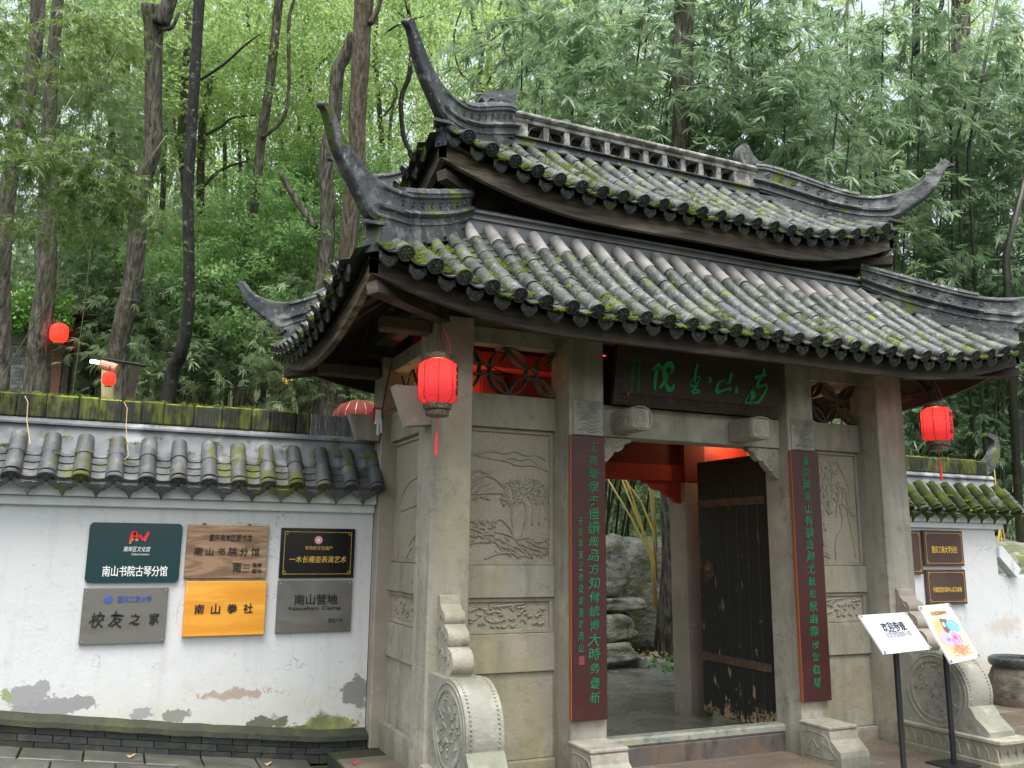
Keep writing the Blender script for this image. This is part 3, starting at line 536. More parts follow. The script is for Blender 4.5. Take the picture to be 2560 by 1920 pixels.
def bay(x0, x1, lines, sr, left):
    slab = lambda z0, z1, f: part(MB().box(x0, x1, f, PF+.05, z0+.001, z1-.001, .004), 'wall_slab', m_stone)
    slab(-.02, Z4, .225); slab(Z4, Z2, .268); slab(Z2, Z6, .243); slab(Z5, 1.47, .243); slab(Z1, Z3, .225)
    slab(3.11, 3.24, .20)
    for z0, z1 in ((Z6, Z5), (1.47, Z1)):   # carved field with a raised border
        part(MB().box(x0, x1, .29, PF+.05, z0+.001, z1-.001), 'carved_field', m_stipple)
        fr = MB(); b = .03
        for q in ((x0, x1, z0+.001, z0+b), (x0, x1, z1-b, z1-.001), (x0, x0+b, z0+b, z1-b), (x1-b, x1, z0+b, z1-b)): fr.box(q[0], q[1], .268, .2895, q[2], q[3], .003)
        part(fr, 'field_border', m_stone)
    w = x1-x0
    relief(gate, lambda u, v: Vector((x0+.035+u*(w-.07), .288, 1.505+v*(Z1-.035-1.505))), lines, .0095, h=1.8)
    relief(gate, lambda u, v: Vector((x0+.035+u*(w-.07), .288, Z6+.035+v*(Z5-Z6-.07))), sr, .0105, h=1.7)
    # lattice window: two four-petalled flowers of bent tile
    lw = empty_part = None
    zc = (Z3+3.11)/2; hh = (3.11-Z3)/2; 
    for s in (0, 1):
        cx = x0+w*(.25+.5*s); fl = MB(); hw = w*.25
        ring = [(cx+.045*math.cos(a), zc+.045*math.sin(a)) for a in [2*PI*i/18 for i in range(19)]]
        def ribbon(P, t=.010, y0=.235, y1=.31):
            m2 = MB(); n_ = len(P); vs = []
            for i, p in enumerate(P):
                a = P[max(i-1, 0)]; b_ = P[min(i+1, n_-1)]; tx, tz = b_[0]-a[0], b_[1]-a[1]; l_ = math.hypot(tx, tz)+1e-9; nx, nz = -tz/l_*t/2, tx/l_*t/2
                vs += [(p[0]+nx, y0, p[1]+nz), (p[0]-nx, y0, p[1]-nz), (p[0]-nx, y1, p[1]-nz), (p[0]+nx, y1, p[1]+nz)]
            fs = [(i*4+k, i*4+(k+1) % 4, (i+1)*4+(k+1) % 4, (i+1)*4+k) for i in range(n_-1) for k in range(4)]+[(0, 3, 2, 1), ((n_-1)*4, (n_-1)*4+1, (n_-1)*4+2, (n_-1)*4+3)]
            fl.add(vs, fs)
        ribbon(ring)
        for sx in (-1, 1):
            for sz in (-1, 1):
                tip = np.array([cx+sx*(hw-.004), zc+sz*(hh-.004)]); st = np.array([cx+sx*.036, zc+sz*.034]); d = tip-st; nrm_ = np.array([-d[1], d[0]])
                for q in (-1, 1): ribbon([tuple(st+d*t+nrm_*q*.17*math.sin(PI*t)) for t in [i/9 for i in range(10)]])
        part(fl, 'lattice_flower', m_petal, smooth=35)
bay(A[1], B[0], L1, small_relief(1), True); bay(Cc[1], D_[0], L2, small_relief(2), False)
# left flank wall (faces the white wall side) and right flank
XS = 2.1175
for side in (0, 1):
    f = (lambda x: x) if side == 0 else (lambda x: 8.38-x)
    def bx(xa, xb, y0, y1, z0, z1, nm, mt, b=.004):
        a, b_ = sorted((f(xa), f(xb))); part(MB().box(a, b_, y0, y1, z0+.001, z1-.001, b), nm, mt)
    for z0, z1, xo in ((-.02, .20, XS-.05), (.2, Z2, XS), (Z2, Z6, XS-.025), (Z5, 1.47, XS-.025), (Z1, Z3, XS-.04), (3.11, 3.24, XS-.04)): bx(xo, XS+.1, PD+.001, 1.565, z0, z1, 'wall_slab', m_stone)
    for z0, z1 in ((Z6, Z5), (1.47, Z1)):
        bx(XS+.02, XS+.1, PD+.001, 1.565, z0, z1, 'carved_field', m_stipple, 0)
        for q in ((z0, z0+.035), (z1-.035, z1)): bx(XS, XS+.019, PD+.001, 1.565, q[0], q[1], 'field_border', m_stone)
    if side == 0:
        arch = [[(.1, 0), (.1, .45), (.25, .62), (.5, .68), (.75, .62), (.9, .45), (.9, 0)], [(.12, .4), (.5, .44), (.88, .4)], [(.5, .05), (.45, .15), (.55, .25), (.5, .35)], [(.35, .1), (.5, .2), (.65, .12)], [(.3, .0), (.4, .08), (.5, .05), (.65, .1), (.75, .0)]]+[[(p[0]*.4+.3, p[1]*.3) for p in l] for l in branchy(9, 3)]
        relief(gate, lambda u, v: Vector((XS+.018, 1.53-u*1.18, 1.51+v*.93)), arch, .006, nrm=(-1, 0, 0), h=1.5)
        relief(gate, lambda u, v: Vector((XS+.018, 1.53-u*1.18, Z6+.04+v*.18)), [[(a, b_) for a, b_ in [(random.uniform(.05, .9), random.uniform(.1, .8))] for a, b_ in [(a, b_), (a+.03, b_+.12)]] for _ in range(26)], .006, nrm=(-1, 0, 0), h=1.5)
        lat = MB()
        for s in range(4):
            cy = .47+s*.315
            for a in [PI/4+PI/2*i for i in range(4)]:
                P = [(XS+.04, cy+math.cos(a)*t*.2, 2.92+math.sin(a)*t*.22) for t in (0.15, .5, 1)]; lat.tube(P, .012, 5)
        part(lat, 'side_lattice', m_petal)
# beams over the posts, ceiling
for y in (0.155, 1.7): part(MB().box(1.80 if y < 1 else 2.30, 6.58 if y < 1 else 6.08, y-.11, y+.11, 3.243, 3.40, .01), 'tie_beam', m_beam if y < 1 else m_red)
part(MB().box(2.30, 6.08, 1.72, 1.76, 3.403, 3.60), 'red_upper_panel', m_red)
for x in (2.07, 3.15, 5.24, 6.29): part(MB().box(x-.09, x+.09, -.20, 1.85, 3.403, 3.52, .01), 'cross_beam', m_beam)
part(MB().box(1.55, 1.92, .05, .18, 3.10, 3.20, .01), 'outrigger', m_beam); part(MB().box(1.45, 1.98, 1.60, 1.74, 3.05, 3.15, .01), 'outrigger', m_beam)
part(MB().box(2.2, 6.18, .05, 1.715, 3.53, 3.56), 'ceiling', m_redd)
part(MB().box(B[1], Cc[0], .312, .34, 2.70, 3.24), 'dark_void_board', m_soffit)  # dark board standing in for the shaded void above the lintel
part(MB().box(A[1]-.05, 3.0, 1.76, 1.80, 2.45, 3.24), 'red_back_panel', m_red); part(MB().box(5.5, D_[0], 1.76, 1.80, 2.45, 3.24), 'red_back_panel', m_red)
part(MB().box(A[1]-.05, 6.2, 1.75, 1.85, 2.28, 2.449, .005), 'red_rear_beam', m_red)
part(MB().box(3.2, 5.235, 1.76, 1.80, 2.45, 3.24), 'rear_transom', m_redd)
def bracket(x, sgn, y0, y1, z, mat, w=.32, h=.26, parent=gate, nm='corner_bracket'):
    pr = [(0, 0), (1, 0), (1.0, .08), (.93, .14), (.85, .13), (.8, .22), (.74, .34), (.62, .42), (.52, .40), (.47, .52), (.36, .66), (.30, .74), (.22, .72), (.2, .84), (.1, .95), (0, 1)]
    P = [(x+sgn*u*w, z-v*h) for u, v in pr]; return part(MB().prism(P, y0, y1, 'y'), nm, mat, parent)
for x, s in ((B[1], 1), (Cc[0], -1)):
    bracket(x, s, .13, .20, 2.45, m_stone)
    sw = [[(x+s*(.07+.035*t*math.cos(5*t+i)), 2.39-.035*t*math.sin(5*t+i)) for t in [k/10 for k in range(1, 14)]] for i in (0, 2.2)]+[[(x+s*.02, 2.24), (x+s*.1, 2.31), (x+s*.2, 2.38), (x+s*.29, 2.42)], [(x+s*(.17+.025*math.cos(a)), 2.40+.02*math.sin(a)) for a in [k*.6 for k in range(9)]]]
    relief(gate, lambda u, v: Vector((u, .13, v)), sw, .006, name='bracket_carving', mat=m_stone)
    bracket(3.2 if s > 0 else 5.235, s, 1.77, 1.83, 2.279, m_red, .45, .22, nm='red_bracket')
part(MB().box(B[1]+.001, Cc[0]-.001, .1, PD, 2.455, 2.70, .006), 'lintel', m_stone)
part(MB().box(B[1]-.02, Cc[0]+.02, .205, .315, -.02, .14, .012), 'threshold', m_thr)
part(MB().box(B[1]-.02, Cc[0]+.02, .20, .33, .141, .205, .014), 'threshold_cap', m_thr2)
for i, (xa, xb) in enumerate(((3.414, 3.591), (4.541, 4.742))):
    cx = (xa+xb)/2; k = MB().box(xa, xb, -.2, .1, 2.478, 2.648, .018); c = part(k, 'lintel_console', m_stone)
    rg = [[(cx+.055*math.cos(a), 2.563+.055*math.sin(a)) for a in [j*2*PI/16 for j in range(17)]], [(cx+.03*math.cos(a), 2.563+.03*math.sin(a)) for a in [j*.5 for j in range(10)]],
          [(xa+.012, 2.49), (xb-.012, 2.49), (xb-.012, 2.636), (xa+.012, 2.636), (xa+.012, 2.49)]]
    relief(gate, lambda u, v: Vector((u, -.2, v)), rg, .006, name='console_carving', mat=m_stone)
    sd_ = [[(random.uniform(-.18, .05), random.uniform(2.5, 2.62)) for _ in range(3)] for _ in range(12)]
    relief(gate, lambda u, v: Vector((xa, u, v)), sd_, .006, name='console_carving', mat=m_stone, nrm=(-1, 0, 0))
def cloud_relief(x0, x1, z0, z1, seed):
    part(MB().box(x0, x1, -.012, -.001, z0, z1, .004), 'cloud_tablet', m_drum)
    r_ = random.Random(seed); ls = []
    for cx, cz, a in ((.3, .86, .2), (.75, .84, .2), (.5, .6, .38)):
        for q in (1, .6, .3): ls.append([(cx+a*q*math.cos(t)*(1+.12*math.sin(5*t)), cz+.11*q*math.sin(t)) for t in [j*2*PI/14 for j in range(14)]])
    for v in (.40, .30, .20, .12): ls.append([(.1+r_.uniform(0, .25), v+.02), (.4, v+.05), (.6, v-.03), (.8, v+.03), (.95, v-.02)])
    relief(gate, lambda u, v: Vector((x0+u*(x1-x0), -.012, z0+v*(z1-z0))), ls, .0072, name='cloud_carving', mat=m_drum, h=1.3)
cloud_relief(3.03, 3.285, 2.435, 2.70, 1); cloud_relief(5.12, 5.37, 2.435, 2.70, 2)
for (xa, xb) in ((2.985, 3.275), (5.06, 5.345)):    # stone feet in front of the inner posts
    pr = [(0, -.02), (-.43, -.02), (-.43, .07), (-.42, .11), (-.37, .15), (-.33, .18), (-.32, .235), (-.31, .25), (0, .25)]
    part(MB().prism(pr, xa, xb, 'x'), 'post_foot', m_stone); part(MB().box(xa-.005, xb+.005, -.325, -.001, .2505, .275, .006), 'foot_cap', m_stone)
    relief(gate, lambda u, v: Vector((xa, -u, v)), [[(.05, .03), (.05, .2), (.28, .2), (.32, .12), (.38, .05), (.05, .03)], [(.1, .06), (.14, .16), (.2, .1), (.26, .16)]], .005, name='foot_carving', mat=m_stone, nrm=(-1, 0, 0))
# wedge stones at the flank and the small plate
part(MB().prism([(1.655, 2.70), (1.93, 2.70), (1.93, 2.44), (1.76, 2.42)], .02, .16, 'y'), 'wedge_stone', m_stone2)
part(MB().prism([(1.72, 2.72), (1.99, 2.72), (1.99, 2.5), (1.80, 2.5)], 1.62, 1.72, 'y'), 'wedge_stone', m_stone)
# door leaves, folded back inside
for s, xd in ((1, 5.17), (-1, 3.22)):
    dl = part(MB().box(xd+(.0 if s > 0 else -.03), xd+(.03 if s > 0 else 0), .36, 1.375, .115, 2.44), 'door_leaf', m_door)
    if s > 0:
        for i in range(7):
            ya = .362+i*.1448; mm = MB().box(xd-.016, xd-.0005, ya, ya+.142, .10+random.uniform(0, .012), 2.44, .004); mm.build('plank', m_door, dl)
        for z in (.61, 2.035):
            MB().prism([(.40, z-.035), (1.30, z-.035), (1.345, z-.045), (1.38, z), (1.345, z+.045), (1.30, z+.035), (.40, z+.035)], xd-.024, xd-.017, 'x').build('iron_strap', m_iron, dl)
            for j in range(5): MB().ico((xd-.026, .46+j*.2, z), .011, 1).build('rivet', m_iron, dl)
        MB().prism([(1.232+.085*math.cos(a)*(1 if k % 2 else .8), 1.40+.10*math.sin(a)*(1 if k % 2 else .8)) for k, a in [(k, k*PI/6) for k in range(12)]], xd-.022, xd-.017, 'x').ico((xd-.03, 1.232, 1.41), .035, 2).build('knocker_plate', m_iron, dl, smooth=40)
        MB().tube([(xd-.045, 1.232+.042*math.cos(a), 1.345+.042*math.sin(a)) for a in [j*PI/9 for j in range(19)]], .006, 6).build('ring', m_iron, dl, smooth=True)
# ------------------------------------------------------------------ tiled roofs
TR, TL = .051, .19
def tile_mesh(name, mat, L=TL, r=TR, seg=10, disc=False):
    m = MB(); vs = []; 
    for (y, rad) in ((-L*.5, r*1.03), (-L*.5+.012, r*1.05), (L*.5, r*.94), ):
        for k in range(seg+1):
            a = -.45+(PI+.9)*k/seg; vs.append((rad*math.cos(a), y, rad*math.sin(a)*1.02))
    n = seg+1; fs = [(i*n+k, (i+1)*n+k, (i+1)*n+k+1, i*n+k+1) for i in range(2) for k in range(seg)]
    # lip: inner ring at the lower end
    b = len(vs)
    for k in range(n):
        a = -.45+(PI+.9)*k/seg; vs.append((r*.86*math.cos(a), -L*.5, r*.86*math.sin(a)))
    fs += [(k+1, b+k+1, b+k, k) for k in range(seg)]
    m.add(vs, fs)
    return m.mesh(name, mat, 50, fix=False)
def disc_mesh(name, mat, r=.05, t=.022, seg=16):
    m = MB(); y = -t
    rings = [(r*.92, 0), (r, -.003), (r, y+.003), (r*.97, y), (r*.78, y), (r*.75, y+.006), (r*.28, y+.004), (r*.2, y-.003), (.0004, y-.004)]
    vs = [(a*math.cos(2*PI*k/seg), yy, a*math.sin(2*PI*k/seg)) for a, yy in rings for k in range(seg)]
    fs = [(i*seg+k, i*seg+(k+1) % seg, (i+1)*seg+(k+1) % seg, (i+1)*seg+k) for i in range(len(rings)-1) for k in range(seg)]
    m.add(vs, fs)
    for k in range(6):   # raised flower motif
        a = k*PI/3; m.tube([(r*.22*math.cos(a), y+.003, r*.22*math.sin(a)), (r*.5*math.cos(a+.3), y-.001, r*.5*math.sin(a+.3)), (r*.68*math.cos(a+.15), y+.003, r*.68*math.sin(a+.15))], [.004, .006, .003], 4)
    return m.mesh(name, mat, 40)
def pan_mesh(name, mat, w=.135, L=.15, t=.010):
    m = MB(); seg = 5; vs = []
    for yy, zz in ((-L*.5, 0), (L*.5, -.004)):
        for top in (0, 1):
            for k in range(seg+1):
                u = -1+2*k/seg; vs.append((u*w/2, yy, zz-.028*(1-u*u)+(t if top else 0)))
    n = seg+1; fs = []
    for k in range(seg):
        fs += [(n+k, n+k+1, 3*n+k+1, 3*n+k), (k, k+1, n+k+1, n+k)]
    m.add(vs, fs); return m.mesh(name, mat, 50, fix=False)
def drip_mesh(name, mat, w=.135, h=.085):
    m = MB(); pr = [(-w/2, .012), (-w*.5, -.034), (-w*.44, -.048), (-w*.36, -.052), (-w*.28, -.068), (-w*.13, -.078), (0, -h), (w*.13, -.078), (w*.28, -.068), (w*.36, -.052), (w*.44, -.048), (w*.5, -.034), (w/2, .012), (w*.25, -.009), (0, -.016), (-w*.25, -.009)]
    n = len(pr); vs = [(x, 0, z) for x, z in pr]+[(x, .012, z) for x, z in pr]+[(x*.82, -.005, z*.82-.004) for x, z in pr]
    fs = [tuple(range(2*n, 3*n)), tuple(range(2*n-1, n-1, -1))]+[(i, (i+1) % n, n+(i+1) % n, n+i) for i in range(n)]+[(i, 2*n+i, 2*n+(i+1) % n, (i+1) % n) for i in range(n)]
    m.add(vs, fs)
    for s in (-1, 1): m.tube([(s*w*.08, -.006, -.058), (s*w*.22, -.009, -.04), (s*w*.3, -.006, -.02), (s*w*.12, -.009, -.022)], .004, 4)
    return m.mesh(name, mat, 40)
ME = dict(tile=[tile_mesh('round_tile', m_tile)], top=tile_mesh('round_tile', m_tiletop, L=.19), disc=disc_mesh('tile_end', m_disc, r=.055), pan=pan_mesh('pan_tile', m_pan), drip=drip_mesh('drip_tile', m_disc, w=.118, h=.084))
def basis(along, upslope):
    x = Vector(along).normalized(); y = Vector(upslope); y = (y-x*y.dot(x)).normalized(); z = x.cross(y)
    if z.z < 0: x = -x; z = x.cross(y)
    return Matrix((x, y, z)).transposed()
def tufts(m, c, n, r, rng, flat=.5, l=(.008, .022)):
    for _ in range(n):
        a = rng.uniform(0, 2*PI); d = r*math.sqrt(rng.random()); p = Vector((c[0]+d*math.cos(a), c[1]+d*math.sin(a), c[2]+rng.uniform(-.012, .006)))
        q = Vector((rng.uniform(-1, 1), rng.uniform(-1, 1), rng.uniform(.1, 1))).normalized()*rng.uniform(*l); s = q.orthogonal().normalized()*.0035
        m.v += [tuple(p-s), tuple(p+s), tuple(p+q)]; k = len(m.v); m.f.append((k-3, k-2, k-1))
class Roof:
    def __init__(s, nm, x0, x1, y0, y1, X0, X1, Y0, Y1, zf, zt, rise, rr_, tz, out, sag, thick_rows=True):
        s.__dict__.update(locals()); s.dz = 0
    def ez(s, dc): return s.zf+s.rise*max(0, 1-dc/s.rr_)**2
    def pt(s, side, a, d):
        """side, coordinate along the eave, inward distance from the tile-end line -> world point on tile axis"""
        if side in 'FB': dc = min(a-s.x0, s.x1-a); run = (s.Y0-s.y0)+s.out
        else: dc = min(a-s.y0, s.y1-a); run = (s.X0-s.x0)+s.out
        z0 = s.ez(max(0, dc))+s.tz; t = d/run; z = z0+(s.zt-z0)*t-s.sag*math.sin(PI*min(1, t))
        if side == 'F': return Vector((a, s.y0-s.out+d, z))
        if side == 'B': return Vector((a, s.y1+s.out-d, z))
        if side == 'L': return Vector((s.x0-s.out+d, a, z))
        return Vector((s.x1+s.out-d, a, z))
    def dmax(s, side, a):
        if side in 'FB':
            run = (s.Y0-s.y0)+s.out; w = min(a-s.x0, s.x1-a); k = (s.Y0-s.y0)/(s.X0-s.x0)
        else:
            run = (s.X0-s.x0)+s.out; w = min(a-s.y0, s.y1-a); k = (s.X0-s.x0)/(s.Y0-s.y0)
        return max(0, min(run, w*k+s.out))
rngm = random.Random(21)
def build_roof(R, fr_start, sp, singles):
    roof = part(MB().box(R.X0, R.X1, R.Y0, max(R.Y1, R.Y0+.01), R.zt-.12, R.zt-.06), R.nm, m_pan)
    moss = MB(); cnt = dict(round_tile=0, pan_tile=0)
    joined = {'round_tile': MB(), 'pan_tile': MB(), 'tile_end': MB(), 'drip_tile': MB()}
    def put(kind, me, loc, rot, single):
        if single: add(kind, me, roof, loc, rot)
        else:
            vs = [tuple(loc+rot@v.co) for v in me.vertices]; joined[kind].add(vs, [tuple(p.vertices) for p in me.polygons])
    for side in 'FLBR':
        lo, hi = (R.x0, R.x1) if side in 'FB' else (R.y0, R.y1)
        if side in 'FB': cs = [fr_start+i*sp for i in range(int((hi-.06-fr_start)/sp)+1)]
        else: n = int((hi-lo-.25)/sp); cs = [(lo+hi)/2+(i-(n-1)/2)*sp for i in range(n)]
        single = side in singles
        along = Vector((1, 0, 0)) if side in 'FB' else Vector((0, 1, 0))
        for a in cs:
            D = R.dmax(side, a)
            if D < .08: continue
            nt_ = max(1, round(D/.20)); st = D/nt_
            for i in range(nt_):
                d = (i+.5)*st; p = R.pt(side, a, d); up = R.pt(side, a, d+.02)-R.pt(side, a, d-.02); rot = basis(along+(R.pt(side, a+.02, d)-R.pt(side, a-.02, d)).normalized()*.5, up)
                L = (R.pt(side, a, d+st/2)-R.pt(side, a, d-st/2)).length; sc = Matrix.Diagonal((1, L/TL*1.03, 1)); jit = Matrix.Rotation(rngm.uniform(-.03, .03), 3, 'X')@Matrix.Rotation(rngm.uniform(-.025, .025), 3, 'Z')
                top = R.nm == 'lower_roof' and i == nt_-1 and D >= (R.Y0-R.y0)+R.out-.02
                put('round_tile', ME['top'] if (top and single) else ME['tile'][0], p+Vector((rngm.uniform(-.003, .003), 0, rngm.uniform(-.002, .003))), rot@jit@sc, single)
            p = R.pt(side, a, 0); up = R.pt(side, a, .04)-p; rot = basis(along, up)
            put('tile_end', ME['disc'], p+rot@Vector((0, -.004, .004)), rot@Matrix.Rotation(.12, 3, 'X'), single)
            if single and rngm.random() < .5:
                for q in range(rngm.choice((1, 2, 3))):
                    d = rngm.uniform(0, min(.3, D)) if rngm.random() < .75 else rngm.uniform(0, D); c = R.pt(side, a, d)+Vector((rngm.uniform(-.06, .06), 0, TR*.7)); tufts(moss, c, 70, .05, rngm)
        if side == 'F':
            for ai, lo_, hi_ in (((18, 0, .42), (19, 0, .34), (1, .1, .25), (5, .3, .5), (8, 0, .2), (13, 0, .25), (25, 0, .12), (22, 0, .2)) if R.nm == 'lower_roof' else ((2, .5, .75), (3, .5, .8), (5, .2, .8), (6, 0, .6), (7, .3, .7), (11, 0, .3), (13, .1, .35), (12, .2, .5), (16, .3, .6))):
                for q in range(int((hi_-lo_)*90)):
                    d = rngm.uniform(lo_, hi_)
                    if d > R.dmax(side, cs[ai])-.02: continue
                    th = rngm.uniform(.3, PI-.3); pp_ = R.pt(side, cs[ai], d)+Vector((TR*math.cos(th)*1.05, 0, TR*math.sin(th)*1.1)); tufts(moss, pp_, 26, .03, rngm, l=(.012, .03))
        for a in [c+sp/2 for c in cs[:-1]]+[cs[0]-sp/2, cs[-1]+sp/2]:
            D = R.dmax(side, a)
            if D < .05: continue
            npn = max(1, round(D/.075)); st = D/npn
            for i in range(npn):
                d = (i+.5)*st; p = R.pt(side, a, d); up = R.pt(side, a, d+.02)-R.pt(side, a, d-.02); rot = basis(along, up)@Matrix.Rotation(-.09, 3, 'X')
                sg = single and side == 'F' and R.nm == 'lower_roof'
                put('pan_tile', ME['pan'], p+rot@Vector((0, 0, -.013)), rot, sg)
            p = R.pt(side, a, 0); up = R.pt(side, a, .04)-p; rot = basis(along, (up.x, up.y, up.z*.35)); put('drip_tile', ME['drip'], p+rot@Vector((0, .022, -.042)), rot, single)
            if single:
                for q in range(rngm.choice((1, 2, 2, 3))):
                    d = rngm.uniform(0, .12) if rngm.random() < .7 else rngm.uniform(0, D); c = R.pt(side, a, d)+Vector((0, -.012, -.02-(.04*rngm.random() if d < .05 else 0))); tufts(moss, c, 130, .052, rngm, l=(.012, .036))
    for k, mb in joined.items():
        if mb.f: o = mb.build(k, dict(round_tile=m_tile, pan_tile=m_pan, tile_end=m_disc, drip_tile=m_disc)[k], roof, smooth=45); o['kind'] = 'stuff'
    me = moss.mesh('moss', m_moss, False, wo(roof), fix=False); at1 = me.attributes.new('v', 'FLOAT', 'POINT'); at1.data.foreach_set('value', RNG.random(len(me.vertices)).astype(np.float32)); o = add('moss', me, roof); o['kind'] = 'stuff'
    # deck below the tiles and soffit
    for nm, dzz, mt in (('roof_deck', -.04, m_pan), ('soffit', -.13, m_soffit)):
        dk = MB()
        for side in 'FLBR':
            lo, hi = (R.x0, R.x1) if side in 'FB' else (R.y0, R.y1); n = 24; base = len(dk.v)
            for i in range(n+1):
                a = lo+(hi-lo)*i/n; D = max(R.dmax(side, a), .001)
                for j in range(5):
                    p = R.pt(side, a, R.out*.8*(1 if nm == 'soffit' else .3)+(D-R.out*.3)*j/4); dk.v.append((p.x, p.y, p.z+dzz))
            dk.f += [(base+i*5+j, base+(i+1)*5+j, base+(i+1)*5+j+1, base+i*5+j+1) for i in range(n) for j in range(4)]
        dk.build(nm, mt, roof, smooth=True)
    # fascia boards and rafters
    for side in 'FLBR':
        fb = MB(); lo, hi = (R.x0, R.x1) if side in 'FB' else (R.y0, R.y1); n = 40; vs = []
        for i in range(n+1):
            a = lo+(hi-lo)*i/n; z = R.ez(min(a-lo, hi-a)); h = R.fh
            for (o_, zz) in ((0, z), (0, z+h), (.045, z+h), (.045, z)):
                if side == 'F': vs.append((a, R.y0+o_, zz))
                elif side == 'B': vs.append((a, R.y1-o_, zz))
                elif side == 'L': vs.append((R.x0+o_, a, zz))
                else: vs.append((R.x1-o_, a, zz))
        fb.add(vs, [(i*4+k, i*4+(k+1) % 4, (i+1)*4+(k+1) % 4, (i+1)*4+k) for i in range(n) for k in range(4)]+[(0, 1, 2, 3), (n*4+3, n*4+2, n*4+1, n*4)])
        fb.build('fascia', m_woodl if (R.nm == 'upper_roof' or side == 'L') else m_wood, roof)
        nr = 14 if side in 'FB' else 8
        for i in range(nr):
            a = lo+(hi-lo)*(i+.5)/nr; D = R.dmax(side, a); r_ = MB()
            p0 = R.pt(side, a, R.out+.05); p1 = R.pt(side, a, D); 
            if (p1-p0).length > .15:
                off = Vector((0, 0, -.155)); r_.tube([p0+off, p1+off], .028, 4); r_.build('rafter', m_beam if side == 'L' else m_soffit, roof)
    return roof
RL = Roof('lower_roof', 1.26, 7.115, -.71, 2.31, 2.19, 6.19, .13, 1.47, 2.985, 3.985, .25, 1.48, .165, .14, .045); RL.fh = .145
RU = Roof('upper_roof', 1.92, 6.46, -.03, 1.63, 2.87, 5.52, .80, .80, 4.135, 5.08, .285, 1.40, .205, .12, .03); RU.fh = .17
roofL = build_roof(RL, 1.434, .1885, 'FL'); roofU = build_roof(RU, 2.086, .188, 'FL')
# storey between the roofs, band round its foot
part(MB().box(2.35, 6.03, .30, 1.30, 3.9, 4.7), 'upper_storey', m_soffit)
def frame_loop(x0, x1, y0, y1, prof, name, mat, parent):
    """closed rectangular moulding: prof list of (outward, z)"""
    m_ = MB(); k = len(prof); vs = []
    for cx, cy, sx, sy in ((x0, y0, -1, -1), (x1, y0, 1, -1), (x1, y1, 1, 1), (x0, y1, -1, 1)):
        for o_, z in prof: vs.append((cx+sx*o_, cy+sy*o_, z))
    fs = [(i*k+j, ((i+1) % 4)*k+j, ((i+1) % 4)*k+(j+1) % k, i*k+(j+1) % k) for i in range(4) for j in range(k)]
    return m_.add(vs, fs).build(name, mat, parent, smooth=40)
frame_loop(2.25, 6.13, .19, 1.41, [(.05, 3.9), (.055, 4.045), (.075, 4.05), (.075, 4.062), (.05, 4.066), (.05, 4.095), (.085, 4.10), (.085, 4.115), (0, 4.165), (-.05, 4.165), (-.05, 3.9)], 'ridge_band', m_smoothgrey, roofL)
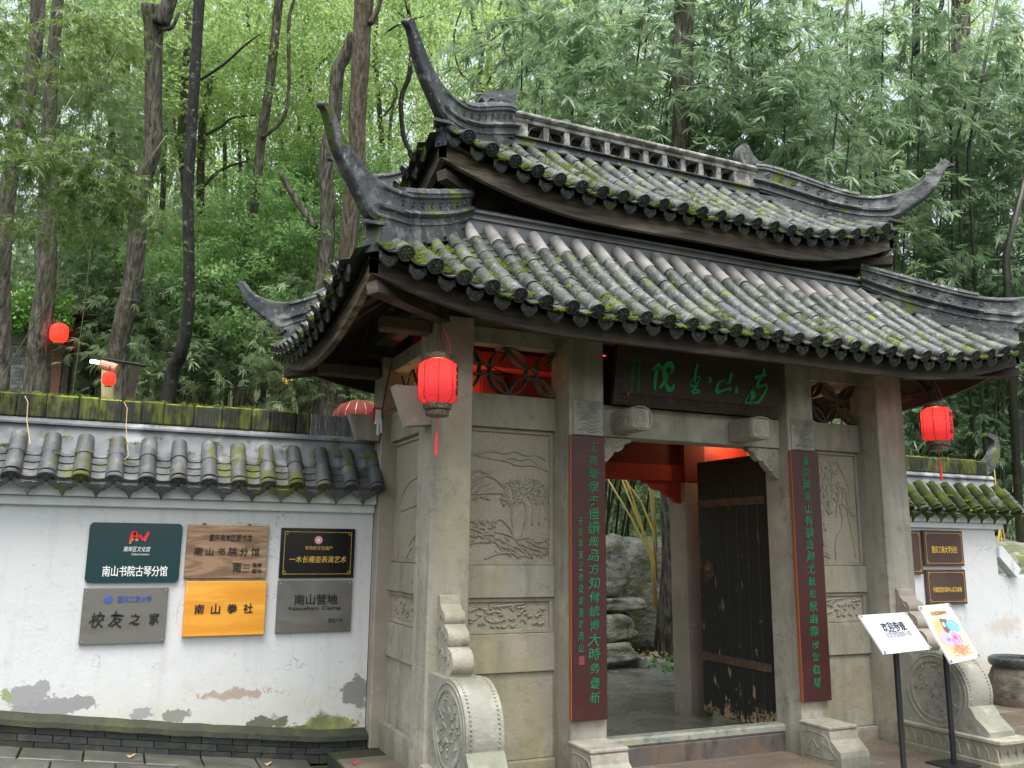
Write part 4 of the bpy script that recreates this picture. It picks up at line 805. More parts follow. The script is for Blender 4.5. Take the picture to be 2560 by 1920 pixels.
def hip(parent, inner, outer, top, bot, zoff=0):
    I = Vector((inner[0], inner[1], 0)); O = Vector((outer[0], outer[1], 0)); u = (O-I).normalized(); n = Vector((-u.y, u.x, 0))
    def interp(poly, s):
        for (a, za), (b, zb) in zip(poly, poly[1:]):
            if s <= b: return za+(zb-za)*(s-a)/(b-a) if b > a else za
        return poly[-1][1]
    N = 46; S0 = top[0][0]; S1 = top[-1][0]; body = MB(); vs = []; sT = []; 
    T = catmull([(a, b, 0) for a, b in top], 5); Bm = catmull([(a, b, 0) for a, b in bot], 5)
    # resample both by normalised arclength
    def res(P, N):
        P = np.array(P); d = np.r_[0, np.cumsum(np.linalg.norm(np.diff(P, axis=0), axis=1))]; t = np.linspace(0, d[-1], N+1); return np.stack([np.interp(t, d, P[:, i]) for i in range(2)], 1)
    T = res(T, N); Bm = res(Bm, N); rings = []
    for i in range(N+1):
        f = i/N; w = .062 if f < .55 else .062-.034*(f-.55)/.45
        a = Vector((0, 0, 0)); P = lambda q, lat: I+u*q[0]+Vector((0, 0, q[1]+zoff))+n*lat
        t, b = T[i], Bm[i]; mid = lambda k: t*(1-k)+b*k
        horn = f > .66
        if not horn: pr = [(0, 0), (.0, .85), (.05, 1.0), (.12, 1.0), (.17, .72), (.45, .68), (.50, .72), (.55, 1.1), (.64, 1.1), (.69, .72), (.80, .75), (.85, 1.0), (.9, 1.0), (.94, .7), (1, .7)]
        else: pr = [(0, 0), (.0, .6), (.06, .95), (.12, 1.0), (.25, .9), (.45, .85), (.50, .85), (.55, .85), (.64, .85), (.69, .85), (.80, .85), (.85, .85), (.9, .8), (.94, .7), (1, .5)]
        ring = [P(mid(k), w*l) for k, l in pr[1:]]+[P(mid(k), -w*l) for k, l in reversed(pr[1:])]
        rings.append(ring)
    k = len(rings[0]); vs = [p for r_ in rings for p in r_]
    fs = [(i*k+j, i*k+(j+1) % k, (i+1)*k+(j+1) % k, (i+1)*k+j) for i in range(N) for j in range(k)]+[tuple(range(k)), tuple(N*k+j for j in reversed(range(k)))]
    body.add(vs, fs)
    # scrolls carved in the web
    for i in range(3, 26, 3):
        for s in (-1, 1):
            c = T[i]*.69+Bm[i]*.31; q = [I+u*(c[0]+.022*math.cos(a))+Vector((0, 0, c[1]+zoff+.018*math.sin(a)))+n*s*.046 for a in [j*.9 for j in range(7)]]; body.tube(q, .005, 4)
    body.build('hip_ridge', m_ridge, parent, smooth=40)
    pv_ = 0
    for i in range(0, int(N*.60)-3, 4):   # separate cap tiles along the crest and the middle moulding
        for k_, r0, nm_ in ((.02, .043, 'cap_tile'), (.60, .030, 'moulding_tile')):
            P = []
            for j in (0, 2, 4):
                c = T[i+j]*(1-k_)+Bm[i+j]*k_; P.append(I+u*c[0]+Vector((0, 0, c[1]+zoff+(.006 if k_ < .1 else 0))))
            P[2] = P[1].lerp(P[2], .93); m2 = MB(); m2.tube(P, [r0*1.06, r0, r0*.97], 8, nrm=(0, 0, 1)); vv = m2.v
            c0 = P[1]; m2.v = [tuple(Vector(q)+n*((Vector(q)-c0).dot(n)*(.55 if k_ < .1 else 1.7))) for q in vv]; m2.build(nm_, m_ridge, parent, smooth=50)
    e_ = I+u*(T[N][0]+.0)+Vector((0, 0, (T[N][1]+Bm[N][1])/2)); MB().ico(tuple(e_), .028, 2, 0, (1, 1, .8)).build('horn_tip', m_ridge, parent, smooth=True)
    # corner filler and beam end below the horn
    z1 = bot[0][1]; f_ = MB(); e = I+u*(O-I).length
    P0 = I+u*.05; P1 = I+u*((O-I).length*1.0)
    zb = interp(bot, (O-I).length)
    f_.add([tuple(P0+n*s*.05+Vector((0, 0, z1-.06))) for s in (-1, 1)]+[tuple(P0+n*s*.05+Vector((0, 0, z1-.16))) for s in (-1, 1)]+[tuple(P1+n*s*.05+Vector((0, 0, zb+.02+zoff))) for s in (-1, 1)]+[tuple(P1+n*s*.05+Vector((0, 0, zb-.2+zoff))) for s in (-1, 1)],
           [(0, 1, 3, 2), (4, 6, 7, 5), (0, 2, 6, 4), (1, 5, 7, 3), (0, 4, 5, 1), (2, 3, 7, 6)])
    f_.build('hip_filler', m_ridge, parent)
    h = MB(); zc = interp(bot, (O-I).length)+zoff; C0 = I+u*((O-I).length+.02)
    h.tube([I+u*.3+Vector((0, 0, zc-.38)), I+u*((O-I).length-.02)+Vector((0, 0, zc-.42))], .055, 4); h.build('hip_rafter', m_wood, parent)
    cp = MB(); cp.hull([tuple(C0+u*a+n*b+Vector((0, 0, zc+c))) for a, b, c in ((-.05, -.09, -.02), (-.05, .09, -.02), (.10, 0, -.03), (-.05, -.09, -.035), (-.05, .09, -.035), (.10, 0, -.05), (0, 0, .02))]); cp.build('corner_tile', m_disc, parent)
LT = [(.0, 4.235), (.3, 4.115), (.6, 3.995), (.9, 3.885), (1.12, 3.837), (1.3, 3.834), (1.4, 3.852), (1.52, 3.893), (1.63, 3.95), (1.70, 4.01), (1.745, 4.068), (1.79, 4.085), (1.83, 4.06)]
LB = [(.0, 4.03), (.3, 3.865), (.6, 3.742), (.9, 3.64), (1.15, 3.59), (1.3, 3.56), (1.42, 3.635), (1.51, 3.70), (1.61, 3.77), (1.70, 3.855), (1.757, 3.95), (1.79, 4.01), (1.825, 4.04)]
UT = [(.04, 5.385), (.16, 5.36), (.44, 5.225), (.75, 5.06), (.95, 4.976), (1.12, 4.945), (1.3, 4.957), (1.4, 4.985), (1.5, 5.032), (1.6, 5.115), (1.68, 5.195), (1.735, 5.25), (1.775, 5.245), (1.81, 5.19)]
UB = [(.0, 5.15), (.4, 4.965), (.7, 4.83), (1.0, 4.735), (1.2, 4.703), (1.30, 4.71), (1.43, 4.79), (1.56, 4.875), (1.67, 4.985), (1.73, 5.09), (1.76, 5.15), (1.80, 5.18)]
for (i, o) in (((2.19, .13), (1.26, -.71)), ((6.19, .13), (7.115, -.71)), ((2.19, 1.47), (1.26, 2.31)), ((6.19, 1.47), (7.115, 2.31))): hip(roofL, i, o, LT, LB)
for (i, o) in (((2.87, .80), (1.92, -.03)), ((5.52, .80), (6.46, -.03)), ((2.87, .80), (1.92, 1.63)), ((5.52, .80), (6.46, 1.63))): hip(roofU, i, o, UT, UB)
# main ridge with pierced cells
x0, x1 = 2.84, 5.55; yr0, yr1 = .745, .855
part(MB().box(x0, x1, yr0-.02, yr1+.02, 5.06, 5.10, .008).box(x0, x1, yr0-.005, yr1+.005, 5.10, 5.135).box(x0, x1, yr0-.03, yr1+.03, 5.135, 5.155, .006), 'ridge_base', m_ridge, roofU)
part(MB().box(x0, x1, yr0-.005, yr1+.005, 5.29, 5.33, .004).box(x0-.01, x1+.01, yr0-.035, yr1+.035, 5.33, 5.385, .02), 'ridge_cap', m_ridgelight, roofU)
ncell = 11; xa, xb = 2.99, 5.30; pw = .055; cw = (xb-xa)/ncell
part(MB().box(x0, xa, yr0, yr1, 5.155, 5.29), 'ridge_end_block', m_ridgelight, roofU); part(MB().box(xb, x1, yr0, yr1, 5.155, 5.29), 'ridge_end_block', m_ridgelight, roofU)
part(MB().box(xa, xb, yr1-.012, yr1-.002, 5.155, 5.29), 'ridge_back', m_soffit, roofU)
for i in range(ncell):
    c0 = xa+i*cw; c1 = c0+cw-pw
    part(MB().box(c1, c1+pw-.001, yr0, yr1-.013, 5.155, 5.29, .003), 'ridge_baluster', m_ridgelight, roofU)
    q = MB(); s = 1 if i % 2 else -1
    a = np.array([c0+.004, 5.16 if s < 0 else 5.285]); b = np.array([c1-.004, 5.285 if s < 0 else 5.16]); d = b-a; nn = np.array([-d[1], d[0]])
    for k in (-1, 1): q.tube([(float((a+d*t+nn*k*.28*math.sin(PI*t))[0]), yr0+.02, float((a+d*t+nn*k*.28*math.sin(PI*t))[1])) for t in [j/8 for j in range(9)]], .005, 4)
    part(q, 'cell_leaf', m_ridge, roofU)
for s, cx in ((-1, 2.86), (1, 5.50)):   # beast-head finials
    pr = [(.02, 5.37), (.0, 5.47), (-.035, 5.61), (.03, 5.585), (.12, 5.545), (.20, 5.53), (.25, 5.52), (.30, 5.485), (.315, 5.44), (.27, 5.395), (.22, 5.36), (.12, 5.36)]
    if s > 0: pr = [(-.10, 5.37), (-.165, 5.45), (-.17, 5.53), (-.13, 5.60), (-.08, 5.625), (-.05, 5.60), (0, 5.52), (.06, 5.47), (.13, 5.44), (.16, 5.40), (.10, 5.37)]
    P = [((cx-a) if s < 0 else (cx+a), z) for a, z in pr]; f_ = MB().prism(P, .75, .85, 'y')
    for k in range(9):
        a0 = pr[2] if s < 0 else pr[3]; t = k/8; xx = .02+.2*t; ln = [(xx, 5.40+.02*math.sin(k)), (xx*.7+.02, 5.46), (a0[0]+.03+t*.04, a0[1]-.05-.03*t)]
        if s > 0: ln = [(-.08+.2*t, 5.39), (-.10+.12*t, 5.45), (-.13+.08*t, 5.56-.06*t)]
        for y in (.748, .852): f_.tube([((cx-a) if s < 0 else (cx+a), y, z) for a, z in ln], .007, 4)
    for y in (.745, .855): f_.tube([((cx-.22-.035*math.cos(a)) if s < 0 else (cx+.10+.03*math.cos(a)), y, (5.42+.03*math.sin(a))) for a in [j*.7 for j in range(9)]], .008, 5)
    part(f_, 'ridge_beast', m_ridge, roofU, smooth=40)
# curled dead leaf on the roof tiles
for (px, py) in ((1822, 800), (1978, 862)):
    p = at(px, py, Y=-.78); mm = MB().add([(p.x-.05, p.y, p.z), (p.x-.02, p.y-.03, p.z+.02), (p.x+.03, p.y-.02, p.z+.012), (p.x+.06, p.y, p.z), (p.x+.02, p.y+.03, p.z+.022), (p.x-.02, p.y+.03, p.z+.02)], [(0, 1, 4, 5), (1, 2, 3, 4)])
    tag(mm.build('dead_leaf', m_leafb, None), 'curled brown dead leaf lying on the roof tiles' if px < 1900 else 'pale dead leaf caught under the eave tiles above the name board', 'leaf')
# ------------------------------------------------------------------ boundary walls
WR = .062
WMS = [dict(tile=tile_mesh('round_tile', q_, L=.17, r=WR, seg=9), disc=disc_mesh('tile_end', q2_, r=.066, t=.03, seg=18), pan=pan_mesh('pan_tile', q3_, w=.175, L=.11, t=.014), drip=drip_mesh('drip_tile', q2_, w=.20, h=.135)) for q_, q2_, q3_ in ((m_tilew, m_tilew, m_tilew), (m_tiler, m_tiler, m_pan))]
def wall(name, label, X0, X1, tiles, lzf, ends, slats=None, cope_end=None):
    w = empty(name, ((X0+X1)/2, 1.85, 0), label, 'wall'); WM = WMS[1 if ends else 0]
    body = MB(); n = max(2, int((X1-X0)/.4)); vs = []
    for i in range(n+1):
        x = X0+(X1-X0)*i/n; vs += [(x, 1.70, lzf(x)+.10), (x, 1.70, 1.88), (x, 2.0, 1.88), (x, 2.0, -.3)]
    body.add(vs, [(i*4+k, i*4+(k+1) % 4, (i+1)*4+(k+1) % 4, (i+1)*4+k) for i in range(n) for k in range(4)]+[(0, 1, 2, 3), (n*4+3, n*4+2, n*4+1, n*4)]); body.build('wall_body', m_white, w)
    e = .18 if ends else 0
    MB().box(X0, X1+e*.6, 1.655, 2.02, 1.875, 1.945, .006).build('cornice', m_whitetrim, w); MB().box(X0, X1+e, 1.60, 2.06, 1.946, 2.10, .006).build('cornice', m_whitetrim, w)
    X1e = X1+e
    prof = [(1.60, 2.101), (1.60, 2.16), (1.72, 2.36), (1.775, 2.43), (1.79, 2.49), (1.765, 2.492), (1.765, 2.507), (1.80, 2.54), (1.90, 2.54), (1.935, 2.507), (1.935, 2.492), (1.91, 2.49), (1.93, 2.43), (2.06, 2.16), (2.06, 2.101)]
    MB().prism(prof, X0, X1e, 'x').build('tile_bed', m_bed, w, smooth=30)
    kx = 0; k = w
    top = Vector((0, 1.745, 2.39)); low = Vector((0, 1.50, 2.10)); up = top-low; rot = basis((1, 0, 0), up)
    for x in tiles:
        for i in range(2):
            p = low+up*((i+.5)/2)+Vector((x, 0, 0)); add('round_tile', WM['tile'], w, p, rot@Matrix.Rotation(random.uniform(-.03, .03), 3, 'X')@Matrix.Diagonal((1, (up.length/2)/.17*1.04, 1)))
        add('tile_end', WM['disc'], w, low+Vector((x, 0, .0))+rot@Vector((0, -.012, .004)), rot@Matrix.Rotation(.15, 3, 'X'))
    sp = .2255
    for x in [t+sp/2 for t in tiles[:-1]]+[tiles[0]-sp/2]+([tiles[-1]+sp*.45] if ends else []):
        for i in range(5):
            p = low+up*((i+.5)/5.2)+Vector((x, 0, 0))+rot@Vector((0, 0, -.008)); add('pan_tile', WM['pan'], w, p, rot@Matrix.Rotation(-.10, 3, 'X'))
        add('drip_tile', WM['drip'], w, low+Vector((x, -.01, -.045)), basis((1, 0, 0), (0, 1, .35)))
    ms = MB(); r_ = random.Random(3 if ends else 4)
    for x in tiles:
        for q in range(3):
            if r_.random() < .8: c = low+up*r_.uniform(.1, 1)+Vector((x+r_.uniform(-.1, .1), 0, WR*.6)); tufts(ms, c, 70, .05, r_)
    for i in range(int((X1-X0)*26)): tufts(ms, (X0+(X1-X0)*r_.random(), 1.85+r_.uniform(-.07, .03), 2.735), 12, .04, r_)
    me = ms.mesh('moss', m_moss, False, wo(w), fix=False); a1 = me.attributes.new('v', 'FLOAT', 'POINT'); a1.data.foreach_set('value', RNG.random(len(me.vertices)).astype(np.float32)); o = add('moss', me, w); o['kind'] = 'stuff'
    # coping of tiles stacked on edge
    x = X0; xe = slats[0] if slats else (cope_end or X1)
    while x < xe-.02:
        l = min(random.uniform(.12, .26), xe-x); c = MB(); dz = random.uniform(-.006, .006)
        c.box(x+.002, x+l-.003, 1.79, 1.92, 2.541, 2.728+dz, .012); q = x+.02
        while q < x+l-.02: c.box(q, q+.006, 1.784, 1.79, 2.56, 2.70+random.uniform(-.03, .02)); q += random.uniform(.015, .05)
        c.build('coping_block', m_cope, w); x += l
    if slats:
        x = slats[0]
        while x < slats[1]-.012: MB().box(x, x+.0085, 1.795+random.uniform(0, .006), 1.915, 2.541, 2.716+random.uniform(-.004, .006)).build('edge_tile', m_slat, w); x += .0125
    # brick plinth following the paving
    zc = lambda x, h: lzf(x)+h
    for c, (za, zb, yf) in enumerate(((-.03, .035, 1.60), (.035, .085, 1.605), (.085, .135, 1.61))):
        x = max(X0, -2.0)-(c % 2)*.11
        while x < X1-.02:
            xb = min(x+.225, X1); zz = [zc(x, za)+.002, zc(xb, za)+.002, zc(x, zb)-.002, zc(xb, zb)-.002]; j = random.uniform(-.002, .002)
            bb = MB().add([(x+.003, yf+j, zz[0]), (xb-.003, yf+j, zz[1]), (xb-.003, yf+j, zz[3]), (x+.003, yf+j, zz[2]), (x+.003, 1.70, zz[0]), (xb-.003, 1.70, zz[1]), (xb-.003, 1.70, zz[3]), (x+.003, 1.70, zz[2])], [(0, 1, 2, 3), (7, 6, 5, 4), (0, 4, 5, 1), (1, 5, 6, 2), (2, 6, 7, 3), (3, 7, 4, 0)])
            bb.build('brick', m_brick, w); x = xb
    x = max(X0, -2.0); vs = []; n = 40
    for i in range(n+1):
        xx = x+(X1-x)*i/n; z = lzf(xx)+random.uniform(-.004, .004); vs += [(xx, 1.585, z+.137), (xx, 1.59, z+.175), (xx, 1.66, z+.20+random.uniform(-.006, .006)), (xx, 1.71, z+.215), (xx, 1.71, z+.137)]
    MB().add(vs, [(i*5+k, i*5+(k+1) % 5, (i+1)*5+(k+1) % 5, (i+1)*5+k) for i in range(n) for k in range(5)]).build('plinth_cap', m_capmoss, w, smooth=40)
    if ends:   # curled end of the coping and bird-tail horn
        P = [(9.75, 2.60), (9.95, 2.66), (10.08, 2.78), (10.15, 2.92), (10.12, 3.03), (10.0, 3.08)]
        h = MB(); pts = catmull([(a, b, 0) for a, b in P], 4); vs = []
        for i, p in enumerate(pts):
            t = i/len(pts); a = pts[max(i-1, 0)]; b = pts[min(i+1, len(pts)-1)]; d = np.array([b[0]-a[0], b[1]-a[1]]); d /= np.linalg.norm(d); q = np.array([-d[1], d[0]])*(.09-.07*t); w_ = .06-.02*t
            for s, y in ((1, -w_), (1, w_), (-1, w_), (-1, -w_)): vs.append((p[0]+q[0]*s, 1.855+y, p[1]+q[1]*s))
        N = len(pts); h.add(vs, [(i*4+k, i*4+(k+1) % 4, (i+1)*4+(k+1) % 4, (i+1)*4+k) for i in range(N-1) for k in range(4)]+[(0, 3, 2, 1), (N*4-4, N*4-3, N*4-2, N*4-1)]); h.build('curled_ridge_end', m_ridge, w, smooth=40)
    return w
lt = [1.977-.02-.2255*i for i in range(16)][::-1]
wallL = wall('boundary_wall', 'whitewashed boundary wall with mossy grey tile top and peeling foot, carrying six name plaques', -3.4, 1.985, lt, lz, False, slats=(1.425, 1.91))
wallR = wall('boundary_wall', 'short white boundary wall with diagonal mossy tiles right of the gatehouse', 6.5, 9.8, [7.0+.2255*i for i in range(14)], lambda x: -.14, True, cope_end=9.9)
# low wall running on to the right
lw = empty('low_wall', (12, 1.9, -.14), 'low peeling white wall below the mossy bank at the right edge', 'wall')
MB().box(9.802, 15, 1.74, 2.05, -.2, 1.32, .02).build('wall_body', m_white, lw); MB().box(9.802, 15, 1.66, 2.05, -.2, .04, .01).build('plinth', m_brick, lw)
MB().prism([(9.80, 1.66), (9.86, 1.68), (10.16, 1.40), (10.08, 1.30), (9.80, 1.54)], 1.66, 1.78, 'y').build('broken_coping', m_whitetrim, lw)
for k, (x, y, z, r, s) in enumerate([(10.9, 2.5, 1.35, .75, (1.3, .8, .6)), (10.15, 2.3, 1.45, .35, (1, .8, 1)), (12.6, 2.8, 1.5, .9, (1.2, .8, .6))]):
    o = MB().ico((x, y, z), r, 3, .10, s).build('garden_rock', m_rock, None, smooth=True)
    tag(o, ['broad mossy boulder on the bank above the low white wall', 'small grey stone at the broken corner of the white wall', 'mossy boulder at the far right edge of the bank'][k], 'rock')
pr_ = MB().box(7.25, 14, -6.5, 1.59, -.34, -.145).build('side_pavement', m_pave, None); pr_['kind'] = 'structure'
for i in range(4):
    for j in range(3): slab_piece('paving_stone', pr_, m_pave, 7.3+i*.9, 8.2+i*.9, -.3+j*.62, .32+j*.62, lambda x: -.13, t=.01)
# bamboo tripod stakes on the bank
tp = MB()
for dx, dy in ((-.16, 0), (.13, .05), (.0, .1)): tp.tube([(10.75+dx, 2.3+dy, 1.55), (10.75-dx*.6, 2.3-dy*.5, 2.35)], .012, 5)
tp.tube([(10.75, 2.32, 1.6), (10.76, 2.34, 2.8)], .01, 5); tag(tp.build('stake_tripod', m_culmy, None), 'pale bamboo stakes tied in a cross on the bank right of the wall', 'stakes')
# ------------------------------------------------------------------ wall plaques
F0 = 1.700
def sc(a): return a*.9935
def zz(z): return 1.6+(z-1.6)*.9935
def sign(name, x0, x1, z0, z1, mat, label, cat='plaque', y=1.672, th=.026, r=0, edge=None):
    x0, x1, z0, z1 = sc(x0), sc(x1), zz(z0), zz(z1)
    s = empty(name, ((x0+x1)/2, y+th, z0), label, cat, 'name plaques on the walls')
    if r:
        pr = []
        for cx, cz, a0 in ((x1-r, z1-r, 0), (x0+r, z1-r, 90), (x0+r, z0+r, 180), (x1-r, z0+r, 270)):
            for k in range(7): a = math.radians(a0+k*15); pr.append((cx+r*math.cos(a), cz+r*math.sin(a)))
        MB().prism(pr, y, y+th, 'y').build('board', mat, s)
    else: MB().box(x0, x1, y, y+th, z0, z1, .003).build('board', mat, s)
    s['_b'] = (x0, x1, z0, z1, y); return s
def sp_(s, u, v):
    x0, x1, z0, z1, y = s['_b']; return Vector((x0+u*(x1-x0), y, z0+v*(z1-z0)))
UX, UZ = (1, 0, 0), (0, 0, 1)
g_ = sign('wall_plaque', -.212, .452, 1.305, 1.757, m_sgreen, 'dark teal glossy plaque with rounded corners and red logo, top left of six', r=.035)
text('南山书院古琴分馆', sp_(g_, .52, .19), UX, UZ, .072, m_signwhite, g_, width=.455, bold=.012)
text('南岸区文化馆', sp_(g_, .52, .56), UX, UZ, .036, m_signwhite, g_, width=.19, shear=.25)
text('Cultural centers', sp_(g_, .56, .475), UX, UZ, .02, m_signwhite, g_, width=.125)
mp = lambda s, a, b, c, d: (lambda x, y: sp_(s, a+(b-a)*x, c+(d-c)*y))
strokes([[(.0, .35, .10), (.12, .75, .22), (.22, 1.0, .26), (.30, .8, .2), (.42, .55, .12)], [(.42, .55, .10), (.52, .8, .10), (.60, .6, .10), (.70, .45, .14), (.82, .6, .2), (.98, 1.05, .12)]],
        lambda x, y: sp_(g_, .435+.20*x, .62+.22*y), (0, -1, 0), m_logored, g_, name='logo', minw=.03)
for st in [((.0, .28), .2), ((-.02, .16), .17), ((-.03, .04), .13), ((-.02, -.08), .08), ((.28, .28), .18), ((.3, .16), .12), ((.72, .28), .16), ((.74, .18), .1)]:
    (x, y), l = st; a = sp_(g_, .435+.20*x, .67+.19*y); MB().box(a.x, a.x+l*.14, a.y-.006, a.y-.001, a.z-.003, a.z+.003).build('logo_bar', m_logoyel, g_)
w_ = sign('wall_plaque', .488, 1.113, 1.335, 1.753, m_swood, 'brown wood-grain plaque lettered in black, top middle of six', y=1.655, th=.043)
text('重庆南岸区图书馆', sp_(w_, .53, .76), UX, UZ, .05, m_black, w_, width=.33, bold=.004, shear=.1)
text('南山书院分馆', sp_(w_, .50, .50), UX, UZ, .068, m_black, w_, width=.50, brush=.45, bold=.012, gap=1.25)
text('南', sp_(w_, .63, .19), UX, UZ, .06, m_black, w_, bold=.02); text("Nan'an", sp_(w_, .745, .255), UX, UZ, .016, m_black, w_); text('Library', sp_(w_, .745, .19), UX, UZ, .016, m_black, w_); text('Union', sp_(w_, .735, .125), UX, UZ, .016, m_black, w_)
text('南岸', sp_(w_, .88, .245), UX, UZ, .032, m_black, w_, bold=.01); text('图书', sp_(w_, .88, .135), UX, UZ, .032, m_black, w_, bold=.01)
a = sp_(w_, .63, .19); MB().box(a.x-.036, a.x+.036, a.y-.006, a.y-.001, a.z+.034, a.z+.04).build('logo', m_black, w_)
for u in (.2, .76): a = sp_(w_, u, 1); MB().prism([(a.x-.022, a.z), (a.x+.022, a.z), (a.x, a.z+.018)], 1.675, 1.68, 'y').build('hanger', m_iron, w_)
b_ = sign('wall_plaque', 1.219, 1.840, 1.334, 1.741, m_sblack, 'black plaque with gold border and round pink emblem, top right of six')
def screws(s):
    for u, v in ((.035, .05), (.965, .05), (.035, .95), (.965, .95)): a = sp_(s, u, v); MB().tube([(a.x, a.y-.004, a.z), (a.x, a.y+.002, a.z)], .006, 8).build('screw', m_screw, s)
def frame_line(s, i, t, mat, y=None):
    x0, x1, z0, z1, yy = s['_b']; m_ = MB(); e = .004
    for q in ((x0+i, x1-i, z0+i, z0+i+t), (x0+i, x1-i, z1-i-t, z1-i), (x0+i, x0+i+t, z0+i, z1-i), (x1-i-t, x1-i, z0+i, z1-i)): m_.box(q[0], q[1], yy-e, yy-.001, q[2], q[3])
    for cx, sx in ((x0+i, 1), (x1-i, -1)):
        for cz, sz in ((z0+i, 1), (z1-i, -1)): m_.tube([(cx+sx*(.012+.014*math.cos(a)), yy-.004, cz+sz*(.012+.014*math.sin(a))) for a in [k*.8 for k in range(9)]], t*.6, 4)
    m_.build('gold_border', mat, s)
frame_line(b_, .03, .003, m_gold)
text('一木长嘴壶表演艺术', sp_(b_, .505, .37), UX, UZ, .05, m_gold, b_, width=.47, bold=.012, shear=.12); text('非物质文化遗产', sp_(b_, .51, .60), UX, UZ, .03, m_gold, b_, width=.23)
a = sp_(b_, .50, .76); MB().lathe([(.0005, -.003), (.032, -.003), (.034, 0), (.034, .002)], (0, 0, 0), 24).v
e_ = MB(); e_.tube([(a.x, a.y-.005, a.z), (a.x, a.y-.001, a.z)], .034, 24); e_.build('emblem', m_pinkem, b_)
e_ = MB(); e_.tube([(a.x+.024*math.cos(t), a.y-.006, a.z+.024*math.sin(t)) for t in [k*PI/8 for k in range(17)]], .003, 4); e_.box(a.x-.012, a.x+.012, a.y-.007, a.y-.0055, a.z-.012, a.z+.012); e_.build('emblem_ring', m_signwhite, b_)
s1 = sign('wall_plaque', -.210, .385, .855, 1.266, m_steel, 'brushed steel plaque with blue heading and brush characters, bottom left of six')
text('校友之家', sp_(s1, .50, .43), UX, UZ, .105, m_black, s1, width=.48, brush=1, bold=.018, gap=1.5)
text('重庆工商大学', sp_(s1, .60, .80), UX, UZ, .045, m_blue, s1, width=.24, bold=.012)
a = sp_(s1, .29, .80); e_ = MB(); e_.tube([(a.x, a.y-.004, a.z), (a.x, a.y-.001, a.z)], .03, 20); e_.build('emblem', m_blue, s1); e_ = MB(); e_.tube([(a.x+.02*math.cos(t), a.y-.005, a.z+.02*math.sin(t)) for t in [k*PI/8 for k in range(17)]], .002, 4); e_.build('emblem_ring', m_steel, s1)
s2 = sign('wall_plaque', .508, 1.126, .892, 1.313, m_sorange, 'orange laminated bamboo plaque with four black characters, bottom middle of six', y=1.655, th=.043)
text('南山拳社', sp_(s2, .48, .49), UX, UZ, .085, m_black, s2, width=.44, brush=.5, bold=.022, gap=1.45)
s3 = sign('wall_plaque', 1.216, 1.834, .895, 1.313, m_steel, 'grey steel plaque reading Nanshan Camp, bottom right of six')
text('南山营地', sp_(s3, .51, .63), UX, UZ, .075, m_black, s3, width=.35, bold=.025); text('Nanshan Camp', sp_(s3, .51, .455), UX, UZ, .034, m_black, s3, width=.43, bold=.02); text('滚石户外', sp_(s3, .79, .22), UX, UZ, .036, m_black, s3, width=.125)
screws(s1); screws(s3)
for nm_, bb, tx, lab in (('wall_plaque', (8.505, 9.15, 1.436, 1.844), '重庆工商大学分社', 'dark brown plaque with gold characters, upper one right of the gate'), ('wall_plaque', (8.505, 9.146, 1.002, 1.395), '传媒监管实验中心实习基地', 'dark brown plaque with gold characters, lower one right of the gate'), ('wall_plaque', (7.85, 8.465, 1.344, 1.841), '', 'dark brown plaque mostly hidden behind the right gate post')):
    x0, x1, z0, z1 = bb; k = (1.672+5.65)/(1.65+5.65); q = sign(nm_, x0*k/.9935, x1*k/.9935, 1.6+(z0-1.6)*k/.9935, 1.6+(z1-1.6)*k/.9935, m_brown, lab, y=1.66, th=.038); frame_line(q, .03, .004, m_gold)
    if tx: text(tx, sp_(q, .50, .46 if z0 > 1.2 else .42), UX, UZ, .075 if len(tx) < 9 else .055, m_gold, q, width=.42 if len(tx) < 9 else .47, bold=.02)
# ------------------------------------------------------------------ name board and couplets
def bpt(u, v): return Vector((3.37+1.60*u, -.02-.10*v, 2.695+.555*v))
nb = empty('name_board', (4.17, -.02, 2.69), 'dark brown name board with large green brush characters leaning out over the doorway', 'name board')
q = MB(); vs = [tuple(bpt(u, v)+Vector((0, y, 0))) for y in (0, .05) for u, v in ((0, 0), (1, 0), (1, 1), (0, 1))]; q.add(vs, [(0, 1, 2, 3), (7, 6, 5, 4), (0, 4, 5, 1), (1, 5, 6, 2), (2, 6, 7, 3), (3, 7, 4, 0)]); q.build('board', m_plaque, nb)
NBn = (bpt(1, 0)-bpt(0, 0)).cross(bpt(0, 1)-bpt(0, 0)).normalized()
def onb(px, py):   # picture point on the board face
    d = ray(px, py); p0 = bpt(0, 0); c = Vector(CAM); return c+d*((p0-c).dot(NBn)/d.dot(NBn))
sx_ = 5.267; mb_ = lambda x, y: onb(1540+x/sx_, 860+y/sx_)
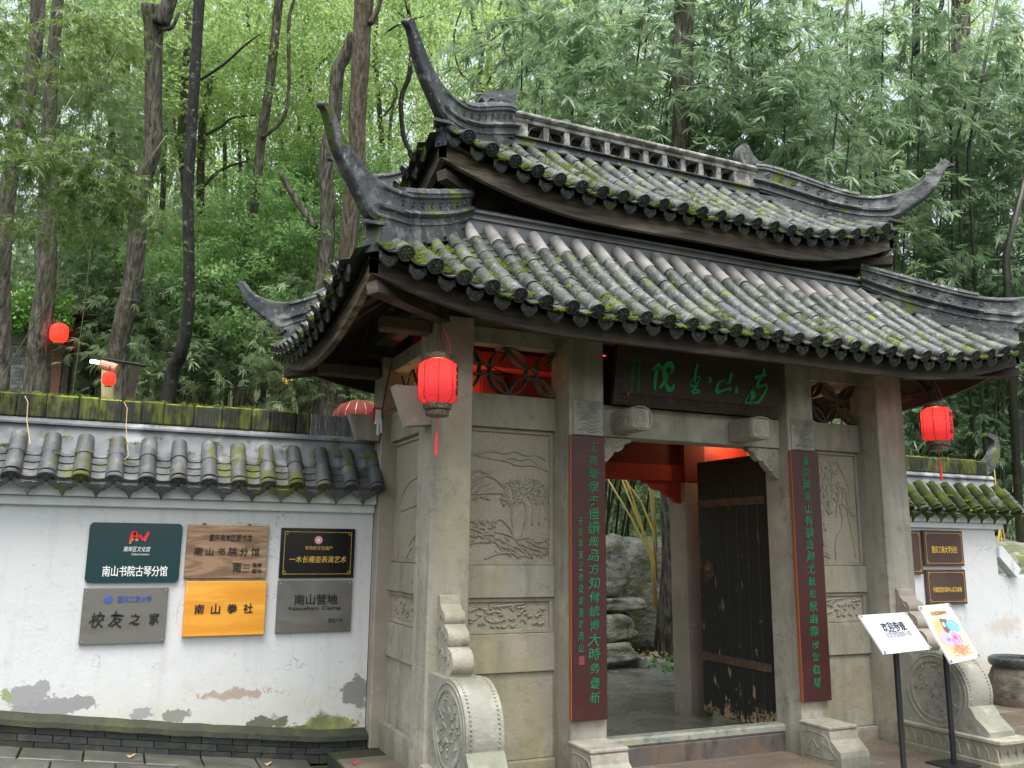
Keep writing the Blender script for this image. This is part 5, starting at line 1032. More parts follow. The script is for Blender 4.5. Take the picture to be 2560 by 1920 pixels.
CH = [[(480, 345, 55), (560, 285, 75), (580, 270, 40)], [(540, 300, 50), (520, 400, 45), (505, 520, 42), (510, 612, 22)], [(600, 345, 60), (690, 262, 75), (742, 312, 50), (728, 360, 32), (690, 388, 18)], [(620, 350, 60), (645, 420, 70), (640, 480, 60), (595, 550, 40), (562, 582, 18)], [(650, 520, 28), (690, 592, 70), (740, 580, 50), (755, 520, 20)],
 [(1075, 258, 22), (1045, 350, 34), (1030, 480, 25), (1052, 522, 14)], [(960, 520, 10), (1010, 460, 14), (1090, 430, 10), (1097, 462, 10), (1050, 532, 16)], [(960, 520, 14), (990, 552, 26), (1060, 562, 26), (1012, 592, 20), (1092, 612, 30)], [(1002, 600, 30), (1012, 646, 30), (1100, 630, 28)], [(1205, 435, 14), (1240, 460, 28), (1230, 500, 24), (1202, 512, 10)],
 [(1380, 480, 18), (1335, 525, 36), (1325, 632, 46), (1400, 612, 26), (1500, 582, 25), (1492, 612, 14)], [(1522, 375, 20), (1502, 440, 42), (1480, 522, 20)], [(1385, 486, 14), (1430, 480, 10), (1468, 532, 12)], [(1582, 552, 14), (1575, 645, 48)],
 [(1945, 328, 30), (1935, 402, 38)], [(1822, 452, 42), (1900, 425, 44), (1976, 398, 22)], [(1902, 450, 40), (1862, 510, 36), (1862, 560, 42), (1922, 550, 30), (1976, 540, 25), (1960, 622, 30), (1902, 720, 36), (1862, 768, 30), (1780, 772, 12), (1700, 772, 20), (1722, 710, 12), (1762, 640, 12), (1816, 560, 12)], [(1792, 620, 52), (1800, 700, 52), (1752, 712, 18)], [(1766, 700, 10), (1768, 822, 8)]]
strokes(CH, mb_, NBn, m_greenb, nb, k=6)
uxb = (bpt(1, 0)-bpt(0, 0)).normalized(); uyb = (bpt(0, 1)-bpt(0, 0)).normalized()
text('辛卯年夏月', mb_(290, 420), uxb, uyb, .27, m_green, nb, vertical=True, brush=.8, width=.04); text('山翁題書', mb_(215, 400), uxb, uyb, .29, m_green, nb, vertical=True, brush=.8, width=.04)
for (x, y, w, h) in ((158, 662, 30, 45), (172, 505, 14, 30), (2060, 455, 14, 30)): c = mb_(x, y); MB().add([tuple(c+uxb*(a*w/2/1500)+uyb*(b*h/2/1500)+NBn*.004) for a, b in ((-1, -1), (1, -1), (1, 1), (-1, 1))], [(0, 1, 2, 3)]).build('seal', m_sealred, nb)
fr = MB()
def fret(u0, u1, v0, v1):
    n_ = max(1, int((u1-u0)*1.6/.05)); P = []
    for i in range(n_):
        a = u0+(u1-u0)*i/n_; w = (u1-u0)/n_
        P += [(a, v0), (a, v1), (a+w*.75, v1), (a+w*.75, v0+(v1-v0)*.35), (a+w*.35, v0+(v1-v0)*.35), (a+w*.35, v0+(v1-v0)*.68), (a+w*.5, v0+(v1-v0)*.68)]; fr.tube([bpt(u, v)+NBn*.002 for u, v in P], .0035, 4, nrm=NBn); P = [(a+w*.75, v0), (a+w, v0)]
for u0, u1 in ((.02, .30), (.36, .62), (.66, .97)): fret(u0, u1, .03, .13)
for v in range(5): fret(.012, .045, .16+v*.16, .16+v*.16+.12)
for v0 in (.015, .145): fr.tube([bpt(.01, v0)+NBn*.002, bpt(.99, v0)+NBn*.002], .003, 4, nrm=NBn)
fr.build('fret_border', m_fret, nb)
for j, (x0, x1, z0, z1, tx, lab) in enumerate(((2.990, 3.280, .405, 2.426, '工商聚學子慢讀細品方知傳統博大時勢疊新', 'maroon couplet board left of the doorway, with a small second line and a seal'), (5.075, 5.372, .41, 2.425, '書院藴南山有韻逸興尤聽松泉幽際夜雪鶴隱', 'maroon couplet board right of the doorway, a single line of green characters'))):
    cb = empty('couplet_board', ((x0+x1)/2, -.02, z0), lab, 'couplet board'); MB().box(x0, x1, -.048, -.014, z0, z1, .006).build('board', m_board, cb); MB().box(x0-.004, x0+.006, -.044, -.012, z0+.004, z1-.004).build('edge_strip', m_boardedge, cb)
    text(tx, ((x0+x1)/2+(.035 if j == 0 else -.005), -.048, (z0+z1)/2+.03), UX, UZ, 1.86, m_green, cb, vertical=True, brush=.9, width=.108 if j == 0 else .095, gap=1.12)
    if j == 0:
        text('壬辰年夏王學母撰書於南山', (x0+.075, -.048, z0+.94), UX, UZ, .95, m_green, cb, vertical=True, brush=.8, width=.042, gap=1.2); MB().box(x0+.055, x0+.1, -.051, -.0485, z0+.38, z0+.44).build('seal', plain('dull_seal', (.16, .04, .035)), cb)
# ------------------------------------------------------------------ hanging lanterns
def lantern(x, y, ztop, label, k=1.0, hang=3.3, chars=(2,), dx=0):
    L = empty('red_lantern', (x, y, ztop-.40*k), label, 'lantern', 'octagonal lanterns at the gate front'); seg = 8; off = PI/8+.10
    R_ = [(.088, 0), (.124, -.026), (.1275, -.045), (.1275, -.232), (.123, -.258), (.088, -.284)]; z0 = ztop-.045
    for i in range(seg):
        vs = []; a0, a1 = off+2*PI*i/seg, off+2*PI*(i+1)/seg; nn = 5
        for r, z in R_:
            for j in range(nn):
                t = j/(nn-1); a = a0+(a1-a0)*t; rr_ = r*math.cos(PI/8)/math.cos(a-(a0+a1)/2)*1.0+.004*math.sin(PI*t); vs.append((x+rr_*math.cos(a), y+rr_*math.sin(a), z0+z*k))
        m_ = MB().add(vs, [(p*nn+j, p*nn+j+1, (p+1)*nn+j+1, (p+1)*nn+j) for p in range(len(R_)-1) for j in range(nn-1)]); m_.build('cloth_panel', m_lan, L, smooth=60)
        MB().tube([(x+r*1.0*math.cos(a0), y+r*1.0*math.sin(a0), z0+z) for r, z in R_], .0028, 4).build('frame_rib', m_redd, L)
    MB().lathe([(.072, 0), (.086, .004), (.088, .02), (.083, .043), (.072, .046)], (x, y, z0), 24).build('top_collar', m_brass, L, smooth=40)
    MB().lathe([(.080, -.283), (.09, -.285), (.091, -.30), (.088, -.322), (.078, -.324)], (x, y, z0), 24).build('lower_collar', m_brass, L, smooth=40)
    MB().lathe([(.066, -.325), (.073, -.327), (.075, -.345), (.071, -.365), (.06, -.367)], (x, y, z0), 24).build('base_collar', m_brass, L, smooth=40)
    col = MB()
    for (r, za, zb) in ((.089, .004, .042), (.092, -.287, -.32), (.076, -.329, -.363)):   # pierced trellis on the collars
        for q in range(26):
            a = 2*PI*q/26
            for s in (-1, 1): col.tube([(x+r*math.cos(a), y+r*math.sin(a), z0+za), (x+r*math.cos(a+s*.24), y+r*math.sin(a+s*.24), z0+zb)], .0016, 3)
    col.build('trellis', m_goldw if False else m_brass, L)
    MB().ico((x, y, z0-.07), .022, 2).build('bulb', m_bulb, L)
    MB().tube([(x, y, z0-.36), (x, y, z0-.47)], .003, 4).ico((x, y, z0-.475), .010, 1).tube([(x, y, z0-.48), (x, y, z0-.50), (x, y, z0-.62)], [.004, .009, .011], 7).build('tassel', m_tassel, L)
    MB().tube([(x+.05, y, z0+.04), (x+.01, y, z0+.16), (x, y, hang)], .0035, 4).tube([(x-.05, y, z0+.04), (x-.005, y, z0+.16), (x, y, hang)], .0025, 4).build('cord', m_wire, L)
    MB().tube([(x+.08, y, z0+.04), (x+.075, y-.01, z0+.12), (x+.02, y, z0+.24)], .0025, 4).build('lamp_wire', m_tassel, L)
    for i in chars:
        am = off+2*PI*(i+.5)/seg; c = Vector((x, y, z0-.138))+Vector((math.cos(am), math.sin(am), 0))*(.131*math.cos(PI/8)+.005)
        text('南山书院', c, (-math.sin(am), math.cos(am), 0), UZ, .19, m_black, L, vertical=True, brush=.5, bold=.03, width=.042)
    pl = bpy.data.lights.new('lantern_light', 'POINT'); pl.energy = .4; pl.color = (1, .5, .32); pl.shadow_soft_size = .02; po = bpy.data.objects.new('lantern_light', pl); COL.objects.link(po); po.parent = L; po.location = Vector((x, y, z0-.12))-wo(L)
lantern(1.799, -.45, 2.835, 'glowing red octagonal lantern hanging in front of the left corner post', chars=(6, 1))
lantern(6.335, -.45, 2.86, 'glowing red octagonal lantern with black characters hanging right of the gate under the eave tip', chars=(5, 2))
# ------------------------------------------------------------------ drum stones
for i, (x0, x1, lab) in enumerate(((1.95, 2.195, 'carved drum stone standing before the left corner post, cut by the lower frame'), (6.15, 6.43, 'carved drum stone on a lotus base before the right corner post, behind the notice stands'))):
    ds = empty('drum_stone', ((x0+x1)/2, -.45, 0), lab, 'drum stone', 'drum stones before the corner posts')
    cyd, czd, rd = -.385, .49, .30
    arc = [(cyd+rd*math.cos(a), czd+rd*math.sin(a)) for a in [math.radians(t) for t in range(195, 69, -9)]]   # toward the front first
    pr = [(-.005, .215), (-.84, .215), (-.84, .25), (-.80, .285), (-.735, .335), (-.695, .40)]+arc+[(-.20, .78), (-.005, .78)]
    MB().prism(pr, x0, x1, 'x').build('drum', m_drum, ds, smooth=30)
    scp = [(-.005, .75), (-.25, .75)]
    for cy2, cz2, r2, a0, a1 in ((-.215, .865, .085, -60, 95), (-.150, 1.01, .065, -50, 100), (-.085, 1.13, .05, -40, 110)): scp += [(cy2-r2*math.cos(math.radians(t)), cz2+r2*math.sin(math.radians(t))) for t in range(a0, a1, 15)]
    scp += [(-.04, 1.22), (-.03, 1.27), (-.005, 1.28)]
    MB().prism(scp, x0+.05, x1-.05, 'x').build('scroll_back', m_stone2 if i else m_stone, ds, smooth=30)
    cv = MB()
    for xs, sn in ((x0, -1), (x1, 1)):
        for r in (.275, .235, .225): cv.tube([(xs, cyd+r*math.cos(a), czd+r*math.sin(a)) for a in [k*2*PI/40 for k in range(41)]], .006, 4, nrm=(1, 0, 0))
        r_ = random.Random(8+i)
        for k in range(46):
            a = r_.uniform(0, 2*PI); r = .2*math.sqrt(r_.random()); c = (cyd+r*math.cos(a), czd+r*math.sin(a)); b = r_.uniform(0, 6.3); l = r_.uniform(.02, .05)
            cv.tube([(xs, c[0], c[1]), (xs+sn*.004, c[0]+l*.5*math.cos(b), c[1]+l*.5*math.sin(b)), (xs, c[0]+l*math.cos(b+.9), c[1]+l*math.sin(b+.9))], [.005, .008, .004], 5, nrm=(1, 0, 0))
    for xs in (x0+.05, x1-.05):
        for cy2, cz2, r2 in ((-.205, .865, .055), (-.145, 1.01, .04), (-.08, 1.13, .03), (-.09, .9, .05), (-.07, 1.05, .035)): cv.tube([(xs, cy2+r2*(1-t*.12)*math.cos(t*.8), cz2+r2*(1-t*.12)*math.sin(t*.8)) for t in range(9)], .006, 4, nrm=(1, 0, 0))
    for xx in (x0+.03, x1-.03):
        for k in range(24): a = math.radians(190-k*5); cv.ico((xx, cyd+(rd+.002)*math.cos(a), czd+(rd+.002)*math.sin(a)), .008, 1)
    cv.build('drum_carving', m_drum, ds, smooth=50)['kind'] = 'stuff'
    bx0, bx1 = x0-.03, x1+.03
    bp = [(-.0, -.02), (-.93, -.02), (-.93, .045), (-.91, .055), (-.89, .10), (-.91, .165), (-.94, .185), (-.94, .213), (-.0, .213)]
    MB().prism(bp, bx0, bx1, 'x').box(bx0-.02, bx1+.02, -.96, -.001, .182, .2135, .006).box(bx0-.02, bx1+.02, -.95, -.001, -.02, .05, .006).build('base', m_stone, ds)
    pt_ = MB()
    for xs in (bx0, bx1):
        for k in range(11):
            y = -.05-k*.083; pt_.tube([(xs, y, .17), (xs, y-.035, .13), (xs, y-.045, .06)], [.006, .010, .006], 5, nrm=(1, 0, 0))
    for k in range(4): pt_.tube([(bx0+.04+k*.09, -.90, .17), (bx0+.055+k*.09, -.90, .12), (bx0+.055+k*.09, -.90, .06)], [.006, .010, .006], 5)
    pt_.build('lotus_carving', m_stone, ds, smooth=50)['kind'] = 'stuff'
# ------------------------------------------------------------------ notice stands
def stand(c, yaw, tilt, w, h, px, py, label, kind):
    ux = Vector((math.cos(yaw), math.sin(yaw), 0)); bk = Vector((-math.sin(yaw), math.cos(yaw), 0)); uy = Vector((0, 0, 1))*math.sin(tilt)+bk*math.cos(tilt); n = ux.cross(uy); c = Vector(c)
    st = empty('notice_stand', (px, py, 0), label, 'sign stand', 'notice stands by the right post')
    def slab(w_, h_, d0, d1, nm, mat):
        vs = [tuple(c+ux*a*w_/2+uy*b*h_/2+n*d) for d in (d0, d1) for a, b in ((-1, -1), (1, -1), (1, 1), (-1, 1))]; return MB().add(vs, [(3, 2, 1, 0), (4, 5, 6, 7), (0, 1, 5, 4), (1, 2, 6, 5), (2, 3, 7, 6), (3, 0, 4, 7)]).build(nm, mat, st)
    slab(w, h, -.012, 0, 'acrylic_panel', m_acr); slab(w*.86, h*.86, 0.0005, .0025, 'paper', m_paper if kind == 0 else m_post)
    for a in (-1, 1):
        for b in (-1, 1): p = c+ux*a*w*.475+uy*b*h*.46; MB().tube([p-n*.016, p+n*.012], .011, 8).build('cap_screw', m_screw, st)
    P = lambda u, v: c+ux*(u-.5)*w*.86+uy*(v-.5)*h*.86+n*.0025
    if kind == 0:
        text('欢迎参观', P(.52, .66), ux, uy, .085, m_black, st, width=.30, brush=.6, bold=.02, thick=.0008); text('自家烘焙咖啡小院', P(.54, .43), ux, uy, .045, m_inkg, st, width=.32, bold=.01, thick=.0008); MB().add([tuple(P(u, v)+n*.001) for u, v in ((.38, .20), (.80, .20), (.80, .31), (.38, .31))], [(0, 1, 2, 3)]).build('tinted_strip', plain('faint_cyan', (.55, .78, .82), .2), st); text('Welcome', P(.6, .255), ux, uy, .018, m_cyan, st, width=.12, thick=.0008)
    else:
        text('非遗漆器体验', P(.47, .90), ux, uy, .03, m_pbrn, st, width=.31, bold=.02, thick=.0008)
        for i, (mt, u, v, ru, rv) in enumerate(((m_plil, .24, .38, .20, .15), (m_pblue, .72, .60, .22, .15), (m_ppink, .58, .37, .22, .15))):
            MB().add([tuple(P(u+ru*math.cos(a)*(1+.06*math.sin(7*a)), v+rv*math.sin(a)*(1+.06*math.sin(7*a)))+n*(.0016+.0004*i)) for a in [k*2*PI/28 for k in range(28)]], [tuple(range(28))]).build('printed_fan', mt, st)
        MB().add([tuple(P(u, v)+n*.0012) for u, v in ((.32, .50), (.56, .48), (.64, .76), (.36, .79))], [(0, 1, 2, 3)]).build('printed_tray', m_pbrn, st); MB().add([tuple(P(.42+.06*math.cos(a), .66+.05*math.sin(a))+n*.002) for a in [k*.4 for k in range(16)]], [tuple(range(16))]).build('printed_cup', m_pmint, st)
        text('山水', P(.28, .37), ux, uy, .03, m_black, st, thick=.0008, eps=.004, brush=.6); text('花香', P(.56, .37), ux, uy, .035, m_sealred, st, thick=.0008, eps=.004, brush=.6)
        for k, (s_, wd_) in enumerate((('体验时间：每日', .18), ('手工漆扇团扇制作体验课程', .38), ('材料包含扇面颜料', .30), ('每位参与者可带走作品', .36), ('欢迎预约咨询', .22), ('地点：南山书院内', .36))): text(s_, P(.55, .215-k*.034), ux, uy, .013, m_pbrn, st, width=wd_, thick=.0006)
    top = c-n*.014; base = Vector((px, py, .01)); d = Vector((top.x, top.y, 0))
    MB().box(px-.02, px+.02, py-.012, py+.012, .012, c.z-.05, .003).build('pole', m_blackm, st); MB().tube([(px, py, c.z-.06), tuple(top)], .014, 6).build('bracket', m_blackm, st)
    MB().box(px-.16, px+.16, py-.13, py+.13, .001, .012, .003).build('base_plate', m_blackm, st)
stand((5.222, -.869, 1.018), .193, .957, .609, .309, 5.215, -.865, 'black pole stand holding a slanted white notice in clear acrylic', 0)
stand((5.885, -.781, .993), .349, 1.104, .61, .448, 5.965, -.658, 'black pole stand holding a slanted orange poster with printed fans', 1)
# ------------------------------------------------------------------ stone jar
jx, jy = 9.0, .98
jar = empty('stone_jar', (jx, jy, -.13), 'rough dark stone jar with a thick rolled rim at the right edge', 'jar')
MB().lathe([(.26, 0), (.30, .05), (.325, .18), (.31, .32), (.26, .47), (.235, .52)], (jx, jy, -.13), 28).build('body', mk('dark_rough_jar', (.12, .105, .085), .85, .2, [dict(color=(.05, .045, .038), scale=6, lo=.45, hi=.6, fac=.8), dict(color=(.2, .19, .15), scale=9, lo=.55, hi=.68, fac=.6)], bump=[(9, .03, (1, 1, 1))]), jar, smooth=50)
MB().lathe([(.235, .52), (.265, .525), (.28, .56), (.275, .60), (.24, .62), (.20, .60), (.19, .54)], (jx, jy, -.13), 28).build('rim', m_disc, jar, smooth=50)
# ------------------------------------------------------------------ small fittings
bxw = empty('hanging_label_box', (1.93, 1.45, 2.3), 'small white plastic box with red tag hanging on the cable by the side post', 'box')
p = at(943, 1052, Y=1.45); k = p-Vector((0, 0, 0))
MB().box(p.x-.02, p.x+.035, 1.44, 1.47, p.z-.03, p.z+.10, .006).box(p.x+.0, p.x+.018, 1.445, 1.46, p.z-.12, p.z-.03).box(p.x+.03, p.x+.045, 1.445, 1.46, p.z-.10, p.z+.02).build('white_box', m_whitep, bxw); MB().box(p.x-.035, p.x+.03, 1.435, 1.472, p.z+.101, p.z+.115).box(p.x-.04, p.x-.025, 1.44, 1.46, p.z+.0, p.z+.10).build('red_tag', m_tassel, bxw)
cb = MB(); cb.tube([tuple(at(980, 905, Y=1.2)), tuple(at(968, 960, Y=1.35)), tuple(at(955, 1028, Y=1.45)), tuple(at(957, 1062, Y=1.45)), tuple(at(948, 1110, Y=1.5))], .007, 5).tube([tuple(at(925, 1034, Y=1.5)), tuple(at(945, 1027, Y=1.45)), tuple(at(958, 1030, Y=1.45)), tuple(at(1000, 1015, Y=1.0))], .004, 4)
tag(cb.build('cable', m_wire, None), 'black cable hanging down beside the left rear post', 'cable')
v_ = MB(); 
for px, py0, py1 in ((70, 990, 1110), (318, 1005, 1160)):
    v_.tube([tuple(at(px-8, py0, Y=1.76)), tuple(at(px, py0+15, Y=1.74)), tuple(at(px-3, py0+60, Y=1.70)), tuple(at(px+3, py1-20, Y=1.62)), tuple(at(px-20 if px > 100 else px+5, py1, Y=1.56))], .004, 4)
tag(v_.build('dry_root', m_leafb, None), 'thin pale dry roots trailing over the left wall tiles', 'roots')
# glowing things inside the gate
bl = MB(); 
for q in ((2.72, 1.50, 2.70), (2.46, 1.3, 3.03)): bl.ico(q, .013, 1)  # upper bulb glints; the low one is added out of sight below the window
bl2 = bl.build('lattice_bulb', m_bulb, None, ); tag(bl2, 'small warm bulbs behind the left lattice window, one glinting, one added unseen below', 'lamp')
pl = bpy.data.lights.new('unseen_panel_lamp', 'POINT'); pl.energy = 5; pl.color = (1, .5, .25); pl.shadow_soft_size = .05; po = bpy.data.objects.new('unseen_panel_lamp', pl); COL.objects.link(po); po.location = (2.72, 1.50, 2.73)  # set low and unseen, close to the red back panel to brighten it
pl = bpy.data.lights.new('unseen_panel_lamp', 'POINT'); pl.energy = 5; pl.color = (1, .5, .25); pl.shadow_soft_size = .05; po = bpy.data.objects.new('unseen_panel_lamp', pl); COL.objects.link(po); po.location = (5.8, 1.50, 2.73)  # added likewise, unseen, to brighten the right red panel; its bulb follows
tag(MB().ico((5.8, 1.50, 2.70), .018, 1).build('lattice_bulb', m_bulb, None), 'small unseen bulb added with the panel lamp behind the right lattice window', 'lamp')
wr = MB(); wr.tube([(2.62, .8, 3.1), (2.78, .7, 3.0), (2.82, .7, 2.85), (2.78, .7, 2.7)], .006, 5).tube([(2.5, .8, 3.0), (2.9, .8, 3.02)], .006, 5); tag(wr.build('cable', m_wire, None), 'looped black wires behind the left lattice window', 'cable')
tag(MB().box(3.32, 3.45, .22, .23, 3.12, 3.128).build('light_strip', plain('lit_red_strip', (.8, .02, .05), .5, emis=((1, .03, .08), 1.2)), None), 'thin glowing red strip above the name board', 'light strip')
# big dark red lantern behind the wall coping
bgL = empty('round_lantern', tuple(at(900, 1030, Y=3.2)), 'large dull red ribbed lantern half hidden behind the wall coping', 'lantern')
c = at(898, 1050, Y=3.2); P_ = [(.02, .20), (.10, .195), (.20, .15), (.265, .07), (.28, 0), (.265, -.07), (.2, -.15), (.08, -.2)]
MB().lathe(P_, c, 32).build('shade', m_lanbig, bgL, smooth=True); rb = MB()
for k in range(16): a = 2*PI*k/16; rb.tube([(c.x+(r+.002)*math.cos(a), c.y+(r+.002)*math.sin(a), c.z+z) for r, z in P_], .003, 4)
rb.build('rib', m_goldw, bgL)
# ------------------------------------------------------------------ courtyard behind the door
def rock(c, r, sq, label, seed):
    r_ = random.Random(seed); bm = bmesh.new(); bmesh.ops.create_icosphere(bm, subdivisions=4, radius=1)
    from mathutils import noise as nz
    for v in bm.verts:
        p = v.co.copy(); q = Vector((max(-.74, min(.74, p.x)), max(-.74, min(.74, p.y)), max(-.8, min(.8, p.z))))*1.2
        q *= 1+.20*nz.noise(p*1.6+Vector((seed, 0, 0)))+.10*abs(nz.noise(p*3.5+Vector((0, seed, 0))))-.05*abs(nz.noise(p*9+Vector((0, 0, seed)))); v.co = Vector((q.x*sq[0], q.y*sq[1], q.z*sq[2]))*r+Vector(c)
    bm.verts.index_update(); m_ = MB(); m_.add([v.co[:] for v in bm.verts], [tuple(v.index for v in f.verts) for f in bm.faces]); bm.free()
    return tag(m_.build('garden_rock', m_rock, None, smooth=True), label, 'rock')
rock((6.30, 5.35, 1.33), .40, (1.15, .7, .98), 'tall pale upright boulder seen through the doorway', 2)
rock((6.45, 5.25, .82), .30, (1.7, .9, .32), 'flat shelf rock under the tall boulder in the courtyard', 5)
rock((6.25, 5.2, .50), .33, (1.5, .9, .62), 'mossy green boulder near the courtyard kerb', 6)
rock((6.2, 5.0, .20), .28, (1.5, .9, .5), 'low light rock beside the litter in the courtyard', 9)
rock((7.4, 6.2, .9), .7, (1.2, .8, 1.2), 'dark rock deep in shade behind the courtyard tree', 12); rock((5.6, 6.3, .8), .6, (1.2, .8, 1.3), 'rock hidden in shade left of the tall boulder', 14)
kb = MB(); a = at(1521, 1652, Z=0); b = at(1683, 1688, Z=0); d = (b-a).normalized(); nrm_ = Vector((d.y*-1, d.x, 0)); 
if nrm_.x < 0: nrm_ = -nrm_
A0 = a-d*2.5; B0 = b+d*2.0; vs = [tuple(p+Vector((0, 0, z))) for z in (-.02, .13) for p in (A0, B0, B0+nrm_*.22, A0+nrm_*.22)]
tag(kb.add(vs, [(3, 2, 1, 0), (4, 5, 6, 7), (0, 1, 5, 4), (1, 2, 6, 5), (2, 3, 7, 6), (3, 0, 4, 7)]).build('kerb', m_conc, None), 'grey stone kerb round the courtyard planting', 'kerb')
bed = MB(); vs = [tuple(p+Vector((0, 0, .09))) for p in (A0+nrm_*.2, B0+nrm_*.2, B0+nrm_*6, A0+nrm_*6)]; bo = bed.add(vs, [(0, 1, 2, 3)]).build('planting_bed', m_soil, None); bo['kind'] = 'structure'
lf = MB(); r_ = random.Random(31)
for k in range(140):
    p = at(r_.uniform(1575, 1670), r_.uniform(1590, 1650), Z=.12); a = r_.uniform(0, 6.3); s = r_.uniform(.02, .05); lf.add([(p.x-s*math.cos(a), p.y-s*math.sin(a), .10+r_.uniform(0, .06)), (p.x+s*.4*math.sin(a), p.y-s*.4*math.cos(a), .12+r_.uniform(0, .05)), (p.x+s*math.cos(a), p.y+s*math.sin(a), .11+r_.uniform(0, .05)), (p.x-s*.4*math.sin(a), p.y+s*.4*math.cos(a), .13)], [(0, 1, 2, 3)])
o = lf.build('leaf_litter', m_leafb, None); tag(o, 'scattered dry leaves by the courtyard tree foot', 'leaves', kind='stuff')
# ------------------------------------------------------------------ brick house and lamp posts beyond the left wall
hs_ = empty('brick_house', tuple(at(30, 985, D=15)), 'grey brick house corner with ivy roof at the left edge behind the wall', 'house')
p0 = at(-60, 1000, D=15.2); hz = p0.z
def hp(px, py, d): return at(px, py, D=d)
bw = MB(); W = lambda px, py: at(px, py, D=15.2)
c0, c1 = W(-80, 1010), W(148, 1010); ux = Vector(((c1-c0).x, (c1-c0).y, 0)).normalized(); nb_ = Vector((ux.y, -ux.x, 0)); Lw = (Vector((c1.x, c1.y, 0))-Vector((c0.x, c0.y, 0))).length
H0 = c0.z-.5; H1 = W(40, 855).z
def wb(u0, u1, z0, z1, d0, d1): 
    vs = [tuple(Vector((c0.x, c0.y, 0))+ux*u+nb_*d+Vector((0, 0, z))) for z in (z0, z1) for u, d in ((u0, d0), (u1, d0), (u1, d1), (u0, d1))]; return vs, [(3, 2, 1, 0), (4, 5, 6, 7), (0, 1, 5, 4), (1, 2, 6, 5), (2, 3, 7, 6), (3, 0, 4, 7)]
MB().add(*wb(0, Lw, H0-1, H1, -2.0, 0)).build('wall', m_housem, hs_)
bmz = {}
rowh = .072; z = H0; r = 0
bme = MB().box(-.118, .118, -.02, .0, 0, .06).mesh('brick', m_houseb)
rotb = Matrix((ux, Vector((-nb_.x, -nb_.y, 0)), Vector((0, 0, 1)))).transposed(); cnt_ = 0
while z < H1-.05:
    u = .12-(r % 2)*.13
    while u < Lw-.1:
        if cnt_ < 290: add('brick', bme, hs_, Vector((c0.x, c0.y, z))+ux*u+nb_*.001, rotb); cnt_ += 1
        u += .25
    z += rowh; r += 1
MB().add(*wb(-.2, Lw+.25, H1, H1+.42, -2.2, .06)).build('eave_wall', m_conc, hs_)
MB().add(*wb(Lw*.34, Lw*.37, H0, H1-.03, .0, .05)).add(*wb(0, Lw*.37, H1-.12, H1-.03, .0, .05)).build('red_window_frame', m_redd, hs_)
MB().add(*wb(Lw*1.03, Lw*1.09, H0-1, H1+.3, -.05, .08)).build('brown_post', m_beam, hs_); MB().add(*wb(Lw*.87, Lw*1.0, H0-1, H1-.18, .03, .06)).build('red_brick_pier', m_brickr, hs_)
rf = MB(); e0 = wb(-1, Lw+.45, H1+.42, H1+.52, -3, .55); rf.add(*e0); rf.build('roof', m_wood, hs_)
def at_lan(px, py, D, r, mat, lab, col=False):
    c = at(px, py, D=D); L = empty('red_lantern', tuple(c), lab, 'lantern'); MB().lathe([(r*.5, r*1.15), (r*.85, r*.95), (r, r*.5), (r, -r*.5), (r*.85, -r*.9), (r*.55, -r*1.1)], c, 8).build('shade', mat, L)
    MB().lathe([(r*.5, -r*1.1), (r*.6, -r*1.12), (r*.55, -r*1.3)], c, 12).build('trim', m_goldw, L); MB().tube([tuple(c+Vector((0, 0, r*1.1))), tuple(c+Vector((0, 0, r*2.2)))], .01, 4).build('cord', m_wire, L); return c
c = at_lan(148, 833, 12.9, .125, m_lanfar, 'bright red lantern at the house eave behind the thick trunk')
gb = MB(); p = at(165, 800, D=15.0); gb.hull([tuple(at(a, b, D=15+dd)) for a, b in ((160, 790), (172, 780), (205, 870), (196, 882), (165, 860), (140, 860)) for dd in (0, .12)]); tag(gb.build('eave_gable', m_redd, None), 'dark red gable end of the house eave beside the lantern', 'gable')
c = at_lan(272, 947, 11.6, .082, m_lanfar, 'small red lantern on the pale log under the lamp bar')
tag(MB().tube([tuple(at(268, 1010, D=12.35)), tuple(at(270, 905, D=12.35))], .085, 12).build('pale_log', m_pale, None), 'pale yellow log post behind the small red lantern', 'post')
tag(MB().tube([tuple(at(320, 1010, D=12.5)), tuple(at(340, 912, D=12.5))], .085, 4).build('timber_post', m_beam, None), 'brown square timber post beside the small red lantern', 'post')
lb = empty('lamp_bar', tuple(at(300, 905, D=12.0)), 'dark lamp bar with a glowing white tube at its left end', 'lamp'); MB().tube([tuple(at(255, 897, D=12.0)), tuple(at(365, 915, D=12.2))], .022, 6).build('bar', m_blackm, lb); MB().tube([tuple(at(227, 903, D=12.0)), tuple(at(247, 906, D=12.0))], .025, 8).build('tube_light', m_bulbw, lb)
tag(MB().tube([tuple(at(252, 911, D=11.9)), tuple(at(293, 922, D=11.9))], .065, 12).build('cut_branch', m_cut, None), 'short sawn branch fixed under the lamp bar', 'log')
o = MB().ico(at(387, 772, D=20), .06, 2).build('far_lamp', m_bulbw, None); tag(o, 'small white lamp glowing among the bamboo', 'lamp'); o = MB().ico(at(715, 945, D=17), .13, 2).build('far_lamp', m_bulbo, None); tag(o, 'round orange lamp glowing behind the bamboo stems', 'lamp')
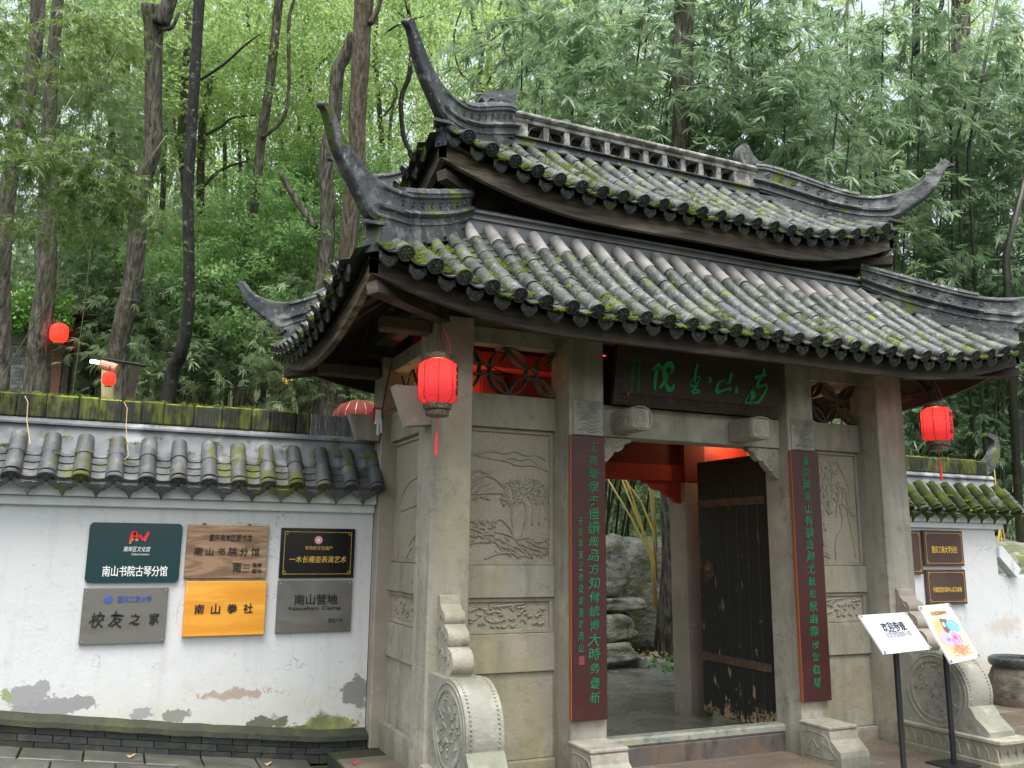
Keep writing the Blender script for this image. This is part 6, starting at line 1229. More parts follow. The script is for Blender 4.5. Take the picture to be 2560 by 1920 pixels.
# ------------------------------------------------------------------ foliage meshes
def leaf_mesh(name, mat, b, d, s, L, W, val, bend=0.0):
    """numpy arrays: base, unit direction, unit side, length, width -> one quad per leaf"""
    n = len(b); L = L[:, None]; W = W[:, None]; dn = np.array([0, 0, -1.0])[None]
    v = np.empty((n, 4, 3)); v[:, 0] = b; mid = b+d*L*.42+dn*L*bend*.15
    v[:, 1] = mid+s*W*.5; v[:, 2] = b+d*L+dn*L*bend; v[:, 3] = mid-s*W*.5
    me = bpy.data.meshes.new(name); me.vertices.add(n*4); me.vertices.foreach_set('co', v.reshape(-1).astype(np.float32))
    me.loops.add(n*4); me.loops.foreach_set('vertex_index', np.arange(n*4, dtype=np.int32)); me.polygons.add(n); me.polygons.foreach_set('loop_start', np.arange(0, n*4, 4, dtype=np.int32))
    me.update(calc_edges=True); a = me.attributes.new('v', 'FLOAT', 'POINT'); a.data.foreach_set('value', np.repeat(val, 4).astype(np.float32)); me.materials.append(mat); return me
def unit(a): return a/(np.linalg.norm(a, axis=-1, keepdims=True)+1e-9)
def plume(name, mat, seed, twigs=70, fans=8, per=7, R=(1.1, 1.1, .9), L=(.10, .17), W=.135, droop=.55):
    g = np.random.default_rng(seed)
    # arching twigs, fans hang along them
    az = g.uniform(0, 2*PI, twigs); c = unit(g.normal(size=(twigs, 3)))*(g.random((twigs, 1))**.45)*np.array(R)*.85
    out = np.stack([np.cos(az), np.sin(az), g.uniform(-.2, .5, twigs)], 1); t = np.linspace(0, 1, fans)[None, :, None]; ln = g.uniform(.35, .75, (twigs, 1, 1))
    P = c[:, None]+out[:, None]*t*ln+np.array([0, 0, -1.])*t*t*ln*.55; P = P.reshape(-1, 3)+g.normal(size=(twigs*fans, 3))*.03
    ax = unit(np.repeat(out, fans, 0)*np.array([1, 1, .2])+g.normal(size=P.shape)*.45+np.array([0, 0, -droop])); up = np.array([0, 0, 1.]); sd = unit(np.cross(ax, up)); nr = unit(np.cross(sd, ax)+g.normal(size=P.shape)*.25); sd = unit(np.cross(ax, nr))
    n = len(P); th = (np.linspace(-1, 1, per)[None]*g.uniform(.7, 1.25, (n, 1))+g.normal(size=(n, per))*.13)
    d = unit(np.cos(th)[..., None]*ax[:, None]+np.sin(th)[..., None]*sd[:, None]+g.normal(size=(n, per, 3))*.10+np.array([0, 0, -.12]))
    s = unit(np.cross(d, nr[:, None])+g.normal(size=(n, per, 3))*.28); Ls = g.uniform(L[0], L[1], (n, per))*(1-.25*np.abs(np.linspace(-1, 1, per))[None]); fv = g.random((n, 1))
    val = np.clip(fv*.6+g.random((n, per))*.4, 0, 1)
    return leaf_mesh(name, mat, np.repeat(P, per, 0), d.reshape(-1, 3), s.reshape(-1, 3), Ls.reshape(-1), (Ls*W).reshape(-1), val.reshape(-1), .10)
def crown(name, mat, seed, clumps=90, per=46, R=(2.7, 2.7, 2.2), L=(.07, .13), W=.5, cr=.36):
    g = np.random.default_rng(seed); c = unit(g.normal(size=(clumps, 3)))*(g.random((clumps, 1))**.4)*np.array(R)
    P = c[:, None]+unit(g.normal(size=(clumps, per, 3)))*(g.random((clumps, per, 1))**.6)*np.array([cr, cr, cr*.5]); P = P.reshape(-1, 3); n = len(P)
    d = unit(g.normal(size=(n, 3))+np.array([0, 0, -.25])); s = unit(np.cross(d, unit(np.array([0, 0, 1.])+g.normal(size=(n, 3))*.6))); Ls = g.uniform(L[0], L[1], n)
    val = np.clip(np.repeat(g.random(clumps), per)*.6+g.random(n)*.4, 0, 1); return leaf_mesh(name, mat, P, d, s, Ls, Ls*W, val, .05)
PR = [plume('foliage', m_lfR, 100+i, twigs=52, fans=7, per=7, L=(.14, .23), W=.15) for i in range(4)]; PL = [plume('foliage', m_lfL, 200+i, twigs=34, fans=7, R=(.9, .9, .7), W=.13, droop=.75, L=(.15, .27)) for i in range(3)]
PD = [plume('foliage', m_lfD, 300+i, twigs=75, fans=7, R=(1.5, 1.5, 1.2), droop=.6, L=(.13, .22)) for i in range(4)]
CF = [crown('crown', m_lfF, 400+i) for i in range(4)]; CM = [crown('crown', m_lfM, 450+i, clumps=70, per=60, R=(1.3, 1.3, 1.1), L=(.08, .14), W=.42, cr=.35) for i in range(2)]
rv = random.Random(99)
def rotz(a, k=1.0, tx=0): return (Matrix.Rotation(a, 3, 'Z')@Matrix.Rotation(tx, 3, 'X'))*k
def limb(p, q, r0, r1, m, wob=.08, n=5, seg=6):
    p = Vector(p); q = Vector(q); L = (q-p).length; P = [p.lerp(q, i/n)+Vector((rv.uniform(-1, 1), rv.uniform(-1, 1), rv.uniform(-.4, .8)))*L*wob*math.sin(PI*i/n) for i in range(n+1)]
    m.tube(P, [r0+(r1-r0)*i/n for i in range(n+1)], seg)
def clump(pts, D, meshes, culm, label, group, k=1.0, nc=3, base=None, cr=.022, bend=.6):
    """bamboo: foliage centres at picture points pts, stems rising from the hillside below"""
    if pts[0][0] > 2180: k *= 1.15; D = max(D+1.8, 13.6)
    C = [at(px, py, D=D+rv.uniform(-.7, .7)) for px, py in pts]; lowp = min(C, key=lambda c: c.z); bx, by = (lowp.x+rv.uniform(-.6, .6), lowp.y+rv.uniform(.2, .9)) if base is None else base
    if base is None and 1350 < pts[0][0] < 1850 and pts[0][1] < 1000: by += 4.5; bx += 1.5
    b = Vector((bx, by, (hill(bx, by) if by > 2.2 else 0)-.2)); e = empty('bamboo_clump', b, label, 'bamboo', group)
    for i in range(nc):
        c = C[i % len(C)]+Vector((rv.uniform(-.5, .5), rv.uniform(-.5, .5), rv.uniform(.2, .8))); s = b+Vector((rv.uniform(-.5, .5), rv.uniform(-.4, .4), 0)); mid = s.lerp(c, .55)+Vector((rv.uniform(-.25, .25), 0, bend*.5)); P = catmull([s, s.lerp(mid, .5)+Vector((0, 0, .1)), mid, c], 4)
        MB().tube([tuple(p) for p in P], [cr*(1-.6*j/len(P)) for j in range(len(P))], 6).build('culm', culm, e, smooth=True)
    for c in C:
        add('foliage', rv.choice(meshes), e, c, rotz(rv.uniform(0, 6.3), k*rv.uniform(.85, 1.15), rv.uniform(-.2, .2)))
    return e
dirs = ['leaning left', 'leaning right', 'upright', 'with drooping tips', 'with dense fans', 'with loose fans']
# right-hand bamboo behind the gatehouse
cols = [(1380, [(60,), (330,)]), (1520, [(130,), (300,)]), (1660, [(40,), (290,)]), (1800, [(150,), (330,)]), (1930, [(60,), (270,), (430,)]), (2060, [(180,), (400,)]), (2190, [(60,), (300,), (520,)]), (2300, [(430,), (640,)]), (2390, [(120,), (350,), (760,)]), (2470, [(560,), (700,), (900,)]), (2560, [(150,), (400,), (800,)]), (2620, [(250,), (620,), (960,)])]
for i, (x, ys) in enumerate(cols):
    side = 'behind the left half of the upper roof' if x < 1700 else 'behind the middle of the upper roof' if x < 2000 else 'behind the right roof horn' if x < 2350 else 'at the right edge of the picture'
    clump([(x+rv.uniform(-40, 40), y[0]+rv.uniform(-30, 30)) for y in ys], 10.3+rv.uniform(0, 1.6), PR, m_culmd, 'cool green bamboo %s, %s' % (side, ['nearest the ridge', 'upper mass', 'lower mass', 'hanging spray', 'broad spray', 'narrow spray'][i % 6]+' '+dirs[i % 6]), 'bamboo behind the gatehouse', 1.0, nc=4, cr=.024)
for i, (x, y, D) in enumerate([(1450, 200, 14), (1620, 420, 13.5), (1760, 180, 14.5), (1900, 380, 14), (2050, 230, 15), (2150, 520, 13), (2300, 240, 15), (2420, 500, 14), (2500, 260, 15), (2360, 900, 12), (2480, 1080, 11.5), (2560, 1180, 11), (2330, 1100, 13), (2420, 1230, 12.5), (2200, 800, 13)]):
    clump([(x, y), (x+rv.uniform(-90, 90), y+120)], D, PD, m_culmd, 'shaded bamboo deeper in the wood, %s' % (['behind the roof ridge', 'behind the right horn', 'behind the right lantern', 'by the right edge'][min(3, max(0, int((x-1400)/300)))])+' '+dirs[i % 6], 'bamboo behind the gatehouse', .9, nc=3)
for i, (x, y, D) in enumerate([(2330, 830, 13.4), (2480, 880, 13.6), (2400, 1010, 13.2), (2545, 1010, 13.5), (2325, 1060, 13.0), (2500, 1180, 13.4), (2420, 740, 14), (2550, 700, 14), (2250, 760, 14), (2370, 560, 13.5)]):
    clump([(x, y)], D-1.6 if x > 2180 else D, PR, m_culmd, 'pale bamboo fans %s' % ['just right of the eave tip over the lantern', 'over the right boundary wall, high', 'behind the right lantern', 'over the wall end by the curled ridge', 'left of the right lantern', 'above the mossy boulder', 'above the right eave, inner', 'above the right eave, outer', 'between the two right horns', 'under the upper right horn'][i], 'bamboo behind the gatehouse', .72, nc=1)
# leaning dark culms at the right
for i, (a, b, D, r) in enumerate([((2500, -40), (2420, 380), 13, .025), ((2460, 60), (2390, 360), 13.2, .022), ((2080, 250), (2190, 380), 11, .03), ((2060, 270), (2150, 390), 11.5, .02), ((2575, 400), (2515, 640), 12, .05), ((2345, 930), (2320, 1180), 13, .035), ((2420, 900), (2430, 1180), 13.3, .035), ((2545, 860), (2550, 1400), 13, .11)]):
    p, q = at(*a, D=D), at(*b, D=D); g0 = Vector((q.x, q.y+.3, min(q.z-.05, (hill(q.x, q.y) if q.y > 2.2 else 0)-.2))); c = MB().tube([tuple(p), tuple(q), tuple(g0)], [r*.7, r, r*1.2], 7)
    tag(c.build('bamboo', m_culmd, None, True), ['thin dark bamboo stem near the top right corner', 'second thin dark stem near the top right corner', 'thick dark stem slanting behind the roof horn', 'thin dark stem slanting behind the roof horn', 'thick dark stem leaning at the right edge above the eave', 'dark stem just left of the right lantern', 'dark stem just right of the right lantern', 'broad black trunk at the right edge above the boulder'][i], 'bamboo')
# left sprays: a few near ones, the rest behind the trunks
for i, (pts, D, k) in enumerate([([(25, 330), (70, 400)], 9.0, .52), ([(190, 400), (255, 460)], 9.2, .50), ([(300, 500), (370, 545)], 9.6, .44), ([(20, 200), (-30, 90)], 9.4, .55), ([(245, 60), (230, 190)], 10.5, .55), ([(160, 520), (60, 560)], 10.0, .42),
        ([(200, 120), (260, 260)], 15, 1.0), ([(60, 60), (30, 260)], 15.5, 1.1), ([(300, 330), (220, 400)], 16, 1.0), ([(60, 470), (180, 560)], 15.5, 1.0), ([(420, 150), (330, 30)], 17, .8)]):
    clump(pts, D, PL if i < 6 else PD, m_culmg, 'bamboo spray at the upper left, %s' % ['bright, crossing the leftmost trunk', 'bright, between second and third trunk', 'long tip reaching towards the black trunk', 'dark, in the top left corner', 'hanging left of the sawn limb', 'low, above the brick house', 'behind the third trunk top', 'behind the first two trunks, high', 'behind the bent trunk', 'behind the second trunk, low', 'thin, behind the sawn limb'][i], 'bamboo at the upper left', k, nc=2 if i > 5 else 1, cr=.012, bend=1.2, base=(at(-420, 900, D=D).x, at(-420, 900, D=D).y) if i < 6 else None)
# middle-distance bamboo behind the left wall
k_ = 0
for y, D in ((910, 15.2), (800, 16.5), (690, 19), (600, 22)):
    for x in range(-20, 1000, 135):
        if y > 780 and x < 230: continue
        xx = x+rv.uniform(-45, 45)+(60 if k_ % 2 else 0); k_ += 1
        clump([(xx, y+rv.uniform(-40, 40)), (xx+rv.uniform(-60, 60), y-70)], D+rv.uniform(-1.2, 1.2), PD if k_ % 3 else PR, m_culmg, 'bamboo thicket behind the left wall, %s, %s' % (['lowest row', 'second row', 'third row', 'farthest row'][[910, 800, 690, 600].index(y)], ['by the brick house', 'by the house lantern', 'by the timber post', 'left of the black trunk', 'right of the black trunk', 'before the slim trunks', 'left of the twin trunks', 'behind the twin trunks', 'beside the eave horn'][min(8, max(0, int((xx+30)/110)))]), 'bamboo thicket behind the left wall', 1.0, nc=5 if y > 700 else 2, cr=.013, bend=.9)
# doorway view
clump([(1560, 1160), (1610, 1250), (1530, 1230)], 15.2, PR, m_culmg, 'bamboo seen through the doorway above the tall boulder', 'bamboo seen through the doorway', .75, nc=0); clump([(1580, 1130), (1640, 1220), (1550, 1350)], 17.0, PD, m_culmd, 'dark bamboo deep behind the doorway', 'bamboo seen through the doorway', 1.2, nc=0); clump([(1560, 1480), (1650, 1400)], 17.5, PD, m_culmd, 'lowest dark bamboo behind the courtyard rocks', 'bamboo seen through the doorway', 1.3, nc=0)
for i, (a, b, c) in enumerate([((1500, 1165), (1575, 1290), (1634, 1405)), ((1538, 1155), (1595, 1300), (1632, 1390)), ((1528, 1155), (1600, 1250), (1634, 1330)), ((1545, 1150), (1580, 1240), (1630, 1400)), ((1612, 1170), (1625, 1230), (1632, 1290)), ((1622, 1165), (1630, 1220), (1633, 1260))]):
    s = MB().tube([tuple(at(*q, D=11.3)) for q in (a, b, c)]+[tuple(at(c[0]+8, c[1]+120, D=11.4))], [.010, .014, .018, .02], 6); tag(s.build('bamboo', m_culmy, None, True), ['long yellow bamboo stem slanting furthest left in the doorway', 'thick yellow stem in the middle of the doorway', 'yellow stem slanting across to the tree in the doorway', 'thin yellow stem beside the thick one in the doorway', 'short yellow stem close to the doorway tree', 'last short yellow stem against the doorway tree'][i], 'bamboo')
def fern(c, k, lab):
    g = np.random.default_rng(int(k*1000)); n = 34; az = g.uniform(0, 2*PI, n); d = unit(np.stack([np.cos(az), np.sin(az), g.uniform(.1, 1.2, n)], 1)); b = np.array(c)[None]+d*g.uniform(.02, .12, (n, 1))*k*4; s = unit(np.cross(d, g.normal(size=(n, 3)))); me = leaf_mesh('leaves', m_fern, b, d, s, g.uniform(.08, .15, n)*k*2, g.uniform(.05, .08, n)*k*2, g.random(n), .2)
    return tag(add('small_plant', me, None), lab, 'plant')
p = at(1655, 1640, D=10.5); fern((p.x, p.y, .16), .35, 'small bright green plant by the doorway tree'); p = at(1676, 1655, D=10.2); fern((p.x, p.y, .14), .25, 'tiny green plant at the courtyard kerb')
p = at(1660, 820, Y=-.82)
# ------------------------------------------------------------------ traced trees
def tree(tr, D, mat, label, crowns=(), limbs=(), taper=1.0, group=None, cm=None, ck=1.0):
    P = [at(x, y, D=D) for x, y, w in tr]; R = [w*D/FPX/2 for x, y, w in tr]
    lo = P[-1]; d = (P[-1]-P[-2]); gx, gy = lo.x, lo.y; gzv = hill(gx, gy)-.3 if gy > 2.2 else -.1
    if lo.z > gzv+.1: P.append(Vector((gx, gy, gzv))); R.append(R[-1]*1.25)
    e = empty('tree', P[-1], label, 'tree', group); pp = catmull([(p.x, p.y, p.z, r) for p, r in zip(P, R)], 4)
    t_ = MB(); vs = []; seg = 14; n = len(pp)
    Q = [Vector(p[:3]) for p in pp]; prev = Vector((1, 0, 0))
    for i, p in enumerate(Q):
        t = (Q[min(i+1, n-1)]-Q[max(i-1, 0)]).normalized(); a = (prev-t*prev.dot(t)).normalized(); b = t.cross(a)
        for k in range(seg): th = 2*PI*k/seg; rr = pp[i][3]*(1+.07*math.sin(3*th+i*.7)+.04*math.sin(7*th-i)); vs.append(tuple(p+(a*math.cos(th)+b*math.sin(th))*rr))
    t_.add(vs, [(i*seg+k, i*seg+(k+1) % seg, (i+1)*seg+(k+1) % seg, (i+1)*seg+k) for i in range(n-1) for k in range(seg)]+[tuple(range(seg))]); t_.build('trunk', mat, e, smooth=True)
    for lb_ in limbs:
        L = [at(x, y, D=D-.1) for x, y, w in lb_]; MB().tube([tuple(p[:3]) for p in catmull([tuple(q) for q in L], 4)], [p[0] for p in catmull([(w*D/FPX/2,) for x, y, w in lb_], 4)], 7).build('branch', mat, e, smooth=True)
    for (x, y, k) in crowns:
        c = at(x, y, D=D+rv.uniform(0, 1.5)); add('crown', rv.choice(cm or CF), e, c, rotz(rv.uniform(0, 6.3), k*ck))
    return e
tree([(98, -60, 34), (86, 123, 34), (61, 287, 35), (20, 471, 37), (4, 680, 42), (-5, 1000, 46)], 11.5, m_bark, 'thick brown trunk at the far left edge behind the bamboo spray', [(60, -160, .7)])
tree([(150, -60, 26), (128, 200, 30), (119, 430, 38), (115, 680, 45), (100, 850, 52), (86, 1000, 60)], 13, m_bark, 'thick straight trunk standing before the grey brick house', [(150, -200, .7)])
tree([(385, 20, 62), (383, 100, 44), (385, 330, 40), (371, 410, 40), (348, 490, 42), (335, 680, 44), (307, 815, 46), (285, 1010, 52)], 13.6, m_bark, 'bent brown trunk with a sawn upper limb, third from the left', [(430, -230, .7)], [[(400, 60, 44), (425, 0, 34), (440, -60, 30)], [(400, 72, 14), (430, 68, 10), (448, 30, 7)]])
tree([(502, -60, 26), (498, 0, 26), (488, 184, 26), (475, 369, 26), (471, 533, 27), (472, 680, 27), (470, 793, 30), (452, 883, 32), (418, 1010, 36)], 12.4, m_barkd, 'slim black wet trunk with white lichen flecks, gently curved', [(520, -230, .6)], [[(500, 200, 8), (560, 160, 7), (610, 115, 6), (650, 85, 3)]])
tree([(476, -60, 26), (471, 164, 27), (459, 328, 27), (467, 492, 26), (470, 620, 28)], 17, m_barkf, 'grey trunk just behind the black one', [(430, 80, 1.0), (500, 230, .9), (380, 200, .9)], [[(455, 400, 10), (440, 340, 8), (432, 270, 5)]])
tree([(545, 150, 10), (520, 230, 14), (505, 330, 18), (500, 492, 19), (500, 620, 20)], 17.5, m_barkf, 'pale straight trunk with a forked limb right of the black trunk', [(560, 110, 1.2), (620, 260, .9)], [[(512, 338, 8), (555, 315, 7), (580, 295, 6), (640, 288, 4)], [(505, 470, 9), (545, 430, 8), (590, 410, 6), (650, 395, 4)]])
tree([(700, -60, 20), (697, 0, 21), (680, 164, 22), (656, 328, 23), (648, 410, 22), (631, 545, 22), (622, 680, 24)], 15.5, m_bark, 'mottled slender trunk in the middle of the wood, slightly leaning right', [(760, -20, .9), (700, 180, .7)], [[(655, 345, 10), (705, 300, 10), (722, 230, 9), (722, 60, 9), (735, 0, 6)]])
tree([(655, -60, 9), (652, 0, 10), (639, 123, 10), (607, 225, 11), (615, 369, 11), (623, 422, 11), (620, 560, 12)], 20, m_barkf, 'thin wavy trunk left of the mottled one', [(600, 40, 1.2), (660, 330, .9)])
tree([(790, -60, 9), (775, 0, 11), (758, 115, 12), (775, 225, 13), (783, 390, 14), (785, 560, 15)], 19, m_bark, 'dark forked trunk left of the twin trunks', [(800, 70, 1.1), (740, 330, .9), (830, 250, .8)], [[(760, 110, 8), (745, 60, 7), (738, -20, 6)], [(775, 190, 5), (840, 120, 4), (900, 85, 3)]])
tree([(915, -60, 46), (911, 0, 46), (901, 164, 43), (893, 287, 42), (893, 410, 42), (876, 533, 44), (868, 680, 48), (850, 850, 60), (835, 1010, 78)], 14.5, m_barkb, 'tall reddish brown trunk rising beside the left roof horns', [(960, -220, .7)], [[(925, 60, 16), (945, 20, 12), (960, -40, 10)]])
tree([(882, 85, 22), (862, 140, 30), (843, 184, 32), (835, 287, 33), (815, 410, 36), (819, 533, 38), (812, 680, 42), (800, 850, 46), (790, 1010, 54)], 14.9, m_bark, 'mossy grey trunk leaning against the tall reddish one', [(800, -60, .7)], [[(700, 430, 14), (740, 500, 16), (790, 570, 18)]])
tree([(1005, -40, 8), (1028, 70, 11), (1024, 184, 12), (1003, 246, 12), (1011, 348, 12), (1045, 410, 13), (1060, 520, 14)], 17, m_barkd, 'thin dark kinked trunk between the two left roof horns', [(1000, -40, .8)], [[(1028, 60, 6), (1005, 40, 5), (985, 20, 4)], [(960, 85, 5), (1000, 60, 5), (1060, 40, 3)]])
tree([(1165, -60, 9), (1185, 60, 10), (1204, 123, 11), (1198, 200, 11), (1192, 280, 12), (1190, 420, 12)], 20, m_bark, 'slender branching tree right of the upper horn', [(1130, 60, 1.2), (1230, 130, 1.0), (1100, 260, 1.0)], [[(1195, 250, 8), (1240, 170, 7), (1290, 105, 6), (1389, 57, 4)], [(1198, 215, 6), (1150, 180, 6), (1135, 90, 5), (1155, 20, 4)], [(1205, 130, 7), (1235, 60, 7), (1260, -20, 6)]])
tree([(1262, -60, 10), (1267, 40, 10), (1262, 140, 10), (1253, 240, 11), (1250, 400, 12)], 21, m_bark, 'thin upright trunk behind the ridge beast', [(1330, 20, 1.1), (1290, 250, .8)], [[(1262, 70, 6), (1230, 100, 5), (1205, 110, 4)]])
tree([(1716, -60, 50), (1712, 0, 49), (1707, 136, 47), (1704, 325, 45), (1700, 600, 48)], 10.6, m_bark, 'straight brown trunk rising above the middle of the upper roof', [(1740, -230, .7)])
tree([(2404, -60, 42), (2404, 163, 44), (2409, 271, 45), (2412, 600, 48)], 17.5, m_bark, 'brown trunk among bamboo near the top right corner', [(2420, -200, .7)], [[(2385, 200, 14), (2395, 150, 12), (2380, 60, 9)]])
tree([(2300, -60, 20), (2290, 27, 18), (2292, 110, 16), (2300, 300, 18)], 16, m_barkd, 'dark thin trunk left of the top right trunk', [(2260, -120, .7)], [[(2290, 40, 14), (2330, 50, 12), (2355, 10, 12), (2345, -40, 12)]])
tree([(1668, 1100, 38), (1672, 1200, 39), (1673, 1400, 40), (1668, 1500, 42), (1655, 1640, 46)], 12.6, m_bark, 'rough grey trunk seen through the doorway', [])
for i, (xs_, w, D, mt) in enumerate([((270, 262, 280, 268), 16, 17, m_bark), ((330, 318, 322, 300), 12, 19, m_barkf), ((420, 428, 410, 402), 12, 18.5, m_barkf), ((560, 548, 560, 556), 9, 20, m_bark), ((610, 622, 600, 596), 8, 20, m_barkf), ((690, 678, 700, 715), 8, 21, m_barkf), ((745, 760, 748, 742), 9, 20.5, m_bark), ((950, 938, 952, 960), 12, 20, m_barkf), ((985, 1000, 975, 970), 8, 22, m_bark), ((1090, 1075, 1095, 1105), 8, 22, m_barkf), ((1340, 1352, 1335, 1330), 8, 22, m_bark), ((1430, 1442, 1425, 1420), 12, 20, m_bark), ((1560, 1548, 1566, 1570), 9, 21, m_bark)]):
    tree([(xs_[0], -60, w*.9), (xs_[1], 120, w), (xs_[2], 320, w*1.05), (xs_[3], 560, w*1.15)], D, mt, 'slim background trunk %s' % ['between the second and third trunks', 'just left of the bent third trunk', 'between the bent trunk and the black trunk', 'right of the black trunk, thin', 'left of the mottled trunk, very thin', 'right of the mottled trunk, very thin', 'left of the leaning mossy trunk', 'just right of the tall reddish trunk', 'beside the upper horn tip, thin', 'right of the upper horn tip, thin', 'right of the ridge beast, thin', 'farther right of the ridge beast', 'above the left half of the upper roof'][i], [(xs_[1]+rv.uniform(-60, 60), rv.uniform(-80, 120), .75)], [[(xs_[2], 300, w*.5), (xs_[2]+rv.choice((-1, 1))*40, 220, w*.4), (xs_[2]+rv.choice((-1, 1))*75, 130, w*.25)]])
# far broad-leaved trees filling the wood
fx = [(-80, 40, 26), (60, 120, 30), (180, 30, 27), (300, 160, 31), (420, 40, 28), (560, 30, 33), (540, 300, 30), (690, 90, 34), (640, 420, 29), (800, 170, 32), (860, 20, 36), (940, 150, 30), (960, 350, 27), (1030, 260, 33), (1080, 60, 35), (1130, 420, 30), (1220, 30, 34), (1240, 330, 31), (1330, 130, 33), (1420, 40, 30), (1400, 260, 28), (1540, 60, 33), (1680, 120, 30), (1820, 40, 34), (1980, 130, 31), (2120, 40, 33), (2260, 140, 30), (2400, 50, 32), (2520, 120, 29), (2640, 40, 31), (120, 380, 28), (280, 420, 27), (420, 330, 33), (760, 420, 33), (380, 560, 24), (520, 520, 27), (720, 560, 25), (900, 520, 26), (1010, 480, 25), (2200, 330, 28), (2450, 300, 27), (1560, 280, 29)]
for i, (x, y, D) in enumerate(fx):
    c = at(x+rv.uniform(-25, 25), y+rv.uniform(-20, 20), D=D); b = Vector((c.x+rv.uniform(-.8, .8), c.y+rv.uniform(-.5, 1.2), 0)); b.z = min(hill(b.x, b.y)-.3, c.z-3)
    zone = ['over the far left', 'behind the black trunk', 'left of the twin trunks', 'between the roof horns', 'behind the ridge beast', 'behind the upper roof', 'above the right roof horn', 'at the right edge'][min(7, max(0, int((x+80)/330)))]
    e = empty('broadleaf_tree', b, 'far yellow-green leafy tree %s, %s' % (zone, ['high in the canopy', 'at mid height', 'low behind the thicket'][0 if y < 110 else 1 if y < 340 else 2]), 'tree', 'far leafy trees of the wood')
    t = MB(); limb(b, c+Vector((0, 0, .6)), .16, .07, t, .05, 7); t.build('trunk', m_barkf, e, smooth=True); br = MB()
    for q in range(5): limb(b.lerp(c, rv.uniform(.6, .95)), c+Vector((rv.uniform(-2, 2), rv.uniform(-1.5, 1.5), rv.uniform(-.5, 1.8))), .06, .02, br, .12, 4, 5)
    br.build('branches', m_barkf, e, smooth=True); add('crown', rv.choice(CF), e, c, rotz(rv.uniform(0, 6.3), rv.uniform(.85, 1.15)))
# darker broad-leaved saplings in the middle distance
for i, (x, y, D, k) in enumerate([(700, 450, 17, .5), (760, 420, 17.5, .45), (830, 480, 18, .8), (690, 560, 16, .9), (580, 640, 16, .9), (620, 760, 15, .9), (450, 700, 15, .8), (970, 460, 16, .7), (230, 640, 16, .6), (240, 760, 16.5, .5), (760, 660, 15.5, .8)]):
    c = at(x, y, D=D); b = Vector((c.x, c.y+.3, hill(c.x, c.y)-.2)); e = empty('sapling', b, 'dark green broad-leaved sapling %s' % ['left of the leaning trunk, upper', 'touching the leaning trunk', 'behind the twin trunks', 'below the mottled trunk', 'centre of the thicket', 'low in the thicket centre', 'by the foot of the black trunk', 'between the roof horns', 'above the brick house', 'beside the house lantern', 'under the lower horn'][i], 'tree', 'dark saplings in the thicket')
    t = MB(); limb(b, c, .05, .02, t, .06, 5); t.build('trunk', m_bark, e); add('crown', rv.choice(CM), e, c, rotz(rv.uniform(0, 6), k))
for i, (x, y, D) in enumerate([(500, 560, 16.5), (600, 520, 17), (690, 640, 16), (560, 700, 15.8), (760, 740, 15.6), (420, 620, 16.2), (240, 560, 16.4), (660, 820, 15.4)]):  # saplings added so their pale leaf colour brightens the dark thicket
    c = at(x, y, D=D); b = Vector((c.x, c.y+.3, hill(c.x, c.y)-.2)); e = empty('sapling', b, 'light green sapling added to brighten the wood, %s' % ['right of the black trunk, upper', 'left of the mottled trunk', 'under the mottled trunk', 'in the thicket above the wall', 'beside the low left eave horn', 'just left of the black trunk', 'between second and third trunks', 'low behind the left eave horn'][i], 'tree', 'saplings added to lighten the thicket')
    t = MB(); limb(b, c, .04, .015, t, .06, 5); t.build('trunk', m_bark, e); add('crown', CF[i % 4], e, c, rotz(rv.uniform(0, 6), .36))
# ivy over the house roof
g = np.random.default_rng(5); n = 5200; u = g.random((n, 2)); px = -70+250*u[:, 0]; py = 720+95*u[:, 1]**.8+20*np.sin(px*.05); P = np.array([tuple(at(float(a), float(b_), D=float(14.2+g.random()*1.3))) for a, b_ in zip(px, py)])
d = unit(g.normal(size=(n, 3))+np.array([-.2, -.6, -.5])); s = unit(np.cross(d, g.normal(size=(n, 3)))); ivy = add('ivy', leaf_mesh('ivy', m_lfI, P, d, s, g.uniform(.05, .10, n), g.uniform(.04, .07, n), g.random(n)), None); tag(ivy, 'bright green ivy covering the roof of the brick house', 'ivy', kind='stuff')
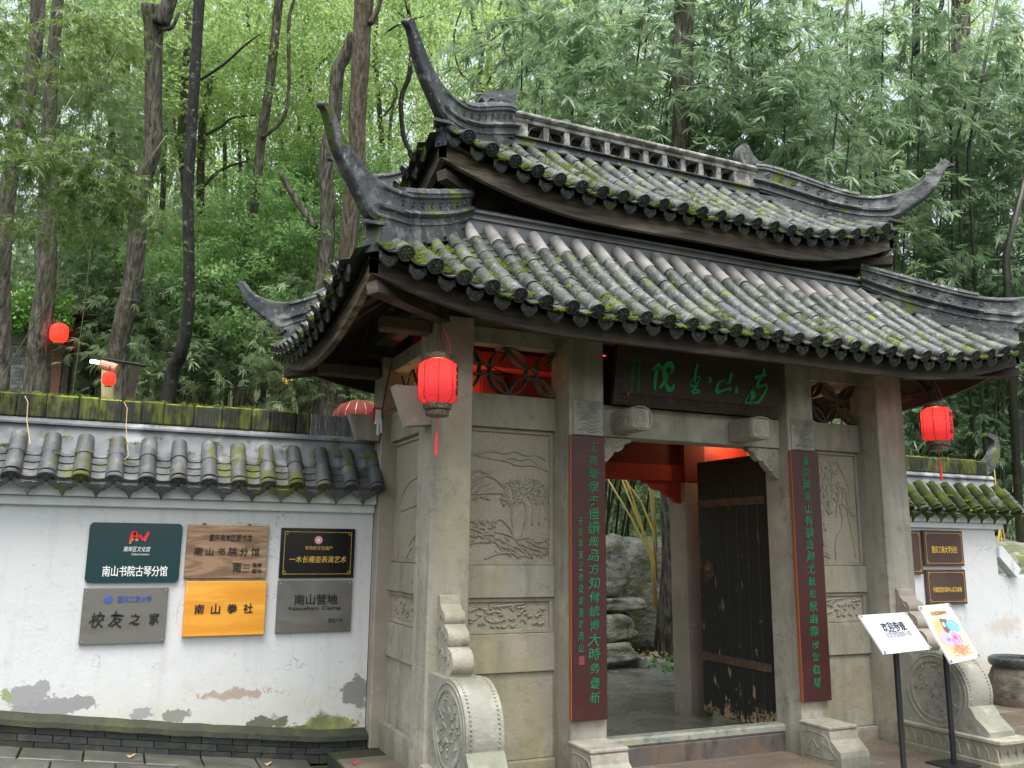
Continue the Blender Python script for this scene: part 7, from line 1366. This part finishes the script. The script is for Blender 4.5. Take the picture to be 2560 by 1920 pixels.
# far woodland mass
g = np.random.default_rng(77); n = 42000; x = g.uniform(-45, 75, n); y = g.uniform(40, 62, n)+.12*np.abs(x); z = np.array([hill(float(a), float(b_)) for a, b_ in zip(x, y)])+g.random(n)**2*5; P = np.stack([x, y, z], 1)
cl = np.sin(x*.9+y*.3)+np.sin(z*1.1+x*.35)+np.sin(y*1.3-z*.6); keep = cl+g.normal(size=n)*.8 > -1.4; P = P[keep]; n = len(P)
d = unit(g.normal(size=(n, 3))); s = unit(np.cross(d, g.normal(size=(n, 3)))); L = g.uniform(.22, .5, n); tag(add('far_woodland', leaf_mesh('far_woodland', m_lfF, P, d, s, L, L*.6, g.random(n)), None), 'distant mass of bright green woodland foliage on the hillside', 'woodland', kind='stuff')
# leaf litter and low undergrowth on the hillside
n = 30000; x = g.uniform(-14, 30, n); y = g.uniform(9, 30, n); z = np.array([hill(float(a), float(b_)) for a, b_ in zip(x, y)])-.1+g.random(n)**2*.5; P = np.stack([x, y, z], 1); d = unit(g.normal(size=(n, 3))+np.array([0, 0, .5])); s = unit(np.cross(d, g.normal(size=(n, 3)))); L = g.uniform(.08, .2, n); tag(add('undergrowth', leaf_mesh('undergrowth', m_lfM, P, d, s, L, L*.35, g.random(n)), None), 'low leafy undergrowth covering the slope', 'undergrowth', kind='stuff')


# ------------------------------------------------------------------ tell look-alike labels apart by their order across the picture
def px_(o):
    d = o.matrix_world.translation-Vector(CAM) if False else wo(o)-Vector(CAM); return d.dot(RT)/max(.1, d.dot(FW))
byl = {}
for o in bpy.data.objects:
    if o.parent is None and o.get('label') and not o.get('kind'): byl.setdefault(o['label'], []).append(o)
ORD = {2: ['left one', 'right one'], 3: ['left one', 'middle one', 'right one'], 4: ['leftmost', 'second from left', 'second from right', 'rightmost']}
for lb_, os_ in byl.items():
    if len(os_) > 1:
        os_.sort(key=px_); names_ = ORD.get(len(os_)) or ['number %s from left' % w for w in ('one', 'two', 'three', 'four', 'five', 'six', 'seven', 'eight')]
        for o, t_ in zip(os_, names_): o['label'] = lb_+', '+t_
